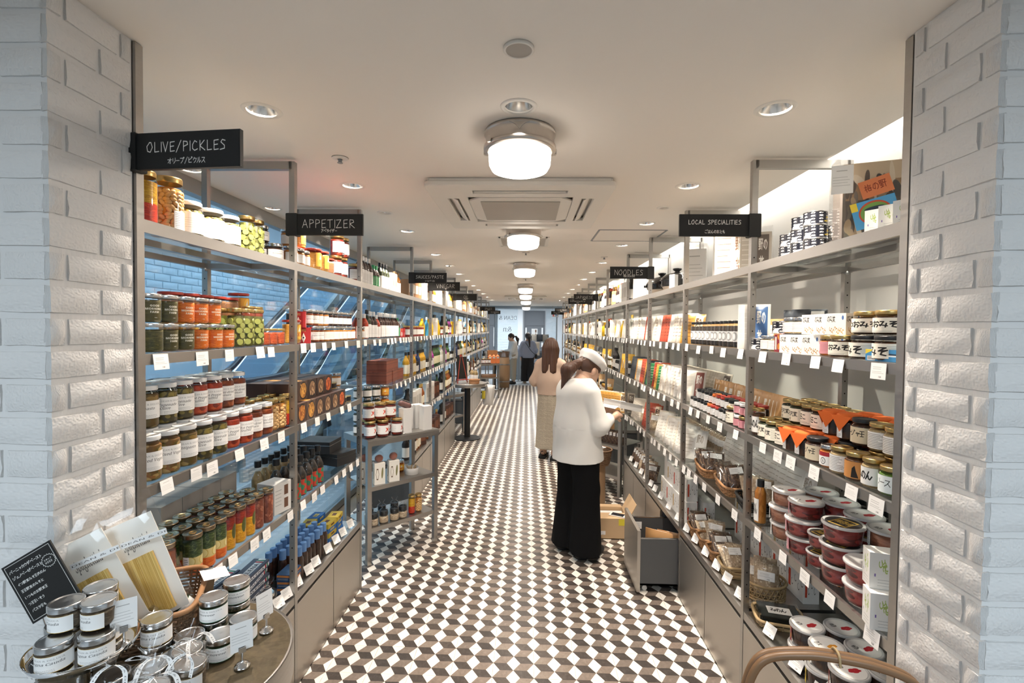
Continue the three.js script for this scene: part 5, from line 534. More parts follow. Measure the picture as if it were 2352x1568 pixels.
row('R', 3, 0, 'front', 0.09, -4.36, ['p8', 'p0', 'p8', 'herbBox', 'p8', 'herbBox'], { turn: -0.8 }); row('R', 3, 1, 'front', 0.08, -3.93, ['p2', 'p0', 'p0', 'p1', 'p8', 'p8', 'p8', 'p0', 'p0', 'p8', 'p8', 'p8', 'p8', 'p8'], { turn: -0.75, lean: -0.25, gap: 0.014 }); row('R', 3, 2, 'front', 0.08, -3.93, ['p4', 'p4', 'p7', 'p5', 'p1', 'p1', 'p6', 'p6', 'p6', 'p5', 'p7', 'p7', 'p7', 'p7'], { turn: -0.75, lean: -0.28, gap: 0.014 }); row('R', 3, 3, 'front', 0.08, -3.93, ['dryPale', 'p1', 'p1', 'p1', 'dryPale', 'dryPale', 'p6', 'p6', 'p6', 'p6', 'p6'], { turn: -0.75, lean: -0.3, gap: 0.02 }); row('R', 3, 4, 'front', 0.07, -3.95, ['dry', 'dryPale', 'dry', 'dry', 'dryPale', 'dry', 'dry', 'dry', 'dry'], { turn: -0.75, lean: -0.5, gap: 0.03 });
// ------------------------------------------------------------------ baskets
function weave(rx, rz, h, o = {}) { // woven wall of an oval or squarish basket; returns geometries
  const { flare = 1.12, rows = Math.round(h / 0.0085), stakes = 26, pow = 2, strand = 0.0034, open = 0 } = o, wall = [], n = stakes * 4;
  const at = (t, k, off) => { const c = Math.cos(t), s = Math.sin(t), q = 2 / pow, f = 1 + (flare - 1) * k; return V(Math.sign(c) * Math.pow(Math.abs(c), q) * (rx * f + off), h * k, Math.sign(s) * Math.pow(Math.abs(s), q) * (rz * f + off)); };
  for (let i = 0; i < rows; i++) { const pts = []; for (let j = 0; j < n; j++) pts.push(at(j / n * Math.PI * 2, (i + 0.5) / rows, 0.0022 * Math.sin(j / n * Math.PI * 2 * stakes / 2 + i * Math.PI))); wall.push(tube(pts, strand, n, 4, true)); }
  for (let j = 0; j < stakes; j++) { const t = (j + 0.5) / stakes * Math.PI * 2; wall.push(rod(at(t, 0, 0), at(t, 1, 0), 0.0026, 5)); }
  const rim = tube(Array.from({ length: n }, (_, j) => at(j / n * Math.PI * 2, 1, 0)), 0.007, n, 6, true);
  const foot = new THREE.Shape(); for (let j = 0; j < 40; j++) { const p = at(j / 40 * Math.PI * 2, 0, 0); j ? foot.lineTo(p.x, p.z) : foot.moveTo(p.x, p.z); }
  return { wall: merge(wall), rim, foot: new THREE.ExtrudeGeometry(foot, { depth: 0.004, bevelEnabled: false }).rotateX(Math.PI / 2).translate(0, 0.004, 0), at };
}
function basketG(g, rx, rz, h, mat, o) { const b = weave(rx, rz, h, o); add('woven_wall', b.wall, mat, g); add('rim', b.rim, o?.rimMat ?? mat, g); add('bottom', b.foot, mat, g); return b; }

// ------------------------------------------------------------------ round display table by the entrance
const NT = V(-0.789, 0.9, -1.042);
{
  const t = thing('display_table', 'round table with stained bronze top and steel edge beside the brick pier', 'table', [NT.x, 0, NT.z]);
  add('top', cyl(0.244, 0.01, 0, 0.889, 0, 56), M.tableTop, t); add('edge_band', lathe([[0.244, 0.899], [0.2514, 0.8995], [0.2514, 0.825], [0.24, 0.825]], 56), M.steel, t); add('under_plate', cyl(0.243, 0.01, 0, 0.85, 0, 40), M.black, t);
  add('pedestal', cyl(0.035, 0.83, 0, 0.02, 0, 20), M.black, t); add('foot', lathe([[0.0005, 0], [0.2, 0], [0.2, 0.012], [0.06, 0.03], [0.0005, 0.03]], 36), M.black, t);
}
const TY = NT.y + 0.0006;
{ // glass cake stand
  const c = thing('cake_stand', 'footed glass cake stand on the stained bronze table', 'cake stand', [-0.904, TY, -0.953]);
  add('plate', lathe([[0.0005, 0.084], [0.08, 0.084], [0.088, 0.09], [0.0915, 0.098], [0.093, 0.101], [0.0945, 0.1], [0.092, 0.092], [0.085, 0.08], [0.0005, 0.078]], 44), M.solidGlass, c);
  add('stem', lathe([[0.0005, 0.08], [0.02, 0.078], [0.012, 0.06], [0.015, 0.04], [0.012, 0.02], [0.03, 0.008], [0.048, 0.003], [0.048, 0], [0.0005, 0]], 30), M.solidGlass, c);
}
kind('bagna', 'jar', 'small jar of brown paste with yellow edged white label', 'jar', 0.03, (g) => jarG(g, { r: 0.0295, h: 0.053, lid: M.lidSteel, cell: 'bagna', lidH: 0.013, neck: 0.98, label: 'bagna', ly: 0.06, lh: 0.6, la: 3.4 }));
kind('geno', 'jar', 'small jar of green pesto with green edged white label', 'jar', 0.03, (g) => jarG(g, { r: 0.0295, h: 0.053, lid: M.lidSteel, cell: 'pesto', lidH: 0.013, neck: 0.98, label: 'geno', ly: 0.06, lh: 0.6, la: 3.4 }));
const jarAt = (k, x, y, z, where, turn = 0.4) => put(K[k].make(), 'jar', [x, y, z], turn, `${K[k].desc.split(' with')[0]}, ${where}`, 'jar', 'paste jars on the round table');
[[-0.918, 0, -0.905, 'front of cake stand near the wall', 0.35], [-0.857, 0, -0.932, 'front of cake stand toward the aisle', 0.3], [-0.952, 0, -0.958, 'rear of cake stand below'], [-0.893, 0, -0.99, 'rear of cake stand toward the basket'], [-0.932, 1, -0.945, 'upper tier of cake stand near the wall', -0.6], [-0.873, 1, -0.955, 'upper tier of cake stand toward aisle', -0.7], [-0.915, 1, -1.005, 'upper tier of cake stand, rearmost', 0.9]].forEach(([x, t, z, w, r = 0.3]) => jarAt('bagna', x, NT.y + 0.0852 + t * 0.0535, z, w, r));
[['geno', -0.677, 0, -1.132, 'nearest the aisle edge of table', 0.8], ['geno', -0.692, 0, -1.068, 'in front of the pesto stacks', 0.5], ['geno', -0.735, 0, -1.2, 'bottom of the rear pesto stack', 0.7], ['geno', -0.735, 1, -1.2, 'top of the rear pesto stack', 0.7], ['geno', -0.745, 0, -1.125, 'bottom of the middle pesto stack', 0.3], ['geno', -0.745, 1, -1.125, 'top of the middle pesto stack', 0.2], ['geno', -0.76, 0, -1.062, 'low beside the basket wall', 0.4], ['bagna', -0.815, 0, -1.035, 'beside the basket, lower', 0.4], ['bagna', -0.815, 1, -1.035, 'beside the basket, stacked on another', 0.2]].forEach(([k, x, t, z, w, r]) => jarAt(k, x, TY + t * 0.0535, z, w, r));
// jars wrapped in film and tied with printed tape
{
  const bagged = proto((g) => {
    jarG(g, { r: 0.0295, h: 0.053, lid: M.lidSteel, cell: 'bagna', lidH: 0.013, neck: 0.98, label: 'bagna', ly: 0.06, lh: 0.6, la: 3.4 });
    const prof = []; for (const [r, y] of [[0.0325, 0.0], [0.0345, 0.03], [0.034, 0.052], [0.024, 0.062], [0.008, 0.072], [0.006, 0.078], [0.016, 0.092], [0.024, 0.105]]) prof.push([r, y]); const f = lathe(prof, 22), p = f.attributes.position; for (let i = 0; i < p.count; i++) { const a = Math.atan2(p.getX(i), p.getZ(i)), k = 1 + 0.1 * Math.sin(a * 7) * Math.min(1, p.getY(i) / 0.05); p.setX(i, p.getX(i) * k); p.setZ(i, p.getZ(i) * k); } f.computeVertexNormals(); add('film_wrap', f, M.film, g);
    const tp = (pts, w) => { const c = new THREE.CatmullRomCurve3(pts.map((q) => V(...q))), n = 14, pos = [], uv = [], ix = []; for (let i = 0; i <= n; i++) { const a = c.getPoint(i / n); pos.push(a.x - w / 2, a.y, a.z + 0.001, a.x + w / 2, a.y, a.z + 0.001); uv.push(i / n, 0, i / n, 1); if (i < n) ix.push(i * 2, i * 2 + 1, i * 2 + 2, i * 2 + 1, i * 2 + 3, i * 2 + 2); } const b = new THREE.BufferGeometry(); b.setAttribute('position', new THREE.Float32BufferAttribute(pos, 3)); b.setAttribute('uv', new THREE.Float32BufferAttribute(uv, 2)); b.setIndex(ix); b.computeVertexNormals(); return LB.uv(b, 'tape'); };
    add('printed_tape', [tp([[0, 0.076, 0.008], [0.02, 0.08, 0.016], [0.034, 0.07, 0.02], [0.04, 0.05, 0.03]], 0.009), tp([[0, 0.076, 0.008], [-0.012, 0.07, 0.02], [-0.02, 0.05, 0.034], [-0.024, 0.025, 0.038]], 0.009), tp([[0, 0.076, 0.008], [-0.022, 0.09, 0.014], [-0.036, 0.084, 0.012], [-0.01, 0.078, 0.01]], 0.009)], M.print, g);
  });
  [[-0.765, -0.955, 'nearest the cake stand', 0.5], [-0.695, -0.972, 'toward the aisle edge', -0.3], [-0.73, -1.012, 'between the pesto jars', 1.2], [-0.825, -0.93, 'beneath the cake stand edge', 0.2], [-0.72, -0.9, 'nearest the camera', 0.8]].forEach(([x, z, w, t]) => put(bagged, 'gift_jar', [x, TY, z], t, `film wrapped paste jar with printed tape bow, ${w}`, 'jar', 'film wrapped jars on the round table'));
}
function cardStand(x, y, z, turn, label) { const o = thing('card_holder', label, 'card holder', [x, y, z], turn, 'metal card holders'); add('base', lathe([[0.0005, 0], [0.016, 0], [0.016, 0.004], [0.011, 0.006], [0.011, 0.009], [0.006, 0.011], [0.0025, 0.016], [0.0025, 0.034], [0.0005, 0.034]], 20), M.chrome, o); add('clip', [bx(0.014, 0.012, 0.001, 0, 0.038, 0.002), bx(0.014, 0.012, 0.001, 0, 0.038, -0.002)], M.chrome, o); const c = LB.uv(new THREE.PlaneGeometry(0.045, 0.062), 'price2').translate(0, 0.066, 0); c.rotateX(-0.08); add('card', [c, LB.uv(new THREE.PlaneGeometry(0.045, 0.062), 'price2').rotateY(Math.PI).translate(0, 0.066, -0.0008).rotateX(-0.08)], M.print, o); }
cardStand(-0.622, TY, -1.035, 0.75, 'chrome holder with white card at the front table edge'); cardStand(-0.636, TY, -1.16, 1.2, 'chrome holder with white card before the rack'); cardStand(-0.83, NT.y + 0.0852, -0.965, 0.7, 'chrome holder with folded card on the cake stand');
{ // chalk sign leaning on the pier
  const o = thing('chalkboard_card', 'small chalk lettered black card tilted before the brick pier', 'card', [-1.024, 1.108, -0.984], 0.12); const b = add('board', bx(0.105, 0.135, 0.004), M.black, o); add('lettering', new THREE.PlaneGeometry(0.103, 0.133).translate(0, 0, 0.0023), M.chalk, b); b.rotation.set(-0.12, 0, 0.56); add('wire_stand', [rod(V(0.03, -0.05, -0.008), V(0.035, -0.207, -0.004), 0.0015, 6), rod(V(-0.02, -0.05, -0.012), V(0.035, -0.207, -0.004), 0.0015, 6)], M.chrome, o);
}
{ // wicker basket with pasta gift packs
  const o = thing('wicker_basket', 'rectangular brown wicker basket holding pasta packs on the round table', 'basket', [-0.905, TY, -1.165], 0.45); const b = basketG(o, 0.075, 0.105, 0.085, M.wicker, { pow: 5, flare: 1.18, stakes: 34, rimMat: M.wickerOrange });
  for (const z of [0.05, -0.05]) add('strap', bx(0.02, 0.1, 0.004, 0.088, 0.05, z).rotateZ(-0.12), M.oak, o);
  const pasta = proto((g) => { add('paper_backing', packFace(pillow(0.135, 0.22, 0.02), 'spaghetti', LB), M.gloss, g); add('spaghetti', [bx(0.07, 0.13, 0.016, 0.012, 0.075, 0.006)].map((q) => CT.uv(q, 'spag')), M.goods, g); add('film', pillow(0.16, 0.27, 0.05), M.film, g); add('round_sticker', new THREE.CircleGeometry(0.017, 24).translate(-0.03, 0.185, 0.028), M.white, g); add('ribbon', [LB.uv(bx(0.085, 0.012, 0.001, 0.03, 0.176, 0.0265).rotateZ(-0.1), 'tape'), LB.uv(bx(0.012, 0.06, 0.001, -0.028, 0.14, 0.0265), 'tape')], M.print, g); });
  const p1 = put(pasta, 'pasta_pack', [-0.885, TY + 0.045, -1.12], 0.5, 'film wrapped spaghetti gift pack, front one in the wicker basket', 'pack', 'spaghetti gift packs'); p1.rotation.order = 'YXZ'; p1.rotation.set(-0.15, 0.35, 0.38); p1.scale.setScalar(1.12);
  const p2 = put(pasta, 'pasta_pack', [-0.935, TY + 0.03, -1.07], 0.5, 'film wrapped spaghetti gift pack, rear one against the pier', 'pack', 'spaghetti gift packs'); p2.rotation.order = 'YXZ'; p2.rotation.set(-0.12, 0.35, 0.46); p2.scale.setScalar(1.12);
  const cc = thing('clip_card', 'white price card clipped to the wicker basket rim', 'card', [-0.815, 1.003, -1.235], 0.5, 'price cards'); const cd = add('card', LB.uv(bx(0.06, 0.001, 0.05), 'price2'), M.print, cc); cd.rotation.set(0.15, 0.3, -0.15); add('clip', bx(0.03, 0.008, 0.012, -0.02, 0.002, -0.022), M.chrome, cc);
  jarAt('geno', -0.868, TY + 0.03, -1.11, 'lying inside the wicker basket front', 0.4).rotation.set(0.3, 0.4, 0.5); jarAt('geno', -0.845, TY + 0.03, -1.18, 'lying inside the wicker basket rear', 0.4).rotation.set(0.2, 0.4, 0.6);
}
{ // shopping baskets at the other side: only the top one shows
  const o = thing('shopping_basket', 'rattan shopping basket with thick double arched handle beside the brick pier', 'basket', [0.7, 0.54, -1.09], -0.1); const b = basketG(o, 0.19, 0.13, 0.2, M.wickerOrange, { pow: 4, flare: 1.06, stakes: 40, strand: 0.004, rimMat: M.rattan });
  const hp = [[-0.188, 0.15, 0], [-0.188, 0.3, 0], [-0.155, 0.368, 0], [-0.07, 0.388, 0], [0, 0.387, 0], [0.09, 0.374, 0], [0.16, 0.345, 0], [0.195, 0.28, 0], [0.195, 0.15, 0]]; add('handle', [tube(hp.map(([x, y]) => [x, y, 0.008]), 0.009, 60, 8), tube(hp.map(([x, y]) => [x, y, -0.009]), 0.009, 60, 8)], M.rattan, o); add('binding', [tube([[0.0, 0.376, -0.02], [0.0, 0.4, -0.012], [0, 0.4, 0.012], [0, 0.376, 0.02]], 0.003, 12, 5)], M.wickerPale, o);
  const st = thing('basket_stand', 'low dark stand carrying the rattan shopping basket', 'stand', [0.7, 0, -1.09], -0.1); add('top', rbox(0.34, 0.03, 0.22, 0.004, 0, 0.51, 0), M.black, st); for (const [x, z] of [[-1, -1], [1, -1], [-1, 1], [1, 1]]) add('leg', rbox(0.025, 0.51, 0.025, 0.002, x * 0.15, 0, z * 0.09), M.black, st);
}
// film bagged jars on the cupboard of the pickles bay
{ const tied = proto((g) => { jarG(g, { r: 0.034, h: 0.07, lid: M.lidSteel, cell: 'spice', lidH: 0.013, label: 'plain', ly: 0.1, lh: 0.5, la: 2.4 }); const f = lathe([[0.039, 0], [0.042, 0.04], [0.038, 0.072], [0.012, 0.092], [0.009, 0.098], [0.022, 0.118], [0.032, 0.13]], 18), p = f.attributes.position; for (let i = 0; i < p.count; i++) { const a = Math.atan2(p.getX(i), p.getZ(i)), k = 1 + 0.12 * Math.sin(a * 6) * Math.min(1, p.getY(i) / 0.06); p.setX(i, p.getX(i) * k); p.setZ(i, p.getZ(i) * k); } f.computeVertexNormals(); add('film_wrap', f, M.film, g); add('tie', new THREE.TorusGeometry(0.011, 0.0015, 5, 16).rotateX(Math.PI / 2).translate(0, 0.095, 0), M.rope, g); });
  [[-1.11, -1.83], [-1.11, -1.93], [-1.11, -2.03], [-1.2, -1.7], [-1.11, -1.73], [-1.11, -1.63], [-1.2, -1.6]].forEach(([x, z], i) => put(tied, 'bagged_jar', [x, TOP + 0.0006, z], 1.1 + i, `film bagged jar tied with cord on pickles bay cabinet, ${ord(i)} placed`, 'jar', 'film bagged jars on the pickles bay cabinet')); }
// ------------------------------------------------------------------ tables standing in the open bays
function trolley(name, label, P1, P2, depth, h, lower, s) { // P1..P2: front edge on the floor plan; s: side of the room
  const a = V(P1[0], 0, P1[1]), b = V(P2[0], 0, P2[1]), d = b.clone().sub(a), len = d.length(), turn = Math.atan2(-d.z, d.x);
  const o = thing(name, label, 'table', [a.x, 0, a.z], turn); const dz = -depth * s; // local x runs along the front edge
  const z0 = Math.min(0, dz), z1 = Math.max(0, dz);
  add('tabletop', [span(0, len, h - 0.008, h, z0, z1), span(0, len, h - 0.045, h - 0.008, -0.006 + (s > 0 ? 0 : 0), 0.006), span(0, len, h - 0.045, h - 0.008, dz - 0.006, dz + 0.006), span(0, 0.012, h - 0.045, h - 0.008, z0, z1), span(len - 0.012, len, h - 0.045, h - 0.008, z0, z1)], M.steel, o);
  for (const x of [0.02, len - 0.02]) for (const z of [z0 + 0.02, z1 - 0.02]) add('leg', rbox(0.032, h - 0.045, 0.032, 0.002, x, 0, z), M.steel, o);
  for (const y of lower) add('shelf', [span(0.03, len - 0.03, y - 0.006, y, z0 + 0.01, z1 - 0.01), span(0.03, len - 0.03, y - 0.03, y - 0.006, z1 - 0.03, z1 - 0.01), span(0.03, len - 0.03, y - 0.03, y - 0.006, z0 + 0.01, z0 + 0.03)], M.steel, o);
  o.updateMatrixWorld(true); return (x, y, z) => { const v = o.localToWorld(V(x, y, z)); return [v.x, v.y + 0.0006, v.z]; };
}
const t1 = trolley('steel_trolley', 'steel trolley table with two lower shelves carrying red sauce jars', [-1.085, -3.27], [-0.672, -3.7], 0.36, 0.88, [0.545, 0.255], 1);
const faceCam = 0.25;
[[0.05, 0, -0.06], [0.145, 0, -0.05], [0.205, 0, -0.115], [0.255, 0, -0.045], [0.06, 1, -0.1], [0.15, 1, -0.1], [0.235, 1, -0.1], [0.07, 0, -0.15], [0.15, 0, -0.16]].forEach(([x, t, z], i) => put(K.xJar.make(), 'jar', t1(x, 0.88 + t * 0.1186, z), faceCam + rr(-0.2, 0.2), `red cross sauce jar on the trolley, ${ord(i)} placed`, 'jar', 'red cross sauce jars on the trolley'));
{ let n = 0; for (let t = 0; t < 4; t++) for (let i = 0; i < 4; i++) for (const z of [-0.24]) put(K[i === 3 ? 'tapYellow' : 'tapSmall'].make(), 'jar', t1(0.05 + i * 0.072, 0.88 + t * 0.0855, z), faceCam, `short paste jar in the rear trolley stack, tier ${ORD[t]}, ${ord(n++ % 10)} along`, 'jar', 'paste jars stacked at the rear of the trolley'); }
[[0.335, -0.06, 'meat'], [0.42, -0.17, 0], [0.505, -0.16, 0], [0.515, -0.06, 0]].forEach(([x, z], i) => { const o = put(K.whiteBlock.make(), 'carton', t1(x, 0.88, z), 0.75, `white wrapped carton on the trolley, ${ord(i)} from the jars`, 'box', 'white wrapped cartons on the trolley'); });
{ const o = thing('wrapped_sausage', 'dark cured sausage in film on a white box', 'sausage', t1(0.33, 1.0605, -0.06), 0.6); add('sausage', new THREE.CapsuleGeometry(0.022, 0.06, 6, 12).rotateZ(1.2).translate(0, 0.025, 0), S(lin(0.12, 0.05, 0.045), { roughness: 0.5 }), o); add('film', new THREE.CapsuleGeometry(0.028, 0.08, 5, 10).rotateZ(1.2).translate(0, 0.03, 0), M.film, o); }
[[0.12, -0.06], [0.23, -0.05], [0.05, -0.14]].forEach(([x, z], i) => { const p = t1(x, 0.545, z); put(K.herbBox.make(), 'carton', p, 0.55, `tall white carton with hexagon emblem on trolley shelf, ${ord(i)}`, 'box', 'hexagon cartons on the trolley shelf'); const s = thing('sausage_ring', `film wrapped sausage standing on hexagon carton, ${ord(i)}`, 'sausage', [p[0], p[1] + 0.1506, p[2]], 0.55); add('sausage', new THREE.SphereGeometry(0.03, 14, 10).scale(1, 0.9, 0.7).translate(0, 0.028, 0), S(lin(0.28, 0.1, 0.07)), s); add('film', new THREE.SphereGeometry(0.036, 12, 8).scale(1, 1.1, 0.75).translate(0, 0.04, 0), M.film, s); });
{ const p = t1(0.42, 0.545, -0.1), o = thing('ramekin', 'white ribbed ramekin with small wooden picks on trolley shelf', 'bowl', p, 0.6); const prof = [[0.0005, 0], [0.048, 0], [0.052, 0.05], [0.049, 0.05], [0.046, 0.004], [0.0005, 0.004]]; add('bowl', lathe(prof, 40), M.white, o); const pk = []; for (let i = 0; i < 14; i++) pk.push(rod(V(rr(-0.02, 0.02), 0.005, rr(-0.02, 0.02)), V(rr(-0.045, 0.045), rr(0.06, 0.075), rr(-0.045, 0.045)), 0.0022, 5)); add('picks', pk, M.wickerPale, o); put(K.tapYellow.make(), 'jar', t1(0.39, 0.545, -0.22), 0.4, 'pale paste jar behind the ramekin on the trolley', 'jar'); put(K.tapSmall.make(), 'jar', t1(0.31, 0.545, -0.2), 0.4, 'dark paste jar between ramekin and hexagon cartons', 'jar'); }
{ const salt = proto((g) => { jarG(g, { r: 0.034, h: 0.085, lid: M.lidBlack, cell: 'drypale', lidH: 0.03, neck: 0.8, fillTo: 0.85 }); add('film', lathe([[0.037, 0], [0.04, 0.05], [0.03, 0.09], [0.01, 0.105], [0.024, 0.125]], 16), M.film, g); }); [[0.08, -0.06], [0.16, -0.06], [0.24, -0.05], [0.31, -0.05], [0.1, -0.16], [0.2, -0.16], [0.3, -0.15]].forEach(([x, z], i) => put(salt, 'salt_jar', t1(x, 0.255, z), i, `dark lidded jar of white salt on lowest trolley shelf, ${ord(i)}`, 'jar', 'salt jars on the lowest trolley shelf')); put(K.slimLayer.make(), 'jar', t1(0.4, 0.255, -0.07), 0.4, 'slim layered jar on lowest trolley shelf', 'jar'); put(K.beans.make(), 'jar', t1(0.46, 0.255, -0.07), 0.4, 'slim pale bean jar on lowest trolley shelf', 'jar'); }
cardStand(...t1(0.3, 0.88, -0.03), 0.8, 'chrome holder with white card on the trolley top');

// wall side open bay: table with packs, basket on a wooden stump
const t2 = trolley('steel_table', 'steel table with packs in the wide wall-side bay behind the shop worker', [0.56, -5.16], [0.93, -4.76], 0.42, 0.83, [0.5, 0.2], 1);
for (let r = 0; r < 2; r++) for (let i = 0; i < 12; i++) { const o = put(K[r ? 'p6' : i < 4 ? 'p0' : 'p5'].make(), 'pouch', t2(0.05 + i * 0.038, 0.83, -0.08 - r * 0.14), -0.35, `paper pouch standing on the steel table, ${r ? 'rear' : 'front'} row, ${ord(i)}`, 'pouch', 'pouches on the steel table'); o.rotation.order = 'YXZ'; o.rotation.x = -0.2; }
for (let i = 0; i < 10; i++) { const o = put(K.dry.make(), 'pouch', t2(0.06 + i * 0.045, 0.5, -0.1), -0.35, `bag of dried food on the steel table shelf, ${ord(i)}`, 'pouch', 'bags on the steel table shelf'); o.rotation.order = 'YXZ'; o.rotation.x = -0.2; }
{ const o = thing('log_stand', 'pale wooden stump under a wicker basket beside the shop worker', 'stand', [0.69, 0, -4.52]); add('stump', [cyl(0.06, 0.4, 0, 0, 0, 20, 0.055)], M.oak, o); add('top_plate', cyl(0.085, 0.012, 0, 0.4, 0, 24), M.oak, o);
  const b = thing('round_basket', 'round brown wicker basket with white cards on the wooden stump', 'basket', [0.69, 0.4126, -4.52]); basketG(b, 0.09, 0.09, 0.13, M.wicker, { flare: 1.25, stakes: 24 });
  for (let i = 0; i < 6; i++) { const c = tag(add('leaflet', rbox(0.09, 0.004, 0.06, 0.001), M.cardW), `white leaflet lying in the stump basket, ${ord(i)} in the heap`, 'leaflet', 'leaflets in the stump basket'); c.position.set(0.69 + rr(-0.03, 0.03), 0.515 + i * 0.009, -4.52 + rr(-0.03, 0.03)); c.rotation.set(rr(-0.2, 0.2), i, rr(-0.2, 0.2)); } }

// round pedestal table with easel, bottles and basket
{ const o = thing('pedestal_table', 'round steel pedestal table with black column by the escalator-side shelves', 'table', [-0.887, 0, -7.25]); add('top', lathe([[0.0005, 0.845], [0.283, 0.845], [0.29, 0.84], [0.29, 0.795], [0.27, 0.79], [0.0005, 0.79]], 48), M.steel, o); add('column', cyl(0.045, 0.77, 0, 0.02, 0, 24), M.black, o); add('foot', lathe([[0.0005, 0], [0.2, 0], [0.2, 0.012], [0.05, 0.03], [0.0005, 0.03]], 36), M.black, o);
  const e = thing('easel', 'small brown wooden easel holding a black board', 'easel', [-0.985, 0.8456, -7.2], 0.75); add('leg', rod(V(-0.09, 0, 0.05), V(-0.01, 0.42, 0), 0.008), M.redw, e); add('leg', rod(V(0.09, 0, 0.05), V(0.01, 0.42, 0), 0.008), M.redw, e); add('leg', rod(V(0, 0, -0.12), V(0, 0.42, 0), 0.008), M.redw, e); const bd = add('board', bx(0.19, 0.33, 0.008, 0, 0.22, 0.045), M.black, e); bd.rotation.x = -0.1; add('ledge', bx(0.19, 0.012, 0.03, 0, 0.05, 0.055), M.redw, e);
  [[-0.83, -7.33], [-0.77, -7.29]].forEach(([x, z], i) => put(K.whiteBottle.make(), 'bottle', [x, 0.8456, z], 0, i ? 'tall white bottle on the pedestal table nearer the aisle' : 'tall white bottle on the pedestal table behind the easel', 'bottle', 'white bottles on the pedestal table', 1.1));
  const b = thing('small_basket', 'small orange wicker basket on the pedestal table', 'basket', [-0.77, 0.8456, -7.1]); basketG(b, 0.07, 0.055, 0.06, M.wickerOrange, { pow: 4, flare: 1.1, stakes: 18 });
  const bag = thing('plastic_bag', 'white plastic bag hanging from the pedestal table edge', 'bag', [-0.585, 0.5, -7.32]); add('bag_body', pillow(0.15, 0.31, 0.1).rotateZ(-0.12), S(lin(0.72, 0.71, 0.7), { roughness: 0.5 }), bag); add('loop', tube([[-0.02, 0.3, 0], [-0.03, 0.34, -0.01], [0.0, 0.345, -0.01], [0.03, 0.3, 0]], 0.004, 16, 5), M.white, bag);
  const yl = thing('yellow_cloth', 'folded yellow cloth hanging under the pedestal table', 'cloth', [-0.645, 0.6, -7.26]); add('cloth', pillow(0.05, 0.12, 0.03), M.yellow, yl);
  const t3 = trolley('low_steel_table', 'steel table with blue carton under the escalator-side shelves', [-1.4, -7.12], [-0.98, -7.72], 0.36, 0.62, [0.28], 1); const bb = thing('blue_carton', 'large pale blue carton on the low steel table', 'box', t3(0.3, 0.62, -0.16), 0.3); add('body', rbox(0.26, 0.2, 0.2, 0.003), M.blueL, bb); add('tape', bx(0.03, 0.001, 0.2, 0, 0.2005, 0), M.cardW, bb);
  const wb = thing('wooden_bowl', 'round wooden bowl on the lower shelf of the low steel table', 'bowl', t3(0.4, 0.28, -0.12)); add('bowl', lathe([[0.0005, 0], [0.05, 0], [0.1, 0.06], [0.112, 0.09], [0.106, 0.09], [0.09, 0.06], [0.045, 0.01], [0.0005, 0.01]], 28), M.oak, wb); }
// far table with orange packs, crates
{ const t4 = trolley('far_steel_table', 'far steel table with orange packs and crate baskets near the aisle end', [-1.12, -11.3], [-0.64, -11.55], 0.36, 0.83, [0.5, 0.2], 1);
  for (let i = 0; i < 4; i++) put(K.xJar.make(), 'jar', t4(0.06 + i * 0.075, 0.83, -0.06), 0.3, `red jar on the far steel table, ${ord(i)}`, 'jar', 'red jars on the far steel table');
  const op = proto((g) => { add('pack', [rbox(0.09, 0.17, 0.06, 0.01), new THREE.ConeGeometry(0.05, 0.05, 4).rotateY(0.785).translate(0, 0.195, 0)], S(lin(0.75, 0.22, 0.07)), g); add('header', bx(0.06, 0.04, 0.062, 0, 0.14, 0.001), M.cardW, g); }); for (let i = 0; i < 3; i++) put(op, 'orange_pack', t4(0.33 + i * 0.1 - 0.02, 0.83, -0.07), 0.3, `orange paper pack on the far steel table, ${ord(i)}`, 'pack', 'orange packs on the far steel table');
  for (let i = 0; i < 2; i++) { const c = thing('wooden_crate', i ? 'upper of two wooden crates behind orange packs' : 'lower of two wooden crates behind orange packs', 'crate', t4(0.44, 0.83 + i * 0.16, -0.24), 0.2); add('body', [bx(0.24, 0.14, 0.012, 0, 0.075, 0.08), bx(0.24, 0.14, 0.012, 0, 0.075, -0.08), bx(0.012, 0.14, 0.16, 0.115, 0.075, 0), bx(0.012, 0.14, 0.16, -0.115, 0.075, 0), bx(0.24, 0.01, 0.17, 0, 0.005, 0)], M.wickerOrange, c); }
  const bk = thing('flat_basket', 'shallow wicker basket on the far steel table shelf', 'basket', t4(0.3, 0.5, -0.14), 0.2); basketG(bk, 0.17, 0.09, 0.06, M.wickerOrange, { pow: 4, stakes: 20 }); const w = tag(add('bread_pack', rbox(0.12, 0.06, 0.08, 0.012), M.cardW), 'white wrapped pack in the shallow basket', 'pack'); w.position.set(...t4(0.26, 0.506, -0.14));
  const br = thing('wooden_barrel', 'tall brown wooden barrel beside the far worker', 'barrel', [-0.66, 0, -13.75]); add('staves', lathe([[0.0005, 0], [0.17, 0], [0.19, 0.3], [0.185, 0.6], [0.165, 0.85], [0.0005, 0.85]], 22), M.oak, br); add('hoop', [lathe([[0.186, 0.16], [0.19, 0.16], [0.192, 0.19], [0.186, 0.19]], 22), lathe([[0.182, 0.64], [0.186, 0.64], [0.184, 0.67], [0.18, 0.67]], 22)], M.steel, br); const bo = thing('barrel_basket', 'deep wicker basket on the wooden barrel', 'basket', [-0.66, 0.8506, -13.75]); basketG(bo, 0.15, 0.15, 0.16, M.wicker, { flare: 1.15, stakes: 22 });
  const sg = thing('standing_table', 'narrow high table with black column before the far worker', 'table', [-0.86, 0, -13.05]); add('top', cyl(0.2, 0.03, 0, 1.03, 0, 30), M.steel, sg); add('column', cyl(0.04, 1.03, 0, 0, 0, 16), M.black, sg); add('foot', cyl(0.16, 0.02, 0, 0, 0, 28), M.black, sg); }

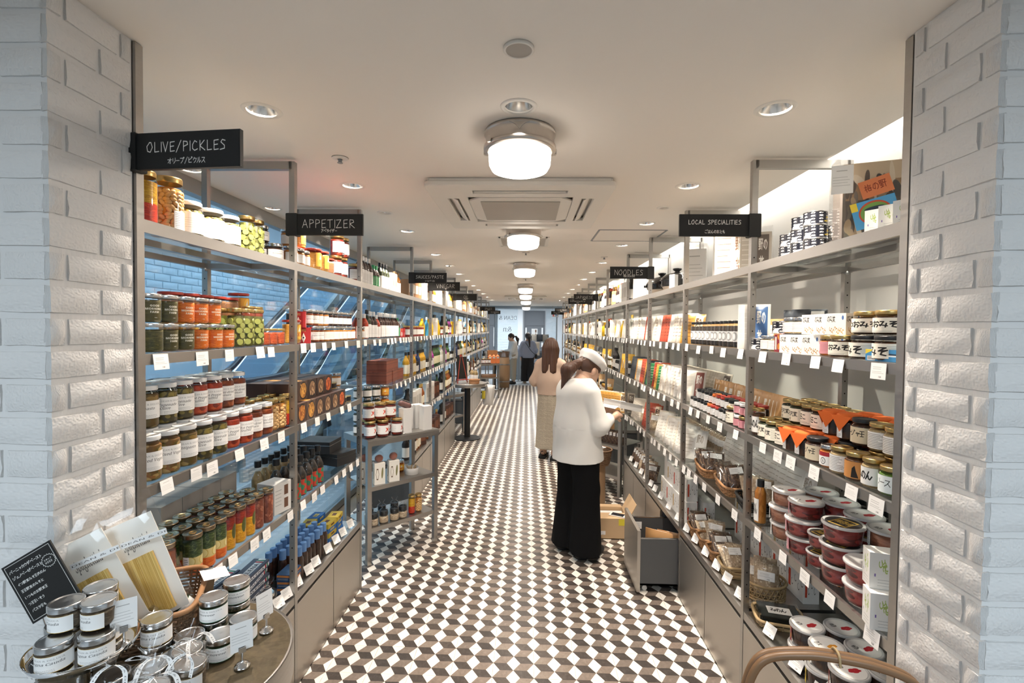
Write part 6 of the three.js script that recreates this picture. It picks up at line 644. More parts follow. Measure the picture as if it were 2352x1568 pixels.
// open drawer, cardboard box and phone beside the worker
{ const o = thing('open_drawer', 'deep stainless fronted drawer pulled out into the aisle', 'drawer', [0, 0, 0]); const x0 = 0.705, z0 = -3.035, z1 = -3.4; add('front_panel', span(x0, x0 + 0.02, 0.012, 0.4, z1 - 0.02, z0 + 0.012), M.steelDoor, o); add('side_panel', span(x0 + 0.02, 1.15, 0.05, 0.345, z0 - 0.012, z0), M.dark, o); add('side_panel', span(x0 + 0.02, 1.15, 0.05, 0.345, z1, z1 + 0.012), M.dark, o); add('bottom', span(x0 + 0.02, 1.15, 0.05, 0.062, z1, z0), M.dark, o); add('back_panel', span(1.14, 1.15, 0.05, 0.345, z1, z0), M.dark, o); add('edge_trim', [span(x0 + 0.02, 1.15, 0.345, 0.349, z0 - 0.013, z0 + 0.001), span(x0 + 0.02, 1.15, 0.345, 0.349, z1 - 0.001, z1 + 0.013)], M.lidSteel, o); for (const z of [z0 - 0.04, z1 + 0.04]) add('caster', [cyl(0.012, 0.02, x0 + 0.06, 0.03, z, 10), new THREE.CylinderGeometry(0.016, 0.016, 0.012, 12).rotateX(Math.PI / 2).translate(x0 + 0.06, 0.016, z)], M.plasticW, o); add('sticker', LB.uv(new THREE.PlaneGeometry(0.045, 0.05), 'price').translate(x0 + 0.09, 0.29, z1 + 0.0128), M.print, o);
  const bg = put(K.kraft.make(), 'paper_bag', [0.9, 0.0626, -3.2], -0.6, 'folded paper bag standing inside the open drawer', 'bag', undefined, 1.9); const bg2 = put(K.kraft.make(), 'paper_bag', [0.98, 0.0626, -3.22], -0.5, 'second paper bag at the back of the drawer', 'bag', undefined, 1.8); }
{ const o = thing('cardboard_box', 'open brown cardboard box with yellow tape on the floor', 'box', [0.69, 0.0006, -3.95], 0.0), w = 0.26, d = 0.27, h = 0.16, t = 0.005; add('walls', [span(-w / 2, w / 2, 0, h, d / 2 - t, d / 2), span(-w / 2, w / 2, 0, h, -d / 2, -d / 2 + t), span(-w / 2, -w / 2 + t, 0, h, -d / 2, d / 2), span(w / 2 - t, w / 2, 0, h, -d / 2, d / 2), span(-w / 2, w / 2, 0, t, -d / 2, d / 2)], M.card, o);
  const fl = (geo, pos, rot) => { const f = add('flap', geo, M.card, o); f.position.set(...pos); f.rotation.set(...rot); return f; }; fl(bx(0.13, t, d, -0.065, 0, 0), [-w / 2, h, 0], [0, 0, -1.2]); fl(bx(0.13, t, d, 0.065, 0, 0), [w / 2, h, 0], [0, 0, 1.1]); fl(bx(w, t, 0.1, 0, 0, -0.05), [0, h, -d / 2], [-0.15, 0, 0]); fl(bx(w, t, 0.12, 0, 0, -0.06), [0, h + 0.002, d / 2], [0.02, 0, 0]);
  add('yellow_tape', [bx(0.06, 0.05, 0.001, 0.08, h - 0.025, d / 2 + 0.0008), bx(0.004, 0.13, 0.04, -w / 2 - 0.052, h + 0.065, 0.12).rotateZ(0)], M.yellow, o); add('shipping_label', LB.uv(new THREE.PlaneGeometry(0.055, 0.03).translate(-0.08, 0.05, d / 2 + 0.001), 'price'), M.print, o); add('packing_sheet', bx(w - 0.02, 0.004, d - 0.02, 0, h - 0.03, 0), M.cardW, o);
  const p = thing('smartphone', 'white edged smartphone lying on the cardboard box flap', 'phone', [0.745, h + 0.0064, -3.88], -0.5); add('body', rbox(0.066, 0.007, 0.135, 0.002), M.white, p); add('screen', bx(0.058, 0.0006, 0.1, 0, 0.0074, 0), M.phone, p); p.rotation.y = 1.1; }
// clay pots and bagged gift boxes on the top shelf of the wall side
function pot(x, z, sc, label) { const o = thing('clay_pot', label, 'pot', [x, LEVELS[0] + 0.0006, z], -0.6, 'black clay rice pots'); o.scale.setScalar(sc); add('base', lathe([[0.0005, 0], [0.055, 0], [0.09, 0.03], [0.105, 0.06], [0.1, 0.06]], 32), M.clay, o); add('body', lathe([[0.104, 0.05], [0.112, 0.06], [0.11, 0.085], [0.118, 0.09], [0.118, 0.098], [0.108, 0.1]], 32), M.pot, o); add('lid', lathe([[0.112, 0.098], [0.108, 0.112], [0.08, 0.135], [0.04, 0.148], [0.018, 0.15], [0.016, 0.158], [0.03, 0.168], [0.03, 0.178], [0.0005, 0.182]], 32), M.pot, o); for (const a of [0, Math.PI]) add('handle', bx(0.02, 0.018, 0.06, 0.122 * Math.cos(a), 0.08, 0.122 * Math.sin(a)), M.pot, o); }
pot(1.17, -3.84, 1.12, 'shiny black clay rice pot with knob lid, nearer one on the top shelf'); pot(1.14, -4.16, 1.12, 'shiny black clay rice pot beyond the noodles sign post');
function giftBag(x, z, w, h, d, cell, turn, label, extra) { const o = thing('bagged_gift', label, 'gift bag', [x, LEVELS[0] + 0.0006, z], turn); add('box', face(new THREE.BoxGeometry(w, h, d).translate(0, h / 2, 0), cell, [null, null, null, null, cell, null]), M.print, o); const f = new THREE.BoxGeometry(w * 1.1, h * 1.12, d * 1.12, 5, 6, 5), p = f.attributes.position; for (let i = 0; i < p.count; i++) { p.setX(i, p.getX(i) + rr(-0.002, 0.002)); p.setY(i, p.getY(i) + rr(-0.004, 0.004)); } add('clear_bag', f.translate(0, h * 0.56 + 0.003, 0), M.film, o); extra?.(o, w, h, d); }
giftBag(1.11, -1.63, 0.17, 0.25, 0.13, 'bigbag', -0.35, 'large clear bagged gift box with fish photo beside the cans', (o, w, h, d) => { add('hang_label', LB.uv(new THREE.PlaneGeometry(0.06, 0.09), 'price2').translate(-0.09, 0.2, d * 0.5 + 0.012), M.print, o); add('orange_seal', LB.uv(new THREE.PlaneGeometry(0.085, 0.055).rotateZ(0.3), 'seal').translate(0.0, 0.17, d * 0.5 + 0.011), M.print, o); add('fish_card', LB.uv(new THREE.PlaneGeometry(0.12, 0.085).rotateZ(0.25), 'fishcard').translate(0.0, 0.09, d * 0.5 + 0.012), M.print, o); });
giftBag(1.13, -2.72, 0.17, 0.26, 0.16, 'pouch0', -0.45, 'clear bagged noodle gift box beside the local specialities sign'); giftBag(1.14, -2.48, 0.14, 0.2, 0.12, 'pouch6', -0.4, 'smaller clear bagged gift behind the sign post'); giftBag(1.1, -3.22, 0.13, 0.24, 0.12, 'price2', -0.4, 'clear bagged white gift box before the clay pots'); put(K.whiteBlock.make(), 'carton', [1.03, LEVELS[0] + 0.001, -3.46], -0.9, 'small white carton beside the nearer clay pot', 'box', undefined, 0.6); for (let i = 0; i < 3; i++) put(K.sproutBox.make(), 'carton', [1.02, LEVELS[0] + 0.001, -1.34 - i * 0.055], -1.0, `small white carton at the post end of top shelf, ${ord(i)}`, 'box', 'small cartons at the post end', 0.7);
// baskets of packs on the wall side
function traySet(x, y, z, rx, rz, h, mat, label, key, n, where, turn = -0.3, o = {}) { const b = thing('tray_basket', label, 'basket', [x, y + 0.0006, z], turn, 'tray baskets of packs'); basketG(b, rx, rz, h, mat, { pow: 5, flare: 1.12, stakes: 22, ...o }); for (let i = 0; i < n; i++) { const q = put(K[key].make(), 'pouch', [x + rr(-0.25, 0.25) * rx, y + 0.012 + i * 0.004, z - rz * 0.7 + i * (rz * 1.5 / n)], turn, `${K[key].desc.split(' with')[0]} in ${where}, ${ord(i)}`, 'pouch', 'packs in ' + where, 0.9); q.rotation.order = 'YXZ'; q.rotation.set(-0.75 + rr(-0.15, 0.15), turn + rr(-0.3, 0.3), rr(-0.2, 0.2)); } }
const RX = XR + 0.02;
traySet(RX + 0.09, LEVELS[3], -2.78, 0.07, 0.12, 0.045, M.wickerOrange, 'orange wicker tray of dried mushroom bags, far one on the fourth shelf', 'dry', 6, 'the far fourth-shelf tray', -0.15); traySet(RX + 0.09, LEVELS[3], -2.48, 0.07, 0.12, 0.045, M.wickerOrange, 'orange wicker tray of dried bags, middle one on the fourth shelf', 'dry', 6, 'the middle fourth-shelf tray', -0.15); traySet(RX + 0.09, LEVELS[3], -2.24, 0.07, 0.08, 0.045, M.black, 'black tray of dried bags nearest the post on fourth shelf', 'dryPale', 5, 'the black fourth-shelf tray', -0.15);
[[-2.9, 'far'], [-2.75, 'second'], [-2.6, 'third'], [-2.44, 'near']].forEach(([z, w], i) => traySet(RX + 0.095, TOP, z, 0.075, 0.06, 0.055, i === 3 ? M.wickerPale : M.wickerOrange, `wicker tray of dried food bags on the cabinet top, ${w} one`, i % 2 ? 'dryPale' : 'dry', 5, `the ${w} cabinet-top tray`, -0.1));
{ const b = thing('bamboo_basket', 'round openwork bamboo basket holding clear snack bags', 'basket', [1.11, TOP + 0.0006, -2.25]); const r = 0.085, h = 0.075, st = []; for (let k = 0; k < 26; k++) for (const s of [-1, 1]) { const a = k / 26 * Math.PI * 2, c = a + s * 0.42; st.push(tube([V(r * Math.cos(a), 0, r * Math.sin(a)), V(r * 1.04 * Math.cos((a + c) / 2), h / 2, r * 1.04 * Math.sin((a + c) / 2)), V(r * 1.06 * Math.cos(c), h, r * 1.06 * Math.sin(c))], 0.0022, 6, 4)); } for (const y of [0.02, 0.04, 0.058]) st.push(new THREE.TorusGeometry(r * 1.04, 0.002, 4, 40).rotateX(Math.PI / 2).translate(0, y, 0)); add('openwork_wall', st, M.wickerPale, b); add('rim', [new THREE.TorusGeometry(r * 1.06, 0.006, 6, 44).rotateX(Math.PI / 2).translate(0, h, 0), new THREE.TorusGeometry(r, 0.005, 6, 44).rotateX(Math.PI / 2).translate(0, 0.005, 0)], M.wickerPale, b); add('bottom', cyl(r, 0.004, 0, 0.002, 0, 30), M.wickerPale, b);
  for (let i = 0; i < 5; i++) { const q = put(K.dryPale.make(), 'pouch', [1.11 + rr(-0.03, 0.03), TOP + 0.012, -2.2 - i * 0.022], -0.5, `clear snack bag in the bamboo basket, ${ord(i)}`, 'pouch', 'snack bags in the bamboo basket'); q.rotation.order = 'YXZ'; q.rotation.x = -0.15; }
  const f = thing('nori_tray', 'flat bamboo tray holding black seaweed sheets', 'tray', [1.07, TOP + 0.0006, -2.04], -0.25); basketG(f, 0.085, 0.07, 0.028, M.wickerPale, { pow: 5, stakes: 22, flare: 1.1 });
  const n = thing('seaweed_pack', 'stack of black seaweed sheets in clear film with white label', 'pack', [1.07, TOP + 0.006, -2.04], -0.25); for (let i = 0; i < 5; i++) { const s = add('sheet', LB.uv(bx(0.15, 0.006, 0.12, 0, 0.004, 0), 'nori'), M.gloss, n); s.position.set(rr(-0.003, 0.003), i * 0.0085, rr(-0.003, 0.003)); } add('label', LB.uv(new THREE.PlaneGeometry(0.09, 0.055).rotateX(-Math.PI / 2).translate(0, 0.042, 0), 'brush'), M.print, n); add('film', rbox(0.17, 0.048, 0.14, 0.006), M.film, n);
}
// ------------------------------------------------------------------ price cards along the shelf edges
{
  const cardG = LB.uv(new THREE.BoxGeometry(0.056, 0.044, 0.0008).translate(0, -0.022, 0), 'price'), cardG2 = LB.uv(new THREE.BoxGeometry(0.05, 0.04, 0.0008).translate(0, -0.02, 0), 'price2');
  const rest = []; let n = 0;
  const strip = (side, i, Z) => LEVELS.forEach((y, k) => {
    if (!k || (k === 3 && WIDE[side].includes(i))) return; const s = side === 'L' ? -1 : 1, near = side === 'L' && i === 2 && k === 2 ? -3.78 : Z[i] - 0.05, far = Z[i + 1] + 0.05; let z = near - rr(0, 0.04), j = 0;
    while (z > far) { const x = (side === 'L' ? XL : XR) - s * 0.0025, w = pick([cardG, cardG2]), yy = y - 0.001 + rr(-0.003, 0.004);
      if (n < 300 && z > -8) { n++; const c = tag(add('price_card', w, M.print), `white price card, ${ord(j)} on ${['', 'second', 'third', 'fourth'][k]} shelf edge, ${side === 'L' ? bayL(i) : bayR(i)}`, 'price card', 'price cards on the shelf edges'); c.position.set(x, yy, z); c.rotation.set(0, -s * Math.PI / 2 + rr(-0.03, 0.03), rr(-0.02, 0.02)); c.rotation.order = 'YXZ'; c.rotation.x = -rr(0.05, 0.16); j++; }
      else rest.push(w.clone().rotateY(-s * Math.PI / 2).translate(x, yy, z));
      z -= rr(0.075, 0.2); } });
  for (let i = 0; i < 12; i++) { strip('L', i, ZL); strip('R', i, ZR); }
  const far = add('distant_price_cards', rest, M.print); far.userData.kind = 'stuff'; far.userData.label = 'white price cards along the distant shelf edges'; far.userData.category = 'price cards';
  const stand = proto((g) => { const c = add('card', LB.uv(new THREE.BoxGeometry(0.055, 0.046, 0.0008), 'price'), M.print, g); c.position.set(0, 0.03, 0); c.rotation.x = -0.45; add('foot', [bx(0.03, 0.003, 0.03, 0, 0.0015, -0.004)], M.clear, g); });
  for (const [side, i, Z, list] of [['L', 0, ZL, [-1.95, -2.03, -2.1]], ['L', 1, ZL, [-2.2, -2.32, -2.4, -2.55, -2.66, -2.76, -2.88]], ['R', 0, ZR, [-1.45, -1.6, -1.74, -1.93]], ['R', 1, ZR, [-2.2, -2.34, -2.47, -2.62, -2.78, -2.93]], ['R', 2, ZR, [-3.1, -3.3, -3.5, -3.66, -3.78]], ['R', 3, ZR, [-3.95, -4.1, -4.3, -4.5]]]) list.forEach((z, j) => put(stand, 'standing_price_card', [(side === 'L' ? XL + 0.0 : XR) + (side === 'L' ? -0.024 : 0.024), TOP + 0.0004, z], side === 'L' ? Math.PI / 2 - 0.3 : -Math.PI / 2 + 0.3, `tilted white price card on the cabinet edge, ${ord(j)} in ${side === 'L' ? bayL(i) : bayR(i)}`, 'price card', 'tilted price cards on the cabinet edges'));
}
// ------------------------------------------------------------------ goods on the farther bays: small, one mesh each
const far = {};
function farKind(key, name, desc, half, parts) { far[key] = { g: merge(parts), name, desc, half }; }
const vb = (r, h, body, cap, lab, sh = 0.6, nk = 0.38) => [tint(lathe([[0.0005, 0], [r, 0], [r, h * sh], [r * 0.75, h * sh + r * 0.6], [r * nk, h * sh + r * 1.4], [r * nk, h - 0.025]], 12), body), tint(cyl(r * nk * 1.15, 0.03, 0, h - 0.03, 0, 10), cap), ...(lab ? [tint(new THREE.CylinderGeometry(r * 1.015, r * 1.015, h * sh * 0.62, 12, 1, true).translate(0, h * sh * 0.48, 0), lab)] : [])];
const vj = (r, h, body, cap, lab) => [tint(cyl(r, h - 0.014, 0, 0, 0, 14), body), tint(cyl(r * 0.93, 0.016, 0, h - 0.016, 0, 14), cap), ...(lab ? [tint(new THREE.CylinderGeometry(r * 1.015, r * 1.015, h * 0.5, 14, 1, true).translate(0, h * 0.42, 0), lab)] : [])];
const vbox = (w, h, d, c, lab) => [tint(bx(w, h, d, 0, h / 2, 0), c), ...(lab ? [tint(bx(w * 0.7, h * 0.5, d + 0.002, 0, h * 0.5, 0), lab)] : [])];
farKind('fDark', 'dark_bottle', 'dark bottle with white label', 0.036, vb(0.034, 0.24, '#1a1412', '#111', '#e3dfd8')); farKind('fAmber', 'amber_bottle', 'amber bottle', 0.034, vb(0.032, 0.22, '#8a4a12', '#d8b060', '#efe6d0')); farKind('fRed', 'bottle', 'red sauce bottle', 0.034, vb(0.032, 0.2, '#9a2412', '#e8e4de', '#e9e5df')); farKind('fGreen', 'bottle', 'green glass bottle', 0.034, vb(0.03, 0.24, '#2a4a20', '#1c1c1c', '#e8e2c0')); farKind('fClear', 'oil_bottle', 'pale glass bottle', 0.034, vb(0.03, 0.23, '#c9cabf', '#d5b45a', '#f0eee8')); farKind('fGold', 'oil_bottle', 'golden oil bottle', 0.034, vb(0.03, 0.22, '#b88a20', '#222', '#e8e2d0')); farKind('fBlue', 'bottle', 'slim dark blue bottle', 0.028, vb(0.026, 0.22, '#1c2c52', '#15151a', null)); farKind('fWhite', 'bottle', 'white ceramic bottle', 0.036, vb(0.034, 0.22, '#e6e3de', '#e6e3de', null)); farKind('fYellow', 'bottle', 'yellow squeeze bottle', 0.034, vb(0.034, 0.18, '#e0b81c', '#d8a810', null)); farKind('fPurple', 'vinegar_bottle', 'purple vinegar bottle', 0.026, vb(0.024, 0.21, '#8a2a78', '#1b1b1b', '#d8d2d8')); farKind('fCyan', 'bottle', 'light blue bottle', 0.026, vb(0.024, 0.2, '#4aa0c8', '#e2e2e2', null)); farKind('fOrangeCap', 'bottle', 'soy bottle with orange cap', 0.034, vb(0.032, 0.22, '#241410', '#d8541c', '#efe6cf'));
farKind('jRed', 'jar', 'small red jar', 0.036, vj(0.034, 0.1, '#7c2014', '#c8a860', '#efece6')); farKind('jWhite', 'jar', 'white labelled jar', 0.036, vj(0.034, 0.11, '#6a5a2c', '#e4e2de', '#f0eee9')); farKind('jGold', 'jar', 'gold lidded jar', 0.034, vj(0.032, 0.1, '#a0661c', '#b89040', '#f0e9d8')); farKind('jBlack', 'jar', 'black lidded jar', 0.034, vj(0.03, 0.11, '#2a2420', '#171717', '#e8e6e2')); farKind('jGreen', 'jar', 'green paste jar', 0.034, vj(0.032, 0.09, '#4a5a1c', '#c0bfba', '#eeece6'));
farKind('bWhite', 'carton', 'white carton', 0.05, vbox(0.09, 0.2, 0.07, '#e6e2dc', '#c9c4bc')); farKind('bTan', 'carton', 'tan carton', 0.05, vbox(0.09, 0.16, 0.08, '#b98a5e', '#efe8da')); farKind('bRed', 'carton', 'red carton', 0.045, vbox(0.08, 0.14, 0.07, '#a52a20', '#f0e9e0')); farKind('bDark', 'carton', 'dark brown carton', 0.055, vbox(0.1, 0.17, 0.09, '#4a2a20', '#7a4a34')); farKind('bBlue', 'carton', 'blue carton', 0.05, vbox(0.09, 0.18, 0.07, '#2a62a0', '#e2e8ee'));
const vp = (c, c2) => { const a = tint(pillow(0.12, 0.2, 0.03, 4, 5), c), b = tint(bx(0.07, 0.08, 0.034, 0, 0.09, 0), c2); return [a, b]; };
farKind('pWhite', 'pouch', 'white noodle pouch', 0.026, vp('#e6e2da', '#c8b8a0')); farKind('pTan', 'pouch', 'tan paper pouch', 0.026, vp('#b8946a', '#efe6d6')); farKind('pRed', 'pouch', 'red snack pouch', 0.026, vp('#b04028', '#f0dcc0')); farKind('pGrey', 'pouch', 'grey foil pouch', 0.026, vp('#5c5e60', '#d8d4cc')); farKind('pYellow', 'pouch', 'yellow pouch', 0.026, vp('#d8a83c', '#f2e8d0')); farKind('pGreen', 'pouch', 'green pouch', 0.026, vp('#3a7d48', '#ece8d8'));
const distant = [];
function farRow(side, bay, shelf, mix, depth = 0.075, o = {}) {
  const s = side === 'L' ? -1 : 1, Z = side === 'L' ? ZL : ZR, y = (shelf < 4 ? LEVELS[shelf] : TOP) + 0.0006, x = (side === 'L' ? XL : XR) + s * depth, sn = shelf < 4 ? ['top', 'second', 'third', 'fourth'][shelf] + ' shelf' : 'cabinet top', where = side === 'L' ? bayL(bay) : bayR(bay), end = Z[bay + 1] + 0.045;
  let z = Z[bay] - 0.03, i = 0, key = pick(mix), left = 0;
  while (true) { if (!left) { key = pick(mix); left = 1 + Math.floor(rnd() * 4); } left--; const k = far[key]; z -= k.half; if (z - k.half < end) break; if (bay > 7) { (o.stuff ?? distant).push(k.g.clone().rotateX(k.name === 'pouch' ? -0.22 : 0).rotateY((s < 0 ? 1.2 : -1.2)).translate(x, y, z)); z -= k.half + 0.008; continue; } const m = tag(add(k.name, k.g, M.vc), say(k.desc, `${ord(i)} in ${o.rowName ?? 'front'} row, ${sn}, ${where}`), k.name === 'carton' ? 'box' : k.name.split('_').pop(), `${o.rowName ?? 'front'} row of the ${sn}, ${where}`); m.position.set(x + rr(-0.006, 0.006), y + (o.up ?? 0), z); m.rotation.order = 'YXZ'; m.rotation.set(k.name === 'pouch' ? -0.22 : 0, (s < 0 ? 1.2 : -1.2) * (k.name === 'pouch' ? 0.65 : 1) + rr(-0.15, 0.15), 0); z -= k.half + 0.005 + rr(0, 0.012); i++; }
}
const mixL = [['fDark', 'fAmber', 'fGold', 'bTan', 'fClear', 'fWhite', 'bWhite'], ['fDark', 'jWhite', 'bWhite', 'fPurple', 'fCyan', 'fYellow', 'jRed', 'fClear', 'fGreen'], ['fDark', 'fGold', 'fPurple', 'fBlue', 'jBlack', 'fGreen', 'fClear'], ['fDark', 'fAmber', 'bDark', 'jBlack', 'bWhite', 'fGreen'], ['fDark', 'bDark', 'fGreen', 'fAmber']];
const mixR = [['fDark', 'fAmber', 'bTan', 'bWhite', 'fClear', 'fOrangeCap'], ['fDark', 'fOrangeCap', 'fRed', 'fGreen', 'pWhite', 'fClear', 'bWhite', 'fYellow'], ['pGrey', 'pTan', 'jBlack', 'jGold', 'fDark', 'pYellow', 'jWhite'], ['jRed', 'jGold', 'pTan', 'fDark', 'jBlack', 'pRed'], ['jGold', 'bTan', 'jBlack', 'bDark']];
for (let i = 3; i < 12; i++) for (let k = 0; k < 5; k++) { if (WIDE.L.includes(i) && k > 2) continue; if (k === 4 && i > 7) continue; farRow('L', i, k, mixL[k]); }
for (let i = 4; i < 13; i++) for (let k = 0; k < 5; k++) { if (WIDE.R.includes(i) && k > 2) continue; if (k === 4 && i > 7) continue; farRow('R', i, k, mixR[k]); }


{ const m = add('distant_goods', distant, M.vc); m.userData.kind = 'stuff'; m.userData.label = 'rows of bottles, jars and packs on the distant shelves'; m.userData.category = 'goods'; }
// ------------------------------------------------------------------ escalators behind the glass
{
  const hallGlass = P(lin(0.75, 0.9, 1), { roughness: 0.05, transmission: 0.75, thickness: 0 }), rubber = P(lin(0.02, 0.022, 0.026), { roughness: 0.35 });
  const slope = Math.tan(0.52), z0 = -6.0, L = 6.5;
  const rail = (x, up) => { const y = (z) => 1.0 + Math.max(0, (z0 - 0.6 - z)) * slope; return [V(x, 0.62, z0 + 0.95), V(x, 0.85, z0 + 1.06), V(x, 1.0, z0 + 0.85), V(x, 1.0, z0 + 0.3), V(x, 1.0, z0 - 0.3), V(x, 1.04, z0 - 0.7), V(x, y(z0 - 1.3) + 0.01, z0 - 1.3), V(x, y(z0 - 3), z0 - 3), V(x, y(z0 - 4.6), z0 - 4.6)].map((p) => p.add(V(0, up, 0))); };
  [[-4.2, -3.3, 'farther from the shop'], [-2.98, -2.1, 'nearer the shop glass']].forEach(([xa, xb, w]) => {
    const e = thing('escalator', `rising escalator with blue lit glass sides, ${w}`, 'escalator', [0, 0, 0], 0, 'escalators behind the glass wall');
    for (const x of [xa, xb]) {
      add('handrail', tube(rail(x, 0), 0.04, 60, 8), rubber, e); add('light_line', tube(rail(x, -0.075).slice(2), 0.012, 50, 5), M.ledBlue, e);
      const s = new THREE.Shape(); s.moveTo(-(z0 + 0.95), 0.1); s.lineTo(-(z0 + 0.98), 0.9); s.lineTo(-(z0 - 0.4), 0.95); s.lineTo(-(z0 - 4.6), 0.95 + 4 * slope); s.lineTo(-(z0 - 4.6), 0.1 + 4 * slope); s.lineTo(-(z0 - 0.6), 0.1); s.closePath();
      add('balustrade_glass', new THREE.ExtrudeGeometry(s, { depth: 0.012, bevelEnabled: false }).rotateY(Math.PI / 2).translate(x - 0.006, 0, 0), hallGlass, e);
      const k = new THREE.Shape(); k.moveTo(-(z0 + 1.0), 0); k.lineTo(-(z0 + 1.0), 0.14); k.lineTo(-(z0 - 0.6), 0.14); k.lineTo(-(z0 - 4.6), 0.14 + 4 * slope); k.lineTo(-(z0 - 4.6), -0.5 + 4 * slope); k.lineTo(-(z0 - 0.9), 0); k.closePath();
      add('skirt', new THREE.ExtrudeGeometry(k, { depth: 0.1, bevelEnabled: false }).rotateY(Math.PI / 2).translate(x - 0.05, 0, 0), M.steelDoor, e);
    }
    for (let i = 0; i < 14; i++) add('step', bx(xb - xa - 0.14, 0.2, 0.3, (xa + xb) / 2, -0.08 + i * 0.2 * 0.82, z0 - 0.7 - i * 0.285), M.grey, e);
  });
  const bench = thing('hall_bollard', 'pale padded seat beyond the glass by the pickles bay', 'seat', [-2.35, 0, -2.75]); add('cushion', rbox(0.3, 0.18, 0.3, 0.05, 0, 1.0, 0), S(lin(0.6, 0.6, 0.5)), bench); add('post', cyl(0.05, 1.0, 0, 0, 0, 14), M.grey, bench);
}
// ------------------------------------------------------------------ end of the aisle
{
  const ww = S(lin(0.86, 0.88, 0.9), { roughness: 0.6 }), w = struct('trim_2', span(-1.18, -0.18, 0, 2.45, -19.6, -19.5), ww);
  for (let i = 0; i < 24; i++) add('panel', span(-1.18, -0.18, 0.005 + i * 0.102, 0.1 + i * 0.102, -19.5, -19.488), ww, w);
  for (const [n, x0, x1, hx] of [['door_1', -2.2, -1.22, -1.32], ['door_2', -0.12, 0.72, -0.04]]) { const d = struct(n, span(x0, x1, 0, 2.4, -19.6, -19.54), M.greyDoor); add('leaf', span(x0 + 0.06, x1 - 0.06, 0.01, 1.78, -19.54, -19.51), M.greyDoor, d); add('header', span(x0 + 0.06, x1 - 0.06, 1.8, 2.36, -19.54, -19.515), M.greyDoor, d); add('pull_bar', span(hx - 0.03, hx + 0.03, 0.95, 1.72, -19.51, -19.47), M.lidW, d); if (n === 'door_2') add('pull_bar', span(0.58, 0.64, 0.95, 1.72, -19.51, -19.47), M.lidW, d); }
  const nt = tag(add('door_notice', LB.uv(bx(0.24, 0.36, 0.004), 'newsbox'), M.print), 'white notice taped on the grey end door', 'notice'); nt.position.set(0.3, 1.5, -19.505);
  // shop front glass with the name seen from behind
  const f = struct('window_2', [span(-1.76, 1.29, 2.32, 2.4, -15.66, -15.6), span(-1.06, -1.02, 0, 2.32, -15.66, -15.6), span(0.93, 0.97, 0, 2.32, -15.66, -15.6)], S(lin(0.3, 0.36, 0.42), { roughness: 0.4, metalness: 0.5 })); add('pane', span(-1.02, -0.3, 0, 2.32, -15.64, -15.632), M.pane, f); add('pane', span(0.6, 0.93, 0, 2.32, -15.64, -15.632), M.pane, f);
  const lc = canvas(512, 512), x = lc.getContext('2d'); x.clearRect(0, 0, 512, 512); x.translate(512, 0); x.scale(-1, 1); x.fillStyle = '#8f9aa8'; x.font = '120px sans-serif'; x.fillText('DEAN &', 20, 130); x.font = '150px serif'; x.fillText('&n', 140, 400); const lt = tex(lc); add('lettering', new THREE.PlaneGeometry(0.72, 0.72).translate(-0.66, 1.78, -15.628), new THREE.MeshStandardMaterial({ map: lt, alphaMap: null, transparent: true, roughness: 0.6 }), f);
  const ts = thing('toilet_sign', 'white hanging sign with red and blue figure symbols', 'sign', [0.88, 2.12, -15.3]); add('panel', bx(0.2, 0.14, 0.01), M.white, ts); for (const [px, c] of [[-0.055, lin(0.7, 0.02, 0.05)], [0.03, lin(0.02, 0.2, 0.6)]]) add('figure', [new THREE.CircleGeometry(0.016, 16).translate(px, 0.035, 0.006), new THREE.PlaneGeometry(0.03, 0.06).translate(px, -0.02, 0.006)], S(c), ts); add('figure', [new THREE.CircleGeometry(0.01, 12).translate(0.075, 0.015, 0.006), new THREE.PlaneGeometry(0.018, 0.04).translate(0.075, -0.02, 0.006)], M.black, ts); add('rod', [rod(V(-0.08, 0.07, 0), V(-0.08, 0.28, 0), 0.003), rod(V(0.08, 0.07, 0), V(0.08, 0.28, 0), 0.003)], M.grey, ts);
  const rk = thing('wire_rack', 'black wire display rack with hanging bags at the aisle end', 'rack', [0.42, 0, -16.1]); for (const px of [-0.28, 0.28]) for (const pz of [-0.2, 0.2]) add('upright', rod(V(px, 0, pz), V(px, 1.45, pz), 0.012), M.black, rk); for (let i = 0; i < 7; i++) add('wire_shelf', [...Array.from({ length: 9 }, (_, j) => rod(V(-0.28, 0.15 + i * 0.18, -0.2 + j * 0.05), V(0.28, 0.15 + i * 0.18, -0.2 + j * 0.05), 0.005, 5)), rod(V(-0.28, 0.15 + i * 0.18, 0.2), V(-0.28, 0.15 + i * 0.18, -0.2), 0.007, 5), rod(V(0.28, 0.15 + i * 0.18, 0.2), V(0.28, 0.15 + i * 0.18, -0.2), 0.007, 5)], M.black, rk);
  for (let i = 0; i < 6; i++) { const b = tag(add('wire_rack_bag', tint(pillow(0.2, 0.24, 0.1, 5, 6), ['#cfcac0', '#3a3f46', '#8f8a80', '#d8d4cc', '#5a5e62', '#b8b0a4'][i]), M.vc), `soft bag on the black wire rack, ${ord(i)} along the shelves`, 'bag', 'bags on the wire rack'); b.position.set(0.22 + (i % 3) * 0.2, i < 3 ? 1.25 : 0.7, -16.1); }
  const post = thing('glass_post', 'slim dark steel post beside the far worker', 'post', [-0.26, 0, -15.3]); add('post', rod(V(0, 0, 0), V(0, 1.15, 0), 0.016), M.grey, post); add('base', cyl(0.12, 0.015, 0, 0, 0, 24), M.grey, post);
  const ct = thing('end_counter', 'grey counter behind the shop customers at the aisle end', 'counter', [-0.22, 0, -16.2]); add('body', rbox(0.5, 0.9, 0.5, 0.01), M.grey, ct); add('worktop', rbox(0.56, 0.03, 0.56, 0.004, 0, 0.9, 0), M.cardW, ct);
}
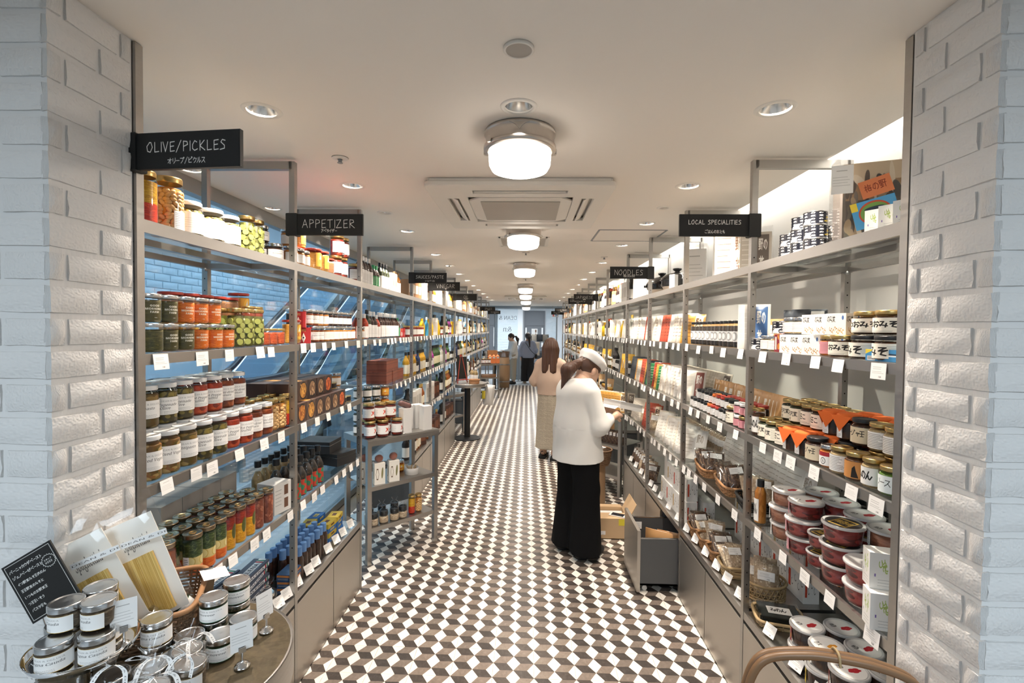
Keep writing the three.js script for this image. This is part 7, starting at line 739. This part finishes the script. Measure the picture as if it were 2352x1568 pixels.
// ------------------------------------------------------------------ people
const smin = (a, b, k) => { const h = Math.max(k - Math.abs(a - b), 0) / k; return Math.min(a, b) - h * h * k * 0.25; };
const cap = (ax, ay, az, bx_, by, bz, ra, rb) => { const dx = bx_ - ax, dy = by - ay, dz = bz - az, dd2 = dx * dx + dy * dy + dz * dz || 1e-9; return (x, y, z) => { const t = Math.max(0, Math.min(1, ((x - ax) * dx + (y - ay) * dy + (z - az) * dz) / dd2)), px = x - ax - dx * t, py = y - ay - dy * t, pz = z - az - dz * t; return Math.sqrt(px * px + py * py + pz * pz) - (ra + (rb - ra) * t); }; };
const ell = (cx, cy, cz, rx, ry, rz, tilt = 0) => { const c = Math.cos(tilt), s = Math.sin(tilt), m = Math.min(rx, ry, rz); return (x, y, z) => { const dx = x - cx, dy0 = y - cy, dz0 = z - cz, dy = dy0 * c + dz0 * s, dz = -dy0 * s + dz0 * c, k = Math.sqrt((dx / rx) ** 2 + (dy / ry) ** 2 + (dz / rz) ** 2); return (k - 1) * m * (k > 1.5 ? 1 : 1); }; };
const flatZ = (f, sz) => (x, y, z) => f(x, y, z * sz) / Math.max(1, sz * 0.9);
const uni = (list, k = 0.03) => (x, y, z) => { let d = 1e9; for (const f of list) d = smin(d, f(x, y, z), k); return d; };
const cutY = (f, y0, y1) => (x, y, z) => Math.max(f(x, y, z), y0 - y, y - y1);
function nets(f, lo, hi, c) { // surface nets over a distance field
  const nx = Math.ceil((hi[0] - lo[0]) / c) + 1, ny = Math.ceil((hi[1] - lo[1]) / c) + 1, nz = Math.ceil((hi[2] - lo[2]) / c) + 1, val = new Float32Array(nx * ny * nz), id = (i, j, k) => (k * ny + j) * nx + i;
  for (let k = 0; k < nz; k++) for (let j = 0; j < ny; j++) for (let i = 0; i < nx; i++) val[id(i, j, k)] = f(lo[0] + i * c, lo[1] + j * c, lo[2] + k * c);
  const vid = new Int32Array(nx * ny * nz).fill(-1), pos = [], ix = [], E = [[0, 1], [2, 3], [4, 5], [6, 7], [0, 2], [1, 3], [4, 6], [5, 7], [0, 4], [1, 5], [2, 6], [3, 7]];
  for (let k = 0; k < nz - 1; k++) for (let j = 0; j < ny - 1; j++) for (let i = 0; i < nx - 1; i++) { const v = []; let m = 0; for (let q = 0; q < 8; q++) { const w = val[id(i + (q & 1), j + ((q >> 1) & 1), k + (q >> 2))]; v.push(w); if (w < 0) m |= 1 << q; } if (!m || m === 255) continue; let sx = 0, sy = 0, sz = 0, n = 0; for (const [a, b] of E) if ((v[a] < 0) !== (v[b] < 0)) { const t = v[a] / (v[a] - v[b]); sx += (a & 1) + t * ((b & 1) - (a & 1)); sy += ((a >> 1) & 1) + t * (((b >> 1) & 1) - ((a >> 1) & 1)); sz += (a >> 2) + t * ((b >> 2) - (a >> 2)); n++; } vid[id(i, j, k)] = pos.length / 3; pos.push(lo[0] + (i + sx / n) * c, lo[1] + (j + sy / n) * c, lo[2] + (k + sz / n) * c); }
  const quad = (a, b, d, e, flip) => { if (a < 0 || b < 0 || d < 0 || e < 0) return; flip ? ix.push(a, d, b, a, e, d) : ix.push(a, b, d, a, d, e); };
  for (let k = 1; k < nz - 1; k++) for (let j = 1; j < ny - 1; j++) for (let i = 1; i < nx - 1; i++) { const s = val[id(i, j, k)] < 0; if (s !== val[id(i + 1, j, k)] < 0) quad(vid[id(i, j - 1, k - 1)], vid[id(i, j, k - 1)], vid[id(i, j, k)], vid[id(i, j - 1, k)], !s); if (s !== val[id(i, j + 1, k)] < 0) quad(vid[id(i - 1, j, k - 1)], vid[id(i - 1, j, k)], vid[id(i, j, k)], vid[id(i, j, k - 1)], !s); if (s !== val[id(i, j, k + 1)] < 0) quad(vid[id(i - 1, j - 1, k)], vid[id(i, j - 1, k)], vid[id(i, j, k)], vid[id(i - 1, j, k)], !s); }
  const g = new THREE.BufferGeometry(), nor = new Float32Array(pos.length), e = c * 0.5; for (let i = 0; i < pos.length; i += 3) { const [x, y, z] = [pos[i], pos[i + 1], pos[i + 2]]; const v = V(f(x + e, y, z) - f(x - e, y, z), f(x, y + e, z) - f(x, y - e, z), f(x, y, z + e) - f(x, y, z - e)).normalize(); nor[i] = v.x; nor[i + 1] = v.y; nor[i + 2] = v.z; }
  g.setAttribute('position', new THREE.Float32BufferAttribute(pos, 3)); g.setAttribute('normal', new THREE.BufferAttribute(nor, 3)); g.setAttribute('uv', new THREE.BufferAttribute(new Float32Array(pos.length / 3 * 2).map((_, i) => pos[Math.floor(i / 2) * 3 + (i % 2 ? 1 : 0)] * 4), 2)); g.setIndex(ix); return g;
}
// head at the origin of its neck joint; nod tips it forward
function headField(cx, cy, cz, nod, s = 1) { const c = Math.cos(nod), n = Math.sin(nod), to = (f) => (x, y, z) => { const dx = (x - cx) / s, dy0 = (y - cy) / s, dz0 = (z - cz) / s; return f(dx, dy0 * c + dz0 * n, -dy0 * n + dz0 * c) * s; };
  const skull = uni([ell(0, 0.125, -0.008, 0.074, 0.093, 0.092), ell(0, 0.06, 0.03, 0.055, 0.07, 0.058), ell(0, 0.022, 0.05, 0.03, 0.024, 0.03)], 0.05), nose = uni([cap(0, 0.105, 0.083, 0, 0.072, 0.103, 0.008, 0.0115), ell(0.008, 0.068, 0.093, 0.008, 0.007, 0.009), ell(-0.008, 0.068, 0.093, 0.008, 0.007, 0.009)], 0.01), lips = uni([ell(0, 0.047, 0.083, 0.019, 0.0055, 0.009), ell(0, 0.037, 0.081, 0.017, 0.006, 0.009)], 0.006), ears = uni([ell(0.075, 0.09, -0.008, 0.009, 0.029, 0.018, -0.2), ell(-0.075, 0.09, -0.008, 0.009, 0.029, 0.018, -0.2)], 0.004), eyes = uni([ell(0.03, 0.1, 0.084, 0.016, 0.011, 0.014), ell(-0.03, 0.1, 0.084, 0.016, 0.011, 0.014)], 0.005);
  const all = (x, y, z) => { let d = smin(skull(x, y, z), nose(x, y, z), 0.014); d = smin(d, lips(x, y, z), 0.008); d = smin(d, ears(x, y, z), 0.008); const q = eyes(x, y, z); return Math.max(d, -(q + 0.006)) ; };
  return { head: to(all), to };
}
function handField(wx, wy, wz, dir, pn, side, curl) { // palm and five fingers; dir: along the fingers, pn: palm normal
  const d = V(...dir).normalize(), p = V(...pn).normalize(), a = d.clone().cross(p).multiplyScalar(side), w = V(wx, wy, wz), L = []; const P3 = (u, v, n) => w.clone().addScaledVector(d, u).addScaledVector(a, v).addScaledVector(p, n);
  const seg = (A, B, ra, rb) => L.push(cap(A.x, A.y, A.z, B.x, B.y, B.z, ra, rb)); seg(P3(0, 0, 0), P3(0.04, 0.014, 0), 0.021, 0.018); seg(P3(0, 0, 0), P3(0.07, -0.02, 0), 0.021, 0.013); seg(P3(0.02, 0, 0), P3(0.075, 0.018, 0), 0.02, 0.013);
  const fingers = []; [[0.026, 0.07, 0.9], [0.009, 0.078, 1], [-0.009, 0.072, 0.93], [-0.026, 0.058, 0.75]].forEach(([v, u, k]) => { let A = P3(u - 0.008, v, 0), ang = 0; [0.034, 0.024, 0.018].forEach((l, i) => { ang += curl * (i ? 1.1 : 0.6); const B = A.clone().addScaledVector(d, Math.cos(ang) * l * k).addScaledVector(p, Math.sin(ang) * l * k); fingers.push(cap(A.x, A.y, A.z, B.x, B.y, B.z, 0.0088 - i * 0.0008, 0.008 - i * 0.0009)); A = B; }); });
  const T0 = P3(0.015, 0.028, 0.004), T1 = P3(0.045, 0.045, 0.02), T2 = P3(0.075, 0.044, 0.03); const thumb = [cap(T0.x, T0.y, T0.z, T1.x, T1.y, T1.z, 0.012, 0.0105), cap(T1.x, T1.y, T1.z, T2.x, T2.y, T2.z, 0.0105, 0.0085)];
  const palm = uni(L, 0.02), f2 = uni(fingers, 0.003), th = uni(thumb, 0.006); return (x, y, z) => smin(smin(palm(x, y, z), f2(x, y, z), 0.006), th(x, y, z), 0.012);
}
const cloth = (c, rough = 0.85) => S(c, { roughness: rough, bumpMap: rep(grainT, 40, 40), bumpScale: 0.0004 });
const wave = (f, amp, k, dir) => (x, y, z) => f(x, y, z) + amp * Math.sin((dir === 'y' ? y : Math.atan2(x, z)) * k + (dir === 'y' ? x * 9 : y * 6)) ;
function eyesOn(parent, H, y = 0.1) { for (const s of [1, -1]) { const e = add('eye', new THREE.SphereGeometry(0.0105, 10, 8), M.white, parent); e.position.copy(H(s * 0.03, y, 0.076)); const i = add('iris', new THREE.SphereGeometry(0.0055, 8, 6).translate(0, 0, 0.0068), M.hairDark, e); e.rotation.x = 0.5; } }
const headPoint = (cx, cy, cz, nod) => (x, y, z) => V(cx + x, cy + y * Math.cos(nod) - z * Math.sin(nod), cz + y * Math.sin(nod) + z * Math.cos(nod));

{ // ---- shop worker in white jacket and cap, reading a booklet (faces +z here, turned to the shelves)
  const o = thing('person', 'person in white jacket, white cap and black trousers reading a white booklet', 'person', [0.385, 0, -3.575], 2.15);
  const nod = 0.62, HC = [0, 1.275, 0.035], { head, to } = headField(...HC, nod), Hp = headPoint(...HC, nod);
  const legs = [cap(0.08, 0.86, 0, 0.085, 0.46, 0.01, 0.075, 0.05), cap(0.085, 0.46, 0.01, 0.09, 0.08, -0.03, 0.048, 0.034), cap(-0.08, 0.86, 0, -0.09, 0.46, 0.02, 0.075, 0.05), cap(-0.09, 0.46, 0.02, -0.095, 0.08, -0.01, 0.048, 0.034)];
  const rW = [-0.075, 1.005, 0.3], lW = [0.105, 1.02, 0.3]; const arms = [cap(-0.16, 1.215, 0, -0.195, 0.98, 0.03, 0.043, 0.035), cap(-0.195, 0.98, 0.03, ...rW, 0.035, 0.024), cap(0.16, 1.215, 0, 0.195, 0.98, 0.03, 0.043, 0.035), cap(0.195, 0.98, 0.03, ...lW, 0.035, 0.024)];
  const torso = flatZ(uni([cap(0, 0.85, 0, 0, 1.0, 0, 0.13, 0.115), cap(0, 1.0, 0, 0, 1.17, 0, 0.115, 0.13), cap(-0.1, 1.2, 0, 0.1, 1.2, 0, 0.055, 0.055)], 0.06), 1.35), neck = cap(0, 1.2, 0, 0, 1.32, 0.035, 0.048, 0.046);
  const rough = uni([torso, neck, ...legs, ...arms], 0.04); const hr = handField(...rW, [0.35, 0.12, 0.9], [0.75, -0.55, -0.2], -1, 0.35), hl = handField(...lW, [-0.3, 0.12, 0.9], [-0.75, -0.55, -0.2], 1, 0.35);
  const bodyG = merge([nets(rough, [-0.32, 0.02, -0.2], [0.32, 1.38, 0.4], 0.012), nets(uni([head, neck], 0.03), [-0.11, 1.24, -0.12], [0.11, 1.56, 0.24], 0.0042), nets(hr, [-0.16, 0.93, 0.24], [0.04, 1.1, 0.48], 0.0036), nets(hl, [-0.02, 0.94, 0.24], [0.18, 1.12, 0.48], 0.0036)]); const body = add('body', bodyG, M.skin, o); eyesOn(body, Hp);
  const white = cloth(lin(0.74, 0.73, 0.7)), jt = flatZ(uni([cap(0, 0.7, -0.005, 0, 0.95, -0.01, 0.205, 0.17), cap(0, 0.95, -0.01, 0, 1.17, -0.015, 0.17, 0.165), cap(-0.12, 1.205, -0.01, 0.12, 1.205, -0.01, 0.07, 0.07)], 0.08), 1.12), sl = uni([cap(-0.15, 1.2, -0.01, -0.2, 0.975, 0.03, 0.068, 0.066), cap(-0.2, 0.975, 0.03, -0.145, 1.0, 0.16, 0.064, 0.048), cap(0.15, 1.2, -0.01, 0.2, 0.975, 0.03, 0.068, 0.066), cap(0.2, 0.975, 0.03, 0.155, 1.0, 0.16, 0.064, 0.048)], 0.04), col = cap(-0.025, 1.255, 0.0, 0.025, 1.255, 0.0, 0.062, 0.062);
  const jk = (x, y, z) => { let d = smin(jt(x, y, z), sl(x, y, z), 0.014); d = smin(d, Math.max(col(x, y, z), y - 1.29), 0.03); return d + 0.004 * Math.sin(y * 34 + x * 21) * Math.max(0, Math.min(1, (1.15 - y) * 2)) * 0.6 + 0.0035 * Math.sin(x * 60 + y * 18) * (y < 0.95 ? 1 : 0.4); };
  add('jacket', nets(cutY(jk, 0.705, 1.3), [-0.36, 0.68, -0.25], [0.36, 1.33, 0.3], 0.0095), white, o);
  const blackC = P(lin(0.006, 0.006, 0.0065), { roughness: 0.95, specularIntensity: 0.25 }), tr = uni([cap(0.075, 0.86, -0.005, 0.085, 0.5, 0, 0.115, 0.092), cap(0.085, 0.5, 0, 0.095, 0.03, -0.02, 0.092, 0.118), cap(-0.075, 0.86, -0.005, -0.09, 0.5, 0.01, 0.115, 0.092), cap(-0.09, 0.5, 0.01, -0.1, 0.03, 0, 0.092, 0.118), cap(-0.05, 0.8, -0.005, 0.05, 0.8, -0.005, 0.11, 0.11)], 0.03); add('trousers', nets(cutY((x, y, z) => tr(x, y, z) + 0.006 * Math.sin(Math.atan2(x - Math.sign(x) * 0.09, z) * 5 + y * 3) * Math.max(0, 0.7 - y), 0.045, 0.8), [-0.28, 0.03, -0.22], [0.28, 0.92, 0.2], 0.0105), blackC, o);
  for (const [s, dz] of [[1, -0.02], [-1, 0.01]]) add('shoe', nets(cutY(uni([ell(s * 0.097, 0.035, 0.05 + dz, 0.048, 0.045, 0.12), ell(s * 0.097, 0.05, -0.03 + dz, 0.042, 0.055, 0.06)], 0.03), 0.0, 0.12), [s * 0.097 - 0.07, -0.005, -0.13], [s * 0.097 + 0.07, 0.13, 0.21], 0.008), S(lin(0.012, 0.012, 0.013), { roughness: 0.6 }), o);
  const hairF = to((x, y, z) => Math.max(uni([ell(0, 0.125, -0.012, 0.082, 0.1, 0.1)], 0.01)(x, y, z), -uni([ell(0, 0.06, 0.085, 0.085, 0.1, 0.075), ell(0.09, 0.075, 0.02, 0.04, 0.05, 0.035), ell(-0.09, 0.075, 0.02, 0.04, 0.05, 0.035), ell(0, -0.02, 0.0, 0.12, 0.06, 0.12)], 0.02)(x, y, z))), tail0 = Hp(0, 0.12, -0.1), tail = uni([cap(tail0.x, tail0.y, tail0.z, 0.005, 1.36, -0.1, 0.024, 0.045), cap(0.005, 1.36, -0.1, 0.01, 1.22, -0.14, 0.045, 0.014)], 0.03), strands = (x, y, z) => uni([hairF, tail], 0.015)(x, y, z) + 0.0025 * Math.sin(Math.atan2(x, z + 0.1) * 22 + y * 8); add('hair', nets(strands, [-0.12, 1.16, -0.24], [0.12, 1.53, 0.2], 0.0055), M.hairBrown, o);
  const capF = to(uni([ell(0, 0.188, -0.012, 0.098, 0.043, 0.116, 0.12), Object.assign((x, y, z) => Math.max(ell(0, 0.15, -0.006, 0.092, 0.075, 0.11)(x, y, z), 0.14 - y, y - 0.2), {})], 0.03)); add('cap', nets((x, y, z) => capF(x, y, z) + 0.0015 * Math.sin(x * 60) * Math.cos(z * 40), [-0.14, 1.34, -0.14], [0.14, 1.58, 0.3], 0.006), cloth(lin(0.76, 0.75, 0.73)), o);
  const bk = thing('booklet', 'thick white booklet held in the shop worker hands', 'booklet', [0, 0, 0]); o.updateMatrixWorld(true); const bp = o.localToWorld(V(0.015, 1.065, 0.44)); bk.position.copy(bp); bk.rotation.set(0, 2.15, 0); const pg = add('pages', [bx(0.19, 0.05, 0.24, 0, 0, 0.02), bx(0.2, 0.003, 0.25, 0, 0.027, 0.02)], M.cardW, bk); pg.rotation.x = 0.22; const lf = add('cover', bx(0.16, 0.003, 0.12, 0, 0.045, -0.07), M.cardW, bk); lf.rotation.x = -0.4;
}
{ // ---- customer in beige jacket and lace skirt
  const o = thing('person', 'person with long brown hair, beige jacket and cream lace skirt', 'person', [0.31, 0, -6.25], Math.PI - 0.25); const HC = [0, 1.325, 0.01], { head, to } = headField(...HC, 0.1);
  const torso = flatZ(uni([cap(0, 0.9, 0, 0, 1.1, 0, 0.13, 0.12), cap(0, 1.1, 0, 0, 1.22, 0, 0.12, 0.13)], 0.06), 1.35), neck = cap(0, 1.22, -0.005, 0, 1.36, 0.01, 0.05, 0.048); const armsB = [cap(-0.15, 1.23, 0, -0.21, 1.0, -0.01, 0.042, 0.034), cap(-0.21, 1.0, -0.01, -0.15, 0.98, 0.18, 0.034, 0.024), cap(0.15, 1.23, 0, 0.21, 1.0, -0.01, 0.042, 0.034), cap(0.21, 1.0, -0.01, 0.16, 0.98, 0.18, 0.034, 0.024)], legs = [cap(0.08, 0.88, 0, 0.08, 0.1, -0.02, 0.08, 0.04), cap(-0.08, 0.88, 0, -0.085, 0.1, -0.1, 0.08, 0.04), cap(0.08, 0.07, -0.03, 0.085, 0.03, 0.1, 0.04, 0.03), cap(-0.085, 0.07, -0.11, -0.09, 0.03, 0.02, 0.04, 0.03)];
  add('body', merge([nets(uni([torso, neck, ...armsB, ...legs], 0.04), [-0.3, 0, -0.22], [0.3, 1.42, 0.28], 0.013), nets(uni([head, neck], 0.03), [-0.11, 1.28, -0.13], [0.11, 1.58, 0.14], 0.006), nets(handField(-0.15, 0.98, 0.18, [0.4, 0, 0.9], [0.8, -0.4, 0], -1, 0.5), [-0.2, 0.92, 0.13], [-0.02, 1.05, 0.34], 0.005), nets(handField(0.16, 0.98, 0.18, [-0.4, 0, 0.9], [-0.8, -0.4, 0], 1, 0.5), [0.02, 0.92, 0.13], [0.21, 1.05, 0.34], 0.005)]), M.skin, o);
  const jt = flatZ(uni([cap(0, 0.8, 0, 0, 1.0, 0, 0.172, 0.16), cap(0, 1.0, 0, 0, 1.17, 0, 0.16, 0.145), cap(-0.1, 1.215, 0, 0.1, 1.215, 0, 0.07, 0.07)], 0.07), 1.15), sl = uni([cap(-0.145, 1.2, 0, -0.215, 0.98, -0.01, 0.062, 0.058), cap(-0.215, 0.98, -0.01, -0.17, 0.97, 0.1, 0.058, 0.05), cap(0.145, 1.2, 0, 0.215, 0.98, -0.01, 0.062, 0.058), cap(0.215, 0.98, -0.01, 0.18, 0.97, 0.1, 0.058, 0.05)], 0.04); add('jacket', nets(cutY((x, y, z) => smin(jt(x, y, z), sl(x, y, z), 0.014) + 0.005 * Math.sin(y * 40 + Math.abs(x) * 30) * (Math.abs(x) > 0.18 ? 1 : 0.15), 0.82, 1.29), [-0.36, 0.79, -0.25], [0.36, 1.32, 0.27], 0.0105), cloth(lin(0.56, 0.42, 0.33)), o);
  const lace = S(lin(0.6, 0.53, 0.42), { roughness: 0.9, bumpMap: rep(cloudT, 5, 5), bumpScale: 0.02 }); const sk = flatZ(cap(0, 0.88, 0, 0, 0.13, 0, 0.155, 0.185), 1.1); add('skirt', nets(cutY((x, y, z) => sk(x, y, z) + 0.0025 * Math.sin(x * 140 + 3 * Math.sin(y * 37)) * Math.sin(y * 120 + 4 * Math.sin(x * 41)) + 0.006 * Math.sin(Math.atan2(x, z) * 9), 0.13, 0.9), [-0.25, 0.11, -0.25], [0.25, 0.92, 0.25], 0.01), lace, o);
  const hairF = (x, y, z) => { const d = uni([ell(0, 1.44, -0.005, 0.094, 0.11, 0.108), cap(-0.04, 1.4, -0.045, -0.05, 1.13, -0.1, 0.066, 0.045), cap(0.04, 1.4, -0.045, 0.05, 1.13, -0.1, 0.066, 0.045), cap(-0.07, 1.38, 0.0, -0.08, 1.18, -0.02, 0.035, 0.02), cap(0.07, 1.38, 0.0, 0.08, 1.18, -0.02, 0.035, 0.02)], 0.04)(x, y, z); return Math.max(d + 0.0025 * Math.sin(Math.atan2(x, z) * 26), -ell(0, 1.4, 0.1, 0.062, 0.11, 0.07)(x, y, z)); }; add('hair', nets(hairF, [-0.15, 1.06, -0.2], [0.15, 1.58, 0.15], 0.007), M.hairBrown, o);
  for (const [s, dz] of [[1, 0], [-1, -0.08]]) add('sandal', [bx(0.085, 0.035, 0.24, s * 0.083, 0.0175, 0.02 + dz), tube([[s * 0.083 - 0.045, 0.03, 0.05 + dz], [s * 0.083, 0.075, 0.05 + dz], [s * 0.083 + 0.045, 0.03, 0.05 + dz]], 0.007, 12, 5), tube([[s * 0.083 - 0.045, 0.03, -0.04 + dz], [s * 0.083, 0.09, -0.07 + dz], [s * 0.083 + 0.045, 0.03, -0.04 + dz]], 0.006, 12, 5)], M.black, o);
}
{ // ---- walking customer in blue blouse
  const o = thing('person', 'person walking away in pale blue blouse with crossbody bag', 'person', [0.03, 0, -14.85], Math.PI + 0.12); const HC = [0, 1.335, 0.015], { head, to } = headField(...HC, 0.15); const neck = cap(0, 1.24, 0, 0, 1.37, 0.015, 0.047, 0.045), torso = flatZ(uni([cap(0, 0.9, 0, 0, 1.22, 0, 0.125, 0.13)], 0.05), 1.35), rest = [cap(-0.17, 1.25, 0, -0.21, 1.0, 0, 0.042, 0.034), cap(-0.21, 1.0, 0, -0.2, 0.78, 0.06, 0.034, 0.022), cap(0.17, 1.25, 0, 0.21, 1.0, 0, 0.042, 0.034), cap(0.21, 1.0, 0, 0.2, 0.78, 0.06, 0.034, 0.022), cap(0.08, 0.88, 0, 0.08, 0.48, 0.06, 0.08, 0.055), cap(0.08, 0.48, 0.06, 0.08, 0.08, 0.06, 0.05, 0.035), cap(-0.08, 0.88, 0, -0.08, 0.48, 0.02, 0.08, 0.055), cap(-0.08, 0.48, 0.02, -0.08, 0.2, -0.22, 0.05, 0.035)];
  add('body', merge([nets(uni([torso, neck, ...rest], 0.04), [-0.3, 0.02, -0.32], [0.3, 1.42, 0.2], 0.015), nets(uni([head, neck], 0.03), [-0.11, 1.29, -0.13], [0.11, 1.6, 0.16], 0.008), nets(handField(-0.2, 0.78, 0.06, [0, -1, 0.2], [1, 0, 0], -1, 0.4), [-0.26, 0.6, 0], [-0.12, 0.82, 0.14], 0.007), nets(handField(0.2, 0.78, 0.06, [0, -1, 0.2], [-1, 0, 0], 1, 0.4), [0.12, 0.6, 0], [0.26, 0.82, 0.14], 0.007)]), M.skin, o);
  const bl = uni([flatZ(uni([cap(0, 0.88, -0.02, 0, 1.2, -0.01, 0.2, 0.165), cap(-0.12, 1.235, 0, 0.12, 1.235, 0, 0.07, 0.07)], 0.08), 1.25), cap(-0.16, 1.22, 0, -0.235, 1.0, 0, 0.075, 0.075), cap(-0.235, 1.0, 0, -0.205, 0.82, 0.05, 0.075, 0.04), cap(0.16, 1.22, 0, 0.235, 1.0, 0, 0.075, 0.075), cap(0.235, 1.0, 0, 0.205, 0.82, 0.05, 0.075, 0.04)], 0.04); add('blouse', nets(cutY((x, y, z) => bl(x, y, z) + 0.006 * Math.sin(y * 26 + x * 30), 0.78, 1.3), [-0.36, 0.76, -0.28], [0.36, 1.33, 0.26], 0.013), cloth(lin(0.3, 0.35, 0.48)), o);
  const tr = uni([cap(0.075, 0.9, 0, 0.085, 0.48, 0.05, 0.12, 0.11), cap(0.085, 0.48, 0.05, 0.085, 0.06, 0.05, 0.11, 0.12), cap(-0.075, 0.9, 0, -0.085, 0.48, 0.02, 0.12, 0.11), cap(-0.085, 0.48, 0.02, -0.085, 0.18, -0.18, 0.11, 0.1)], 0.03); add('trousers', nets(cutY(tr, 0.06, 0.95), [-0.26, 0.04, -0.36], [0.26, 0.97, 0.24], 0.014), cloth(lin(0.014, 0.014, 0.016)), o);
  add('hair', nets(uni([(x, y, z) => Math.max(ell(0, 1.46, -0.005, 0.09, 0.105, 0.105)(x, y, z), -ell(0, 1.41, 0.1, 0.065, 0.11, 0.075)(x, y, z)), cap(0, 1.5, -0.1, -0.02, 1.4, -0.14, 0.03, 0.045), cap(-0.02, 1.4, -0.14, -0.04, 1.12, -0.16, 0.045, 0.015)], 0.03), [-0.13, 1.08, -0.23], [0.13, 1.6, 0.15], 0.009), M.hairDark, o);
  add('strap', tube([[0.12, 1.3, 0.0], [0.06, 1.2, -0.17], [-0.08, 1.0, -0.2], [-0.2, 0.9, -0.12]], 0.008, 24, 5), M.black, o); add('crossbody_bag', rbox(0.05, 0.14, 0.2, 0.015, -0.245, 0.76, -0.06), M.black, o); add('tote_bag', pillow(0.16, 0.42, 0.06).translate(-0.29, 0.85, 0.05), S(lin(0.72, 0.68, 0.6)), o);
  add('shoe', [rbox(0.09, 0.06, 0.25, 0.02, 0.085, 0, 0.09)], S(lin(0.5, 0.4, 0.3)), o); const sh = add('shoe', rbox(0.09, 0.06, 0.25, 0.02), S(lin(0.6, 0.5, 0.4)), o); sh.position.set(-0.085, 0.1, -0.26); sh.rotation.x = 0.9;
}
{ // ---- far shop worker in white shirt, turned to the shelves on the escalator side
  const o = thing('person', 'far person in white shirt and beige trousers facing the tables', 'person', [-0.42, 0, -14.6], -Math.PI / 2 + 0.25); const HC = [0, 1.31, 0.03], { head, to } = headField(...HC, 0.3), Hp = headPoint(...HC, 0.3); const neck = cap(0, 1.22, 0, 0, 1.34, 0.025, 0.047, 0.045), wr = [0.12, 1.0, 0.36]; const f = uni([flatZ(cap(0, 0.88, 0, 0, 1.2, 0, 0.125, 0.13), 1.35), neck, cap(0.16, 1.23, 0, 0.2, 1.0, 0.08, 0.042, 0.034), cap(0.2, 1.0, 0.08, ...wr, 0.034, 0.022), cap(-0.16, 1.23, 0, -0.21, 1.0, 0.05, 0.042, 0.034), cap(-0.21, 1.0, 0.05, -0.13, 0.95, 0.26, 0.034, 0.022), cap(0.08, 0.88, 0, 0.085, 0.08, -0.02, 0.08, 0.036), cap(-0.08, 0.88, 0, -0.09, 0.08, -0.02, 0.08, 0.036)], 0.04);
  const body = add('body', merge([nets(f, [-0.3, 0.02, -0.2], [0.3, 1.42, 0.45], 0.015), nets(uni([head, neck], 0.03), [-0.11, 1.26, -0.13], [0.11, 1.57, 0.2], 0.008), nets(handField(...wr, [0, 0, 1], [0, -1, 0], 1, 0.4), [0.04, 0.92, 0.3], [0.2, 1.06, 0.56], 0.007), nets(handField(-0.13, 0.95, 0.26, [0, 0, 1], [0, -1, 0], -1, 0.5), [-0.21, 0.86, 0.2], [-0.05, 1.02, 0.46], 0.007)]), M.skin, o); eyesOn(body, Hp);
  const sh = uni([flatZ(uni([cap(0, 0.84, 0, 0, 1.2, 0, 0.185, 0.165), cap(-0.12, 1.215, 0, 0.12, 1.215, 0, 0.07, 0.07)], 0.08), 1.2), cap(-0.16, 1.2, 0, -0.225, 0.99, 0.06, 0.072, 0.065), cap(-0.225, 0.99, 0.06, -0.16, 0.96, 0.18, 0.065, 0.05), cap(0.16, 1.2, 0, 0.215, 0.99, 0.08, 0.072, 0.065), cap(0.215, 0.99, 0.08, 0.15, 1.0, 0.26, 0.065, 0.045)], 0.04); add('shirt', nets(cutY((x, y, z) => sh(x, y, z) + 0.005 * Math.sin(y * 30 + z * 24), 0.74, 1.29), [-0.34, 0.72, -0.26], [0.34, 1.31, 0.34], 0.013), cloth(lin(0.74, 0.74, 0.73)), o); const tr = uni([cap(0.07, 0.88, 0, 0.085, 0.14, -0.01, 0.115, 0.07), cap(-0.07, 0.88, 0, -0.09, 0.14, -0.01, 0.115, 0.07)], 0.03); add('trousers', nets(cutY(tr, 0.13, 0.9), [-0.22, 0.1, -0.16], [0.22, 0.92, 0.16], 0.013), cloth(lin(0.42, 0.36, 0.28)), o);
  add('hair', nets(uni([(x, y, z) => Math.max(to(ell(0, 0.125, -0.012, 0.084, 0.102, 0.102))(x, y, z), -to(ell(0, 0.07, 0.1, 0.085, 0.1, 0.075))(x, y, z)), cap(0, 1.43, -0.09, 0, 1.35, -0.14, 0.03, 0.045), cap(0, 1.35, -0.14, 0, 1.17, -0.15, 0.045, 0.012)], 0.03), [-0.13, 1.12, -0.22], [0.13, 1.57, 0.2], 0.009), M.hairDark, o); for (const s of [1, -1]) add('shoe', nets(cutY(ell(s * 0.088, 0.04, 0.04, 0.05, 0.055, 0.13), 0.0, 0.1), [s * 0.088 - 0.07, -0.01, -0.12], [s * 0.088 + 0.07, 0.12, 0.2], 0.011), M.black, o);
}
renderer.render(scene, camera);
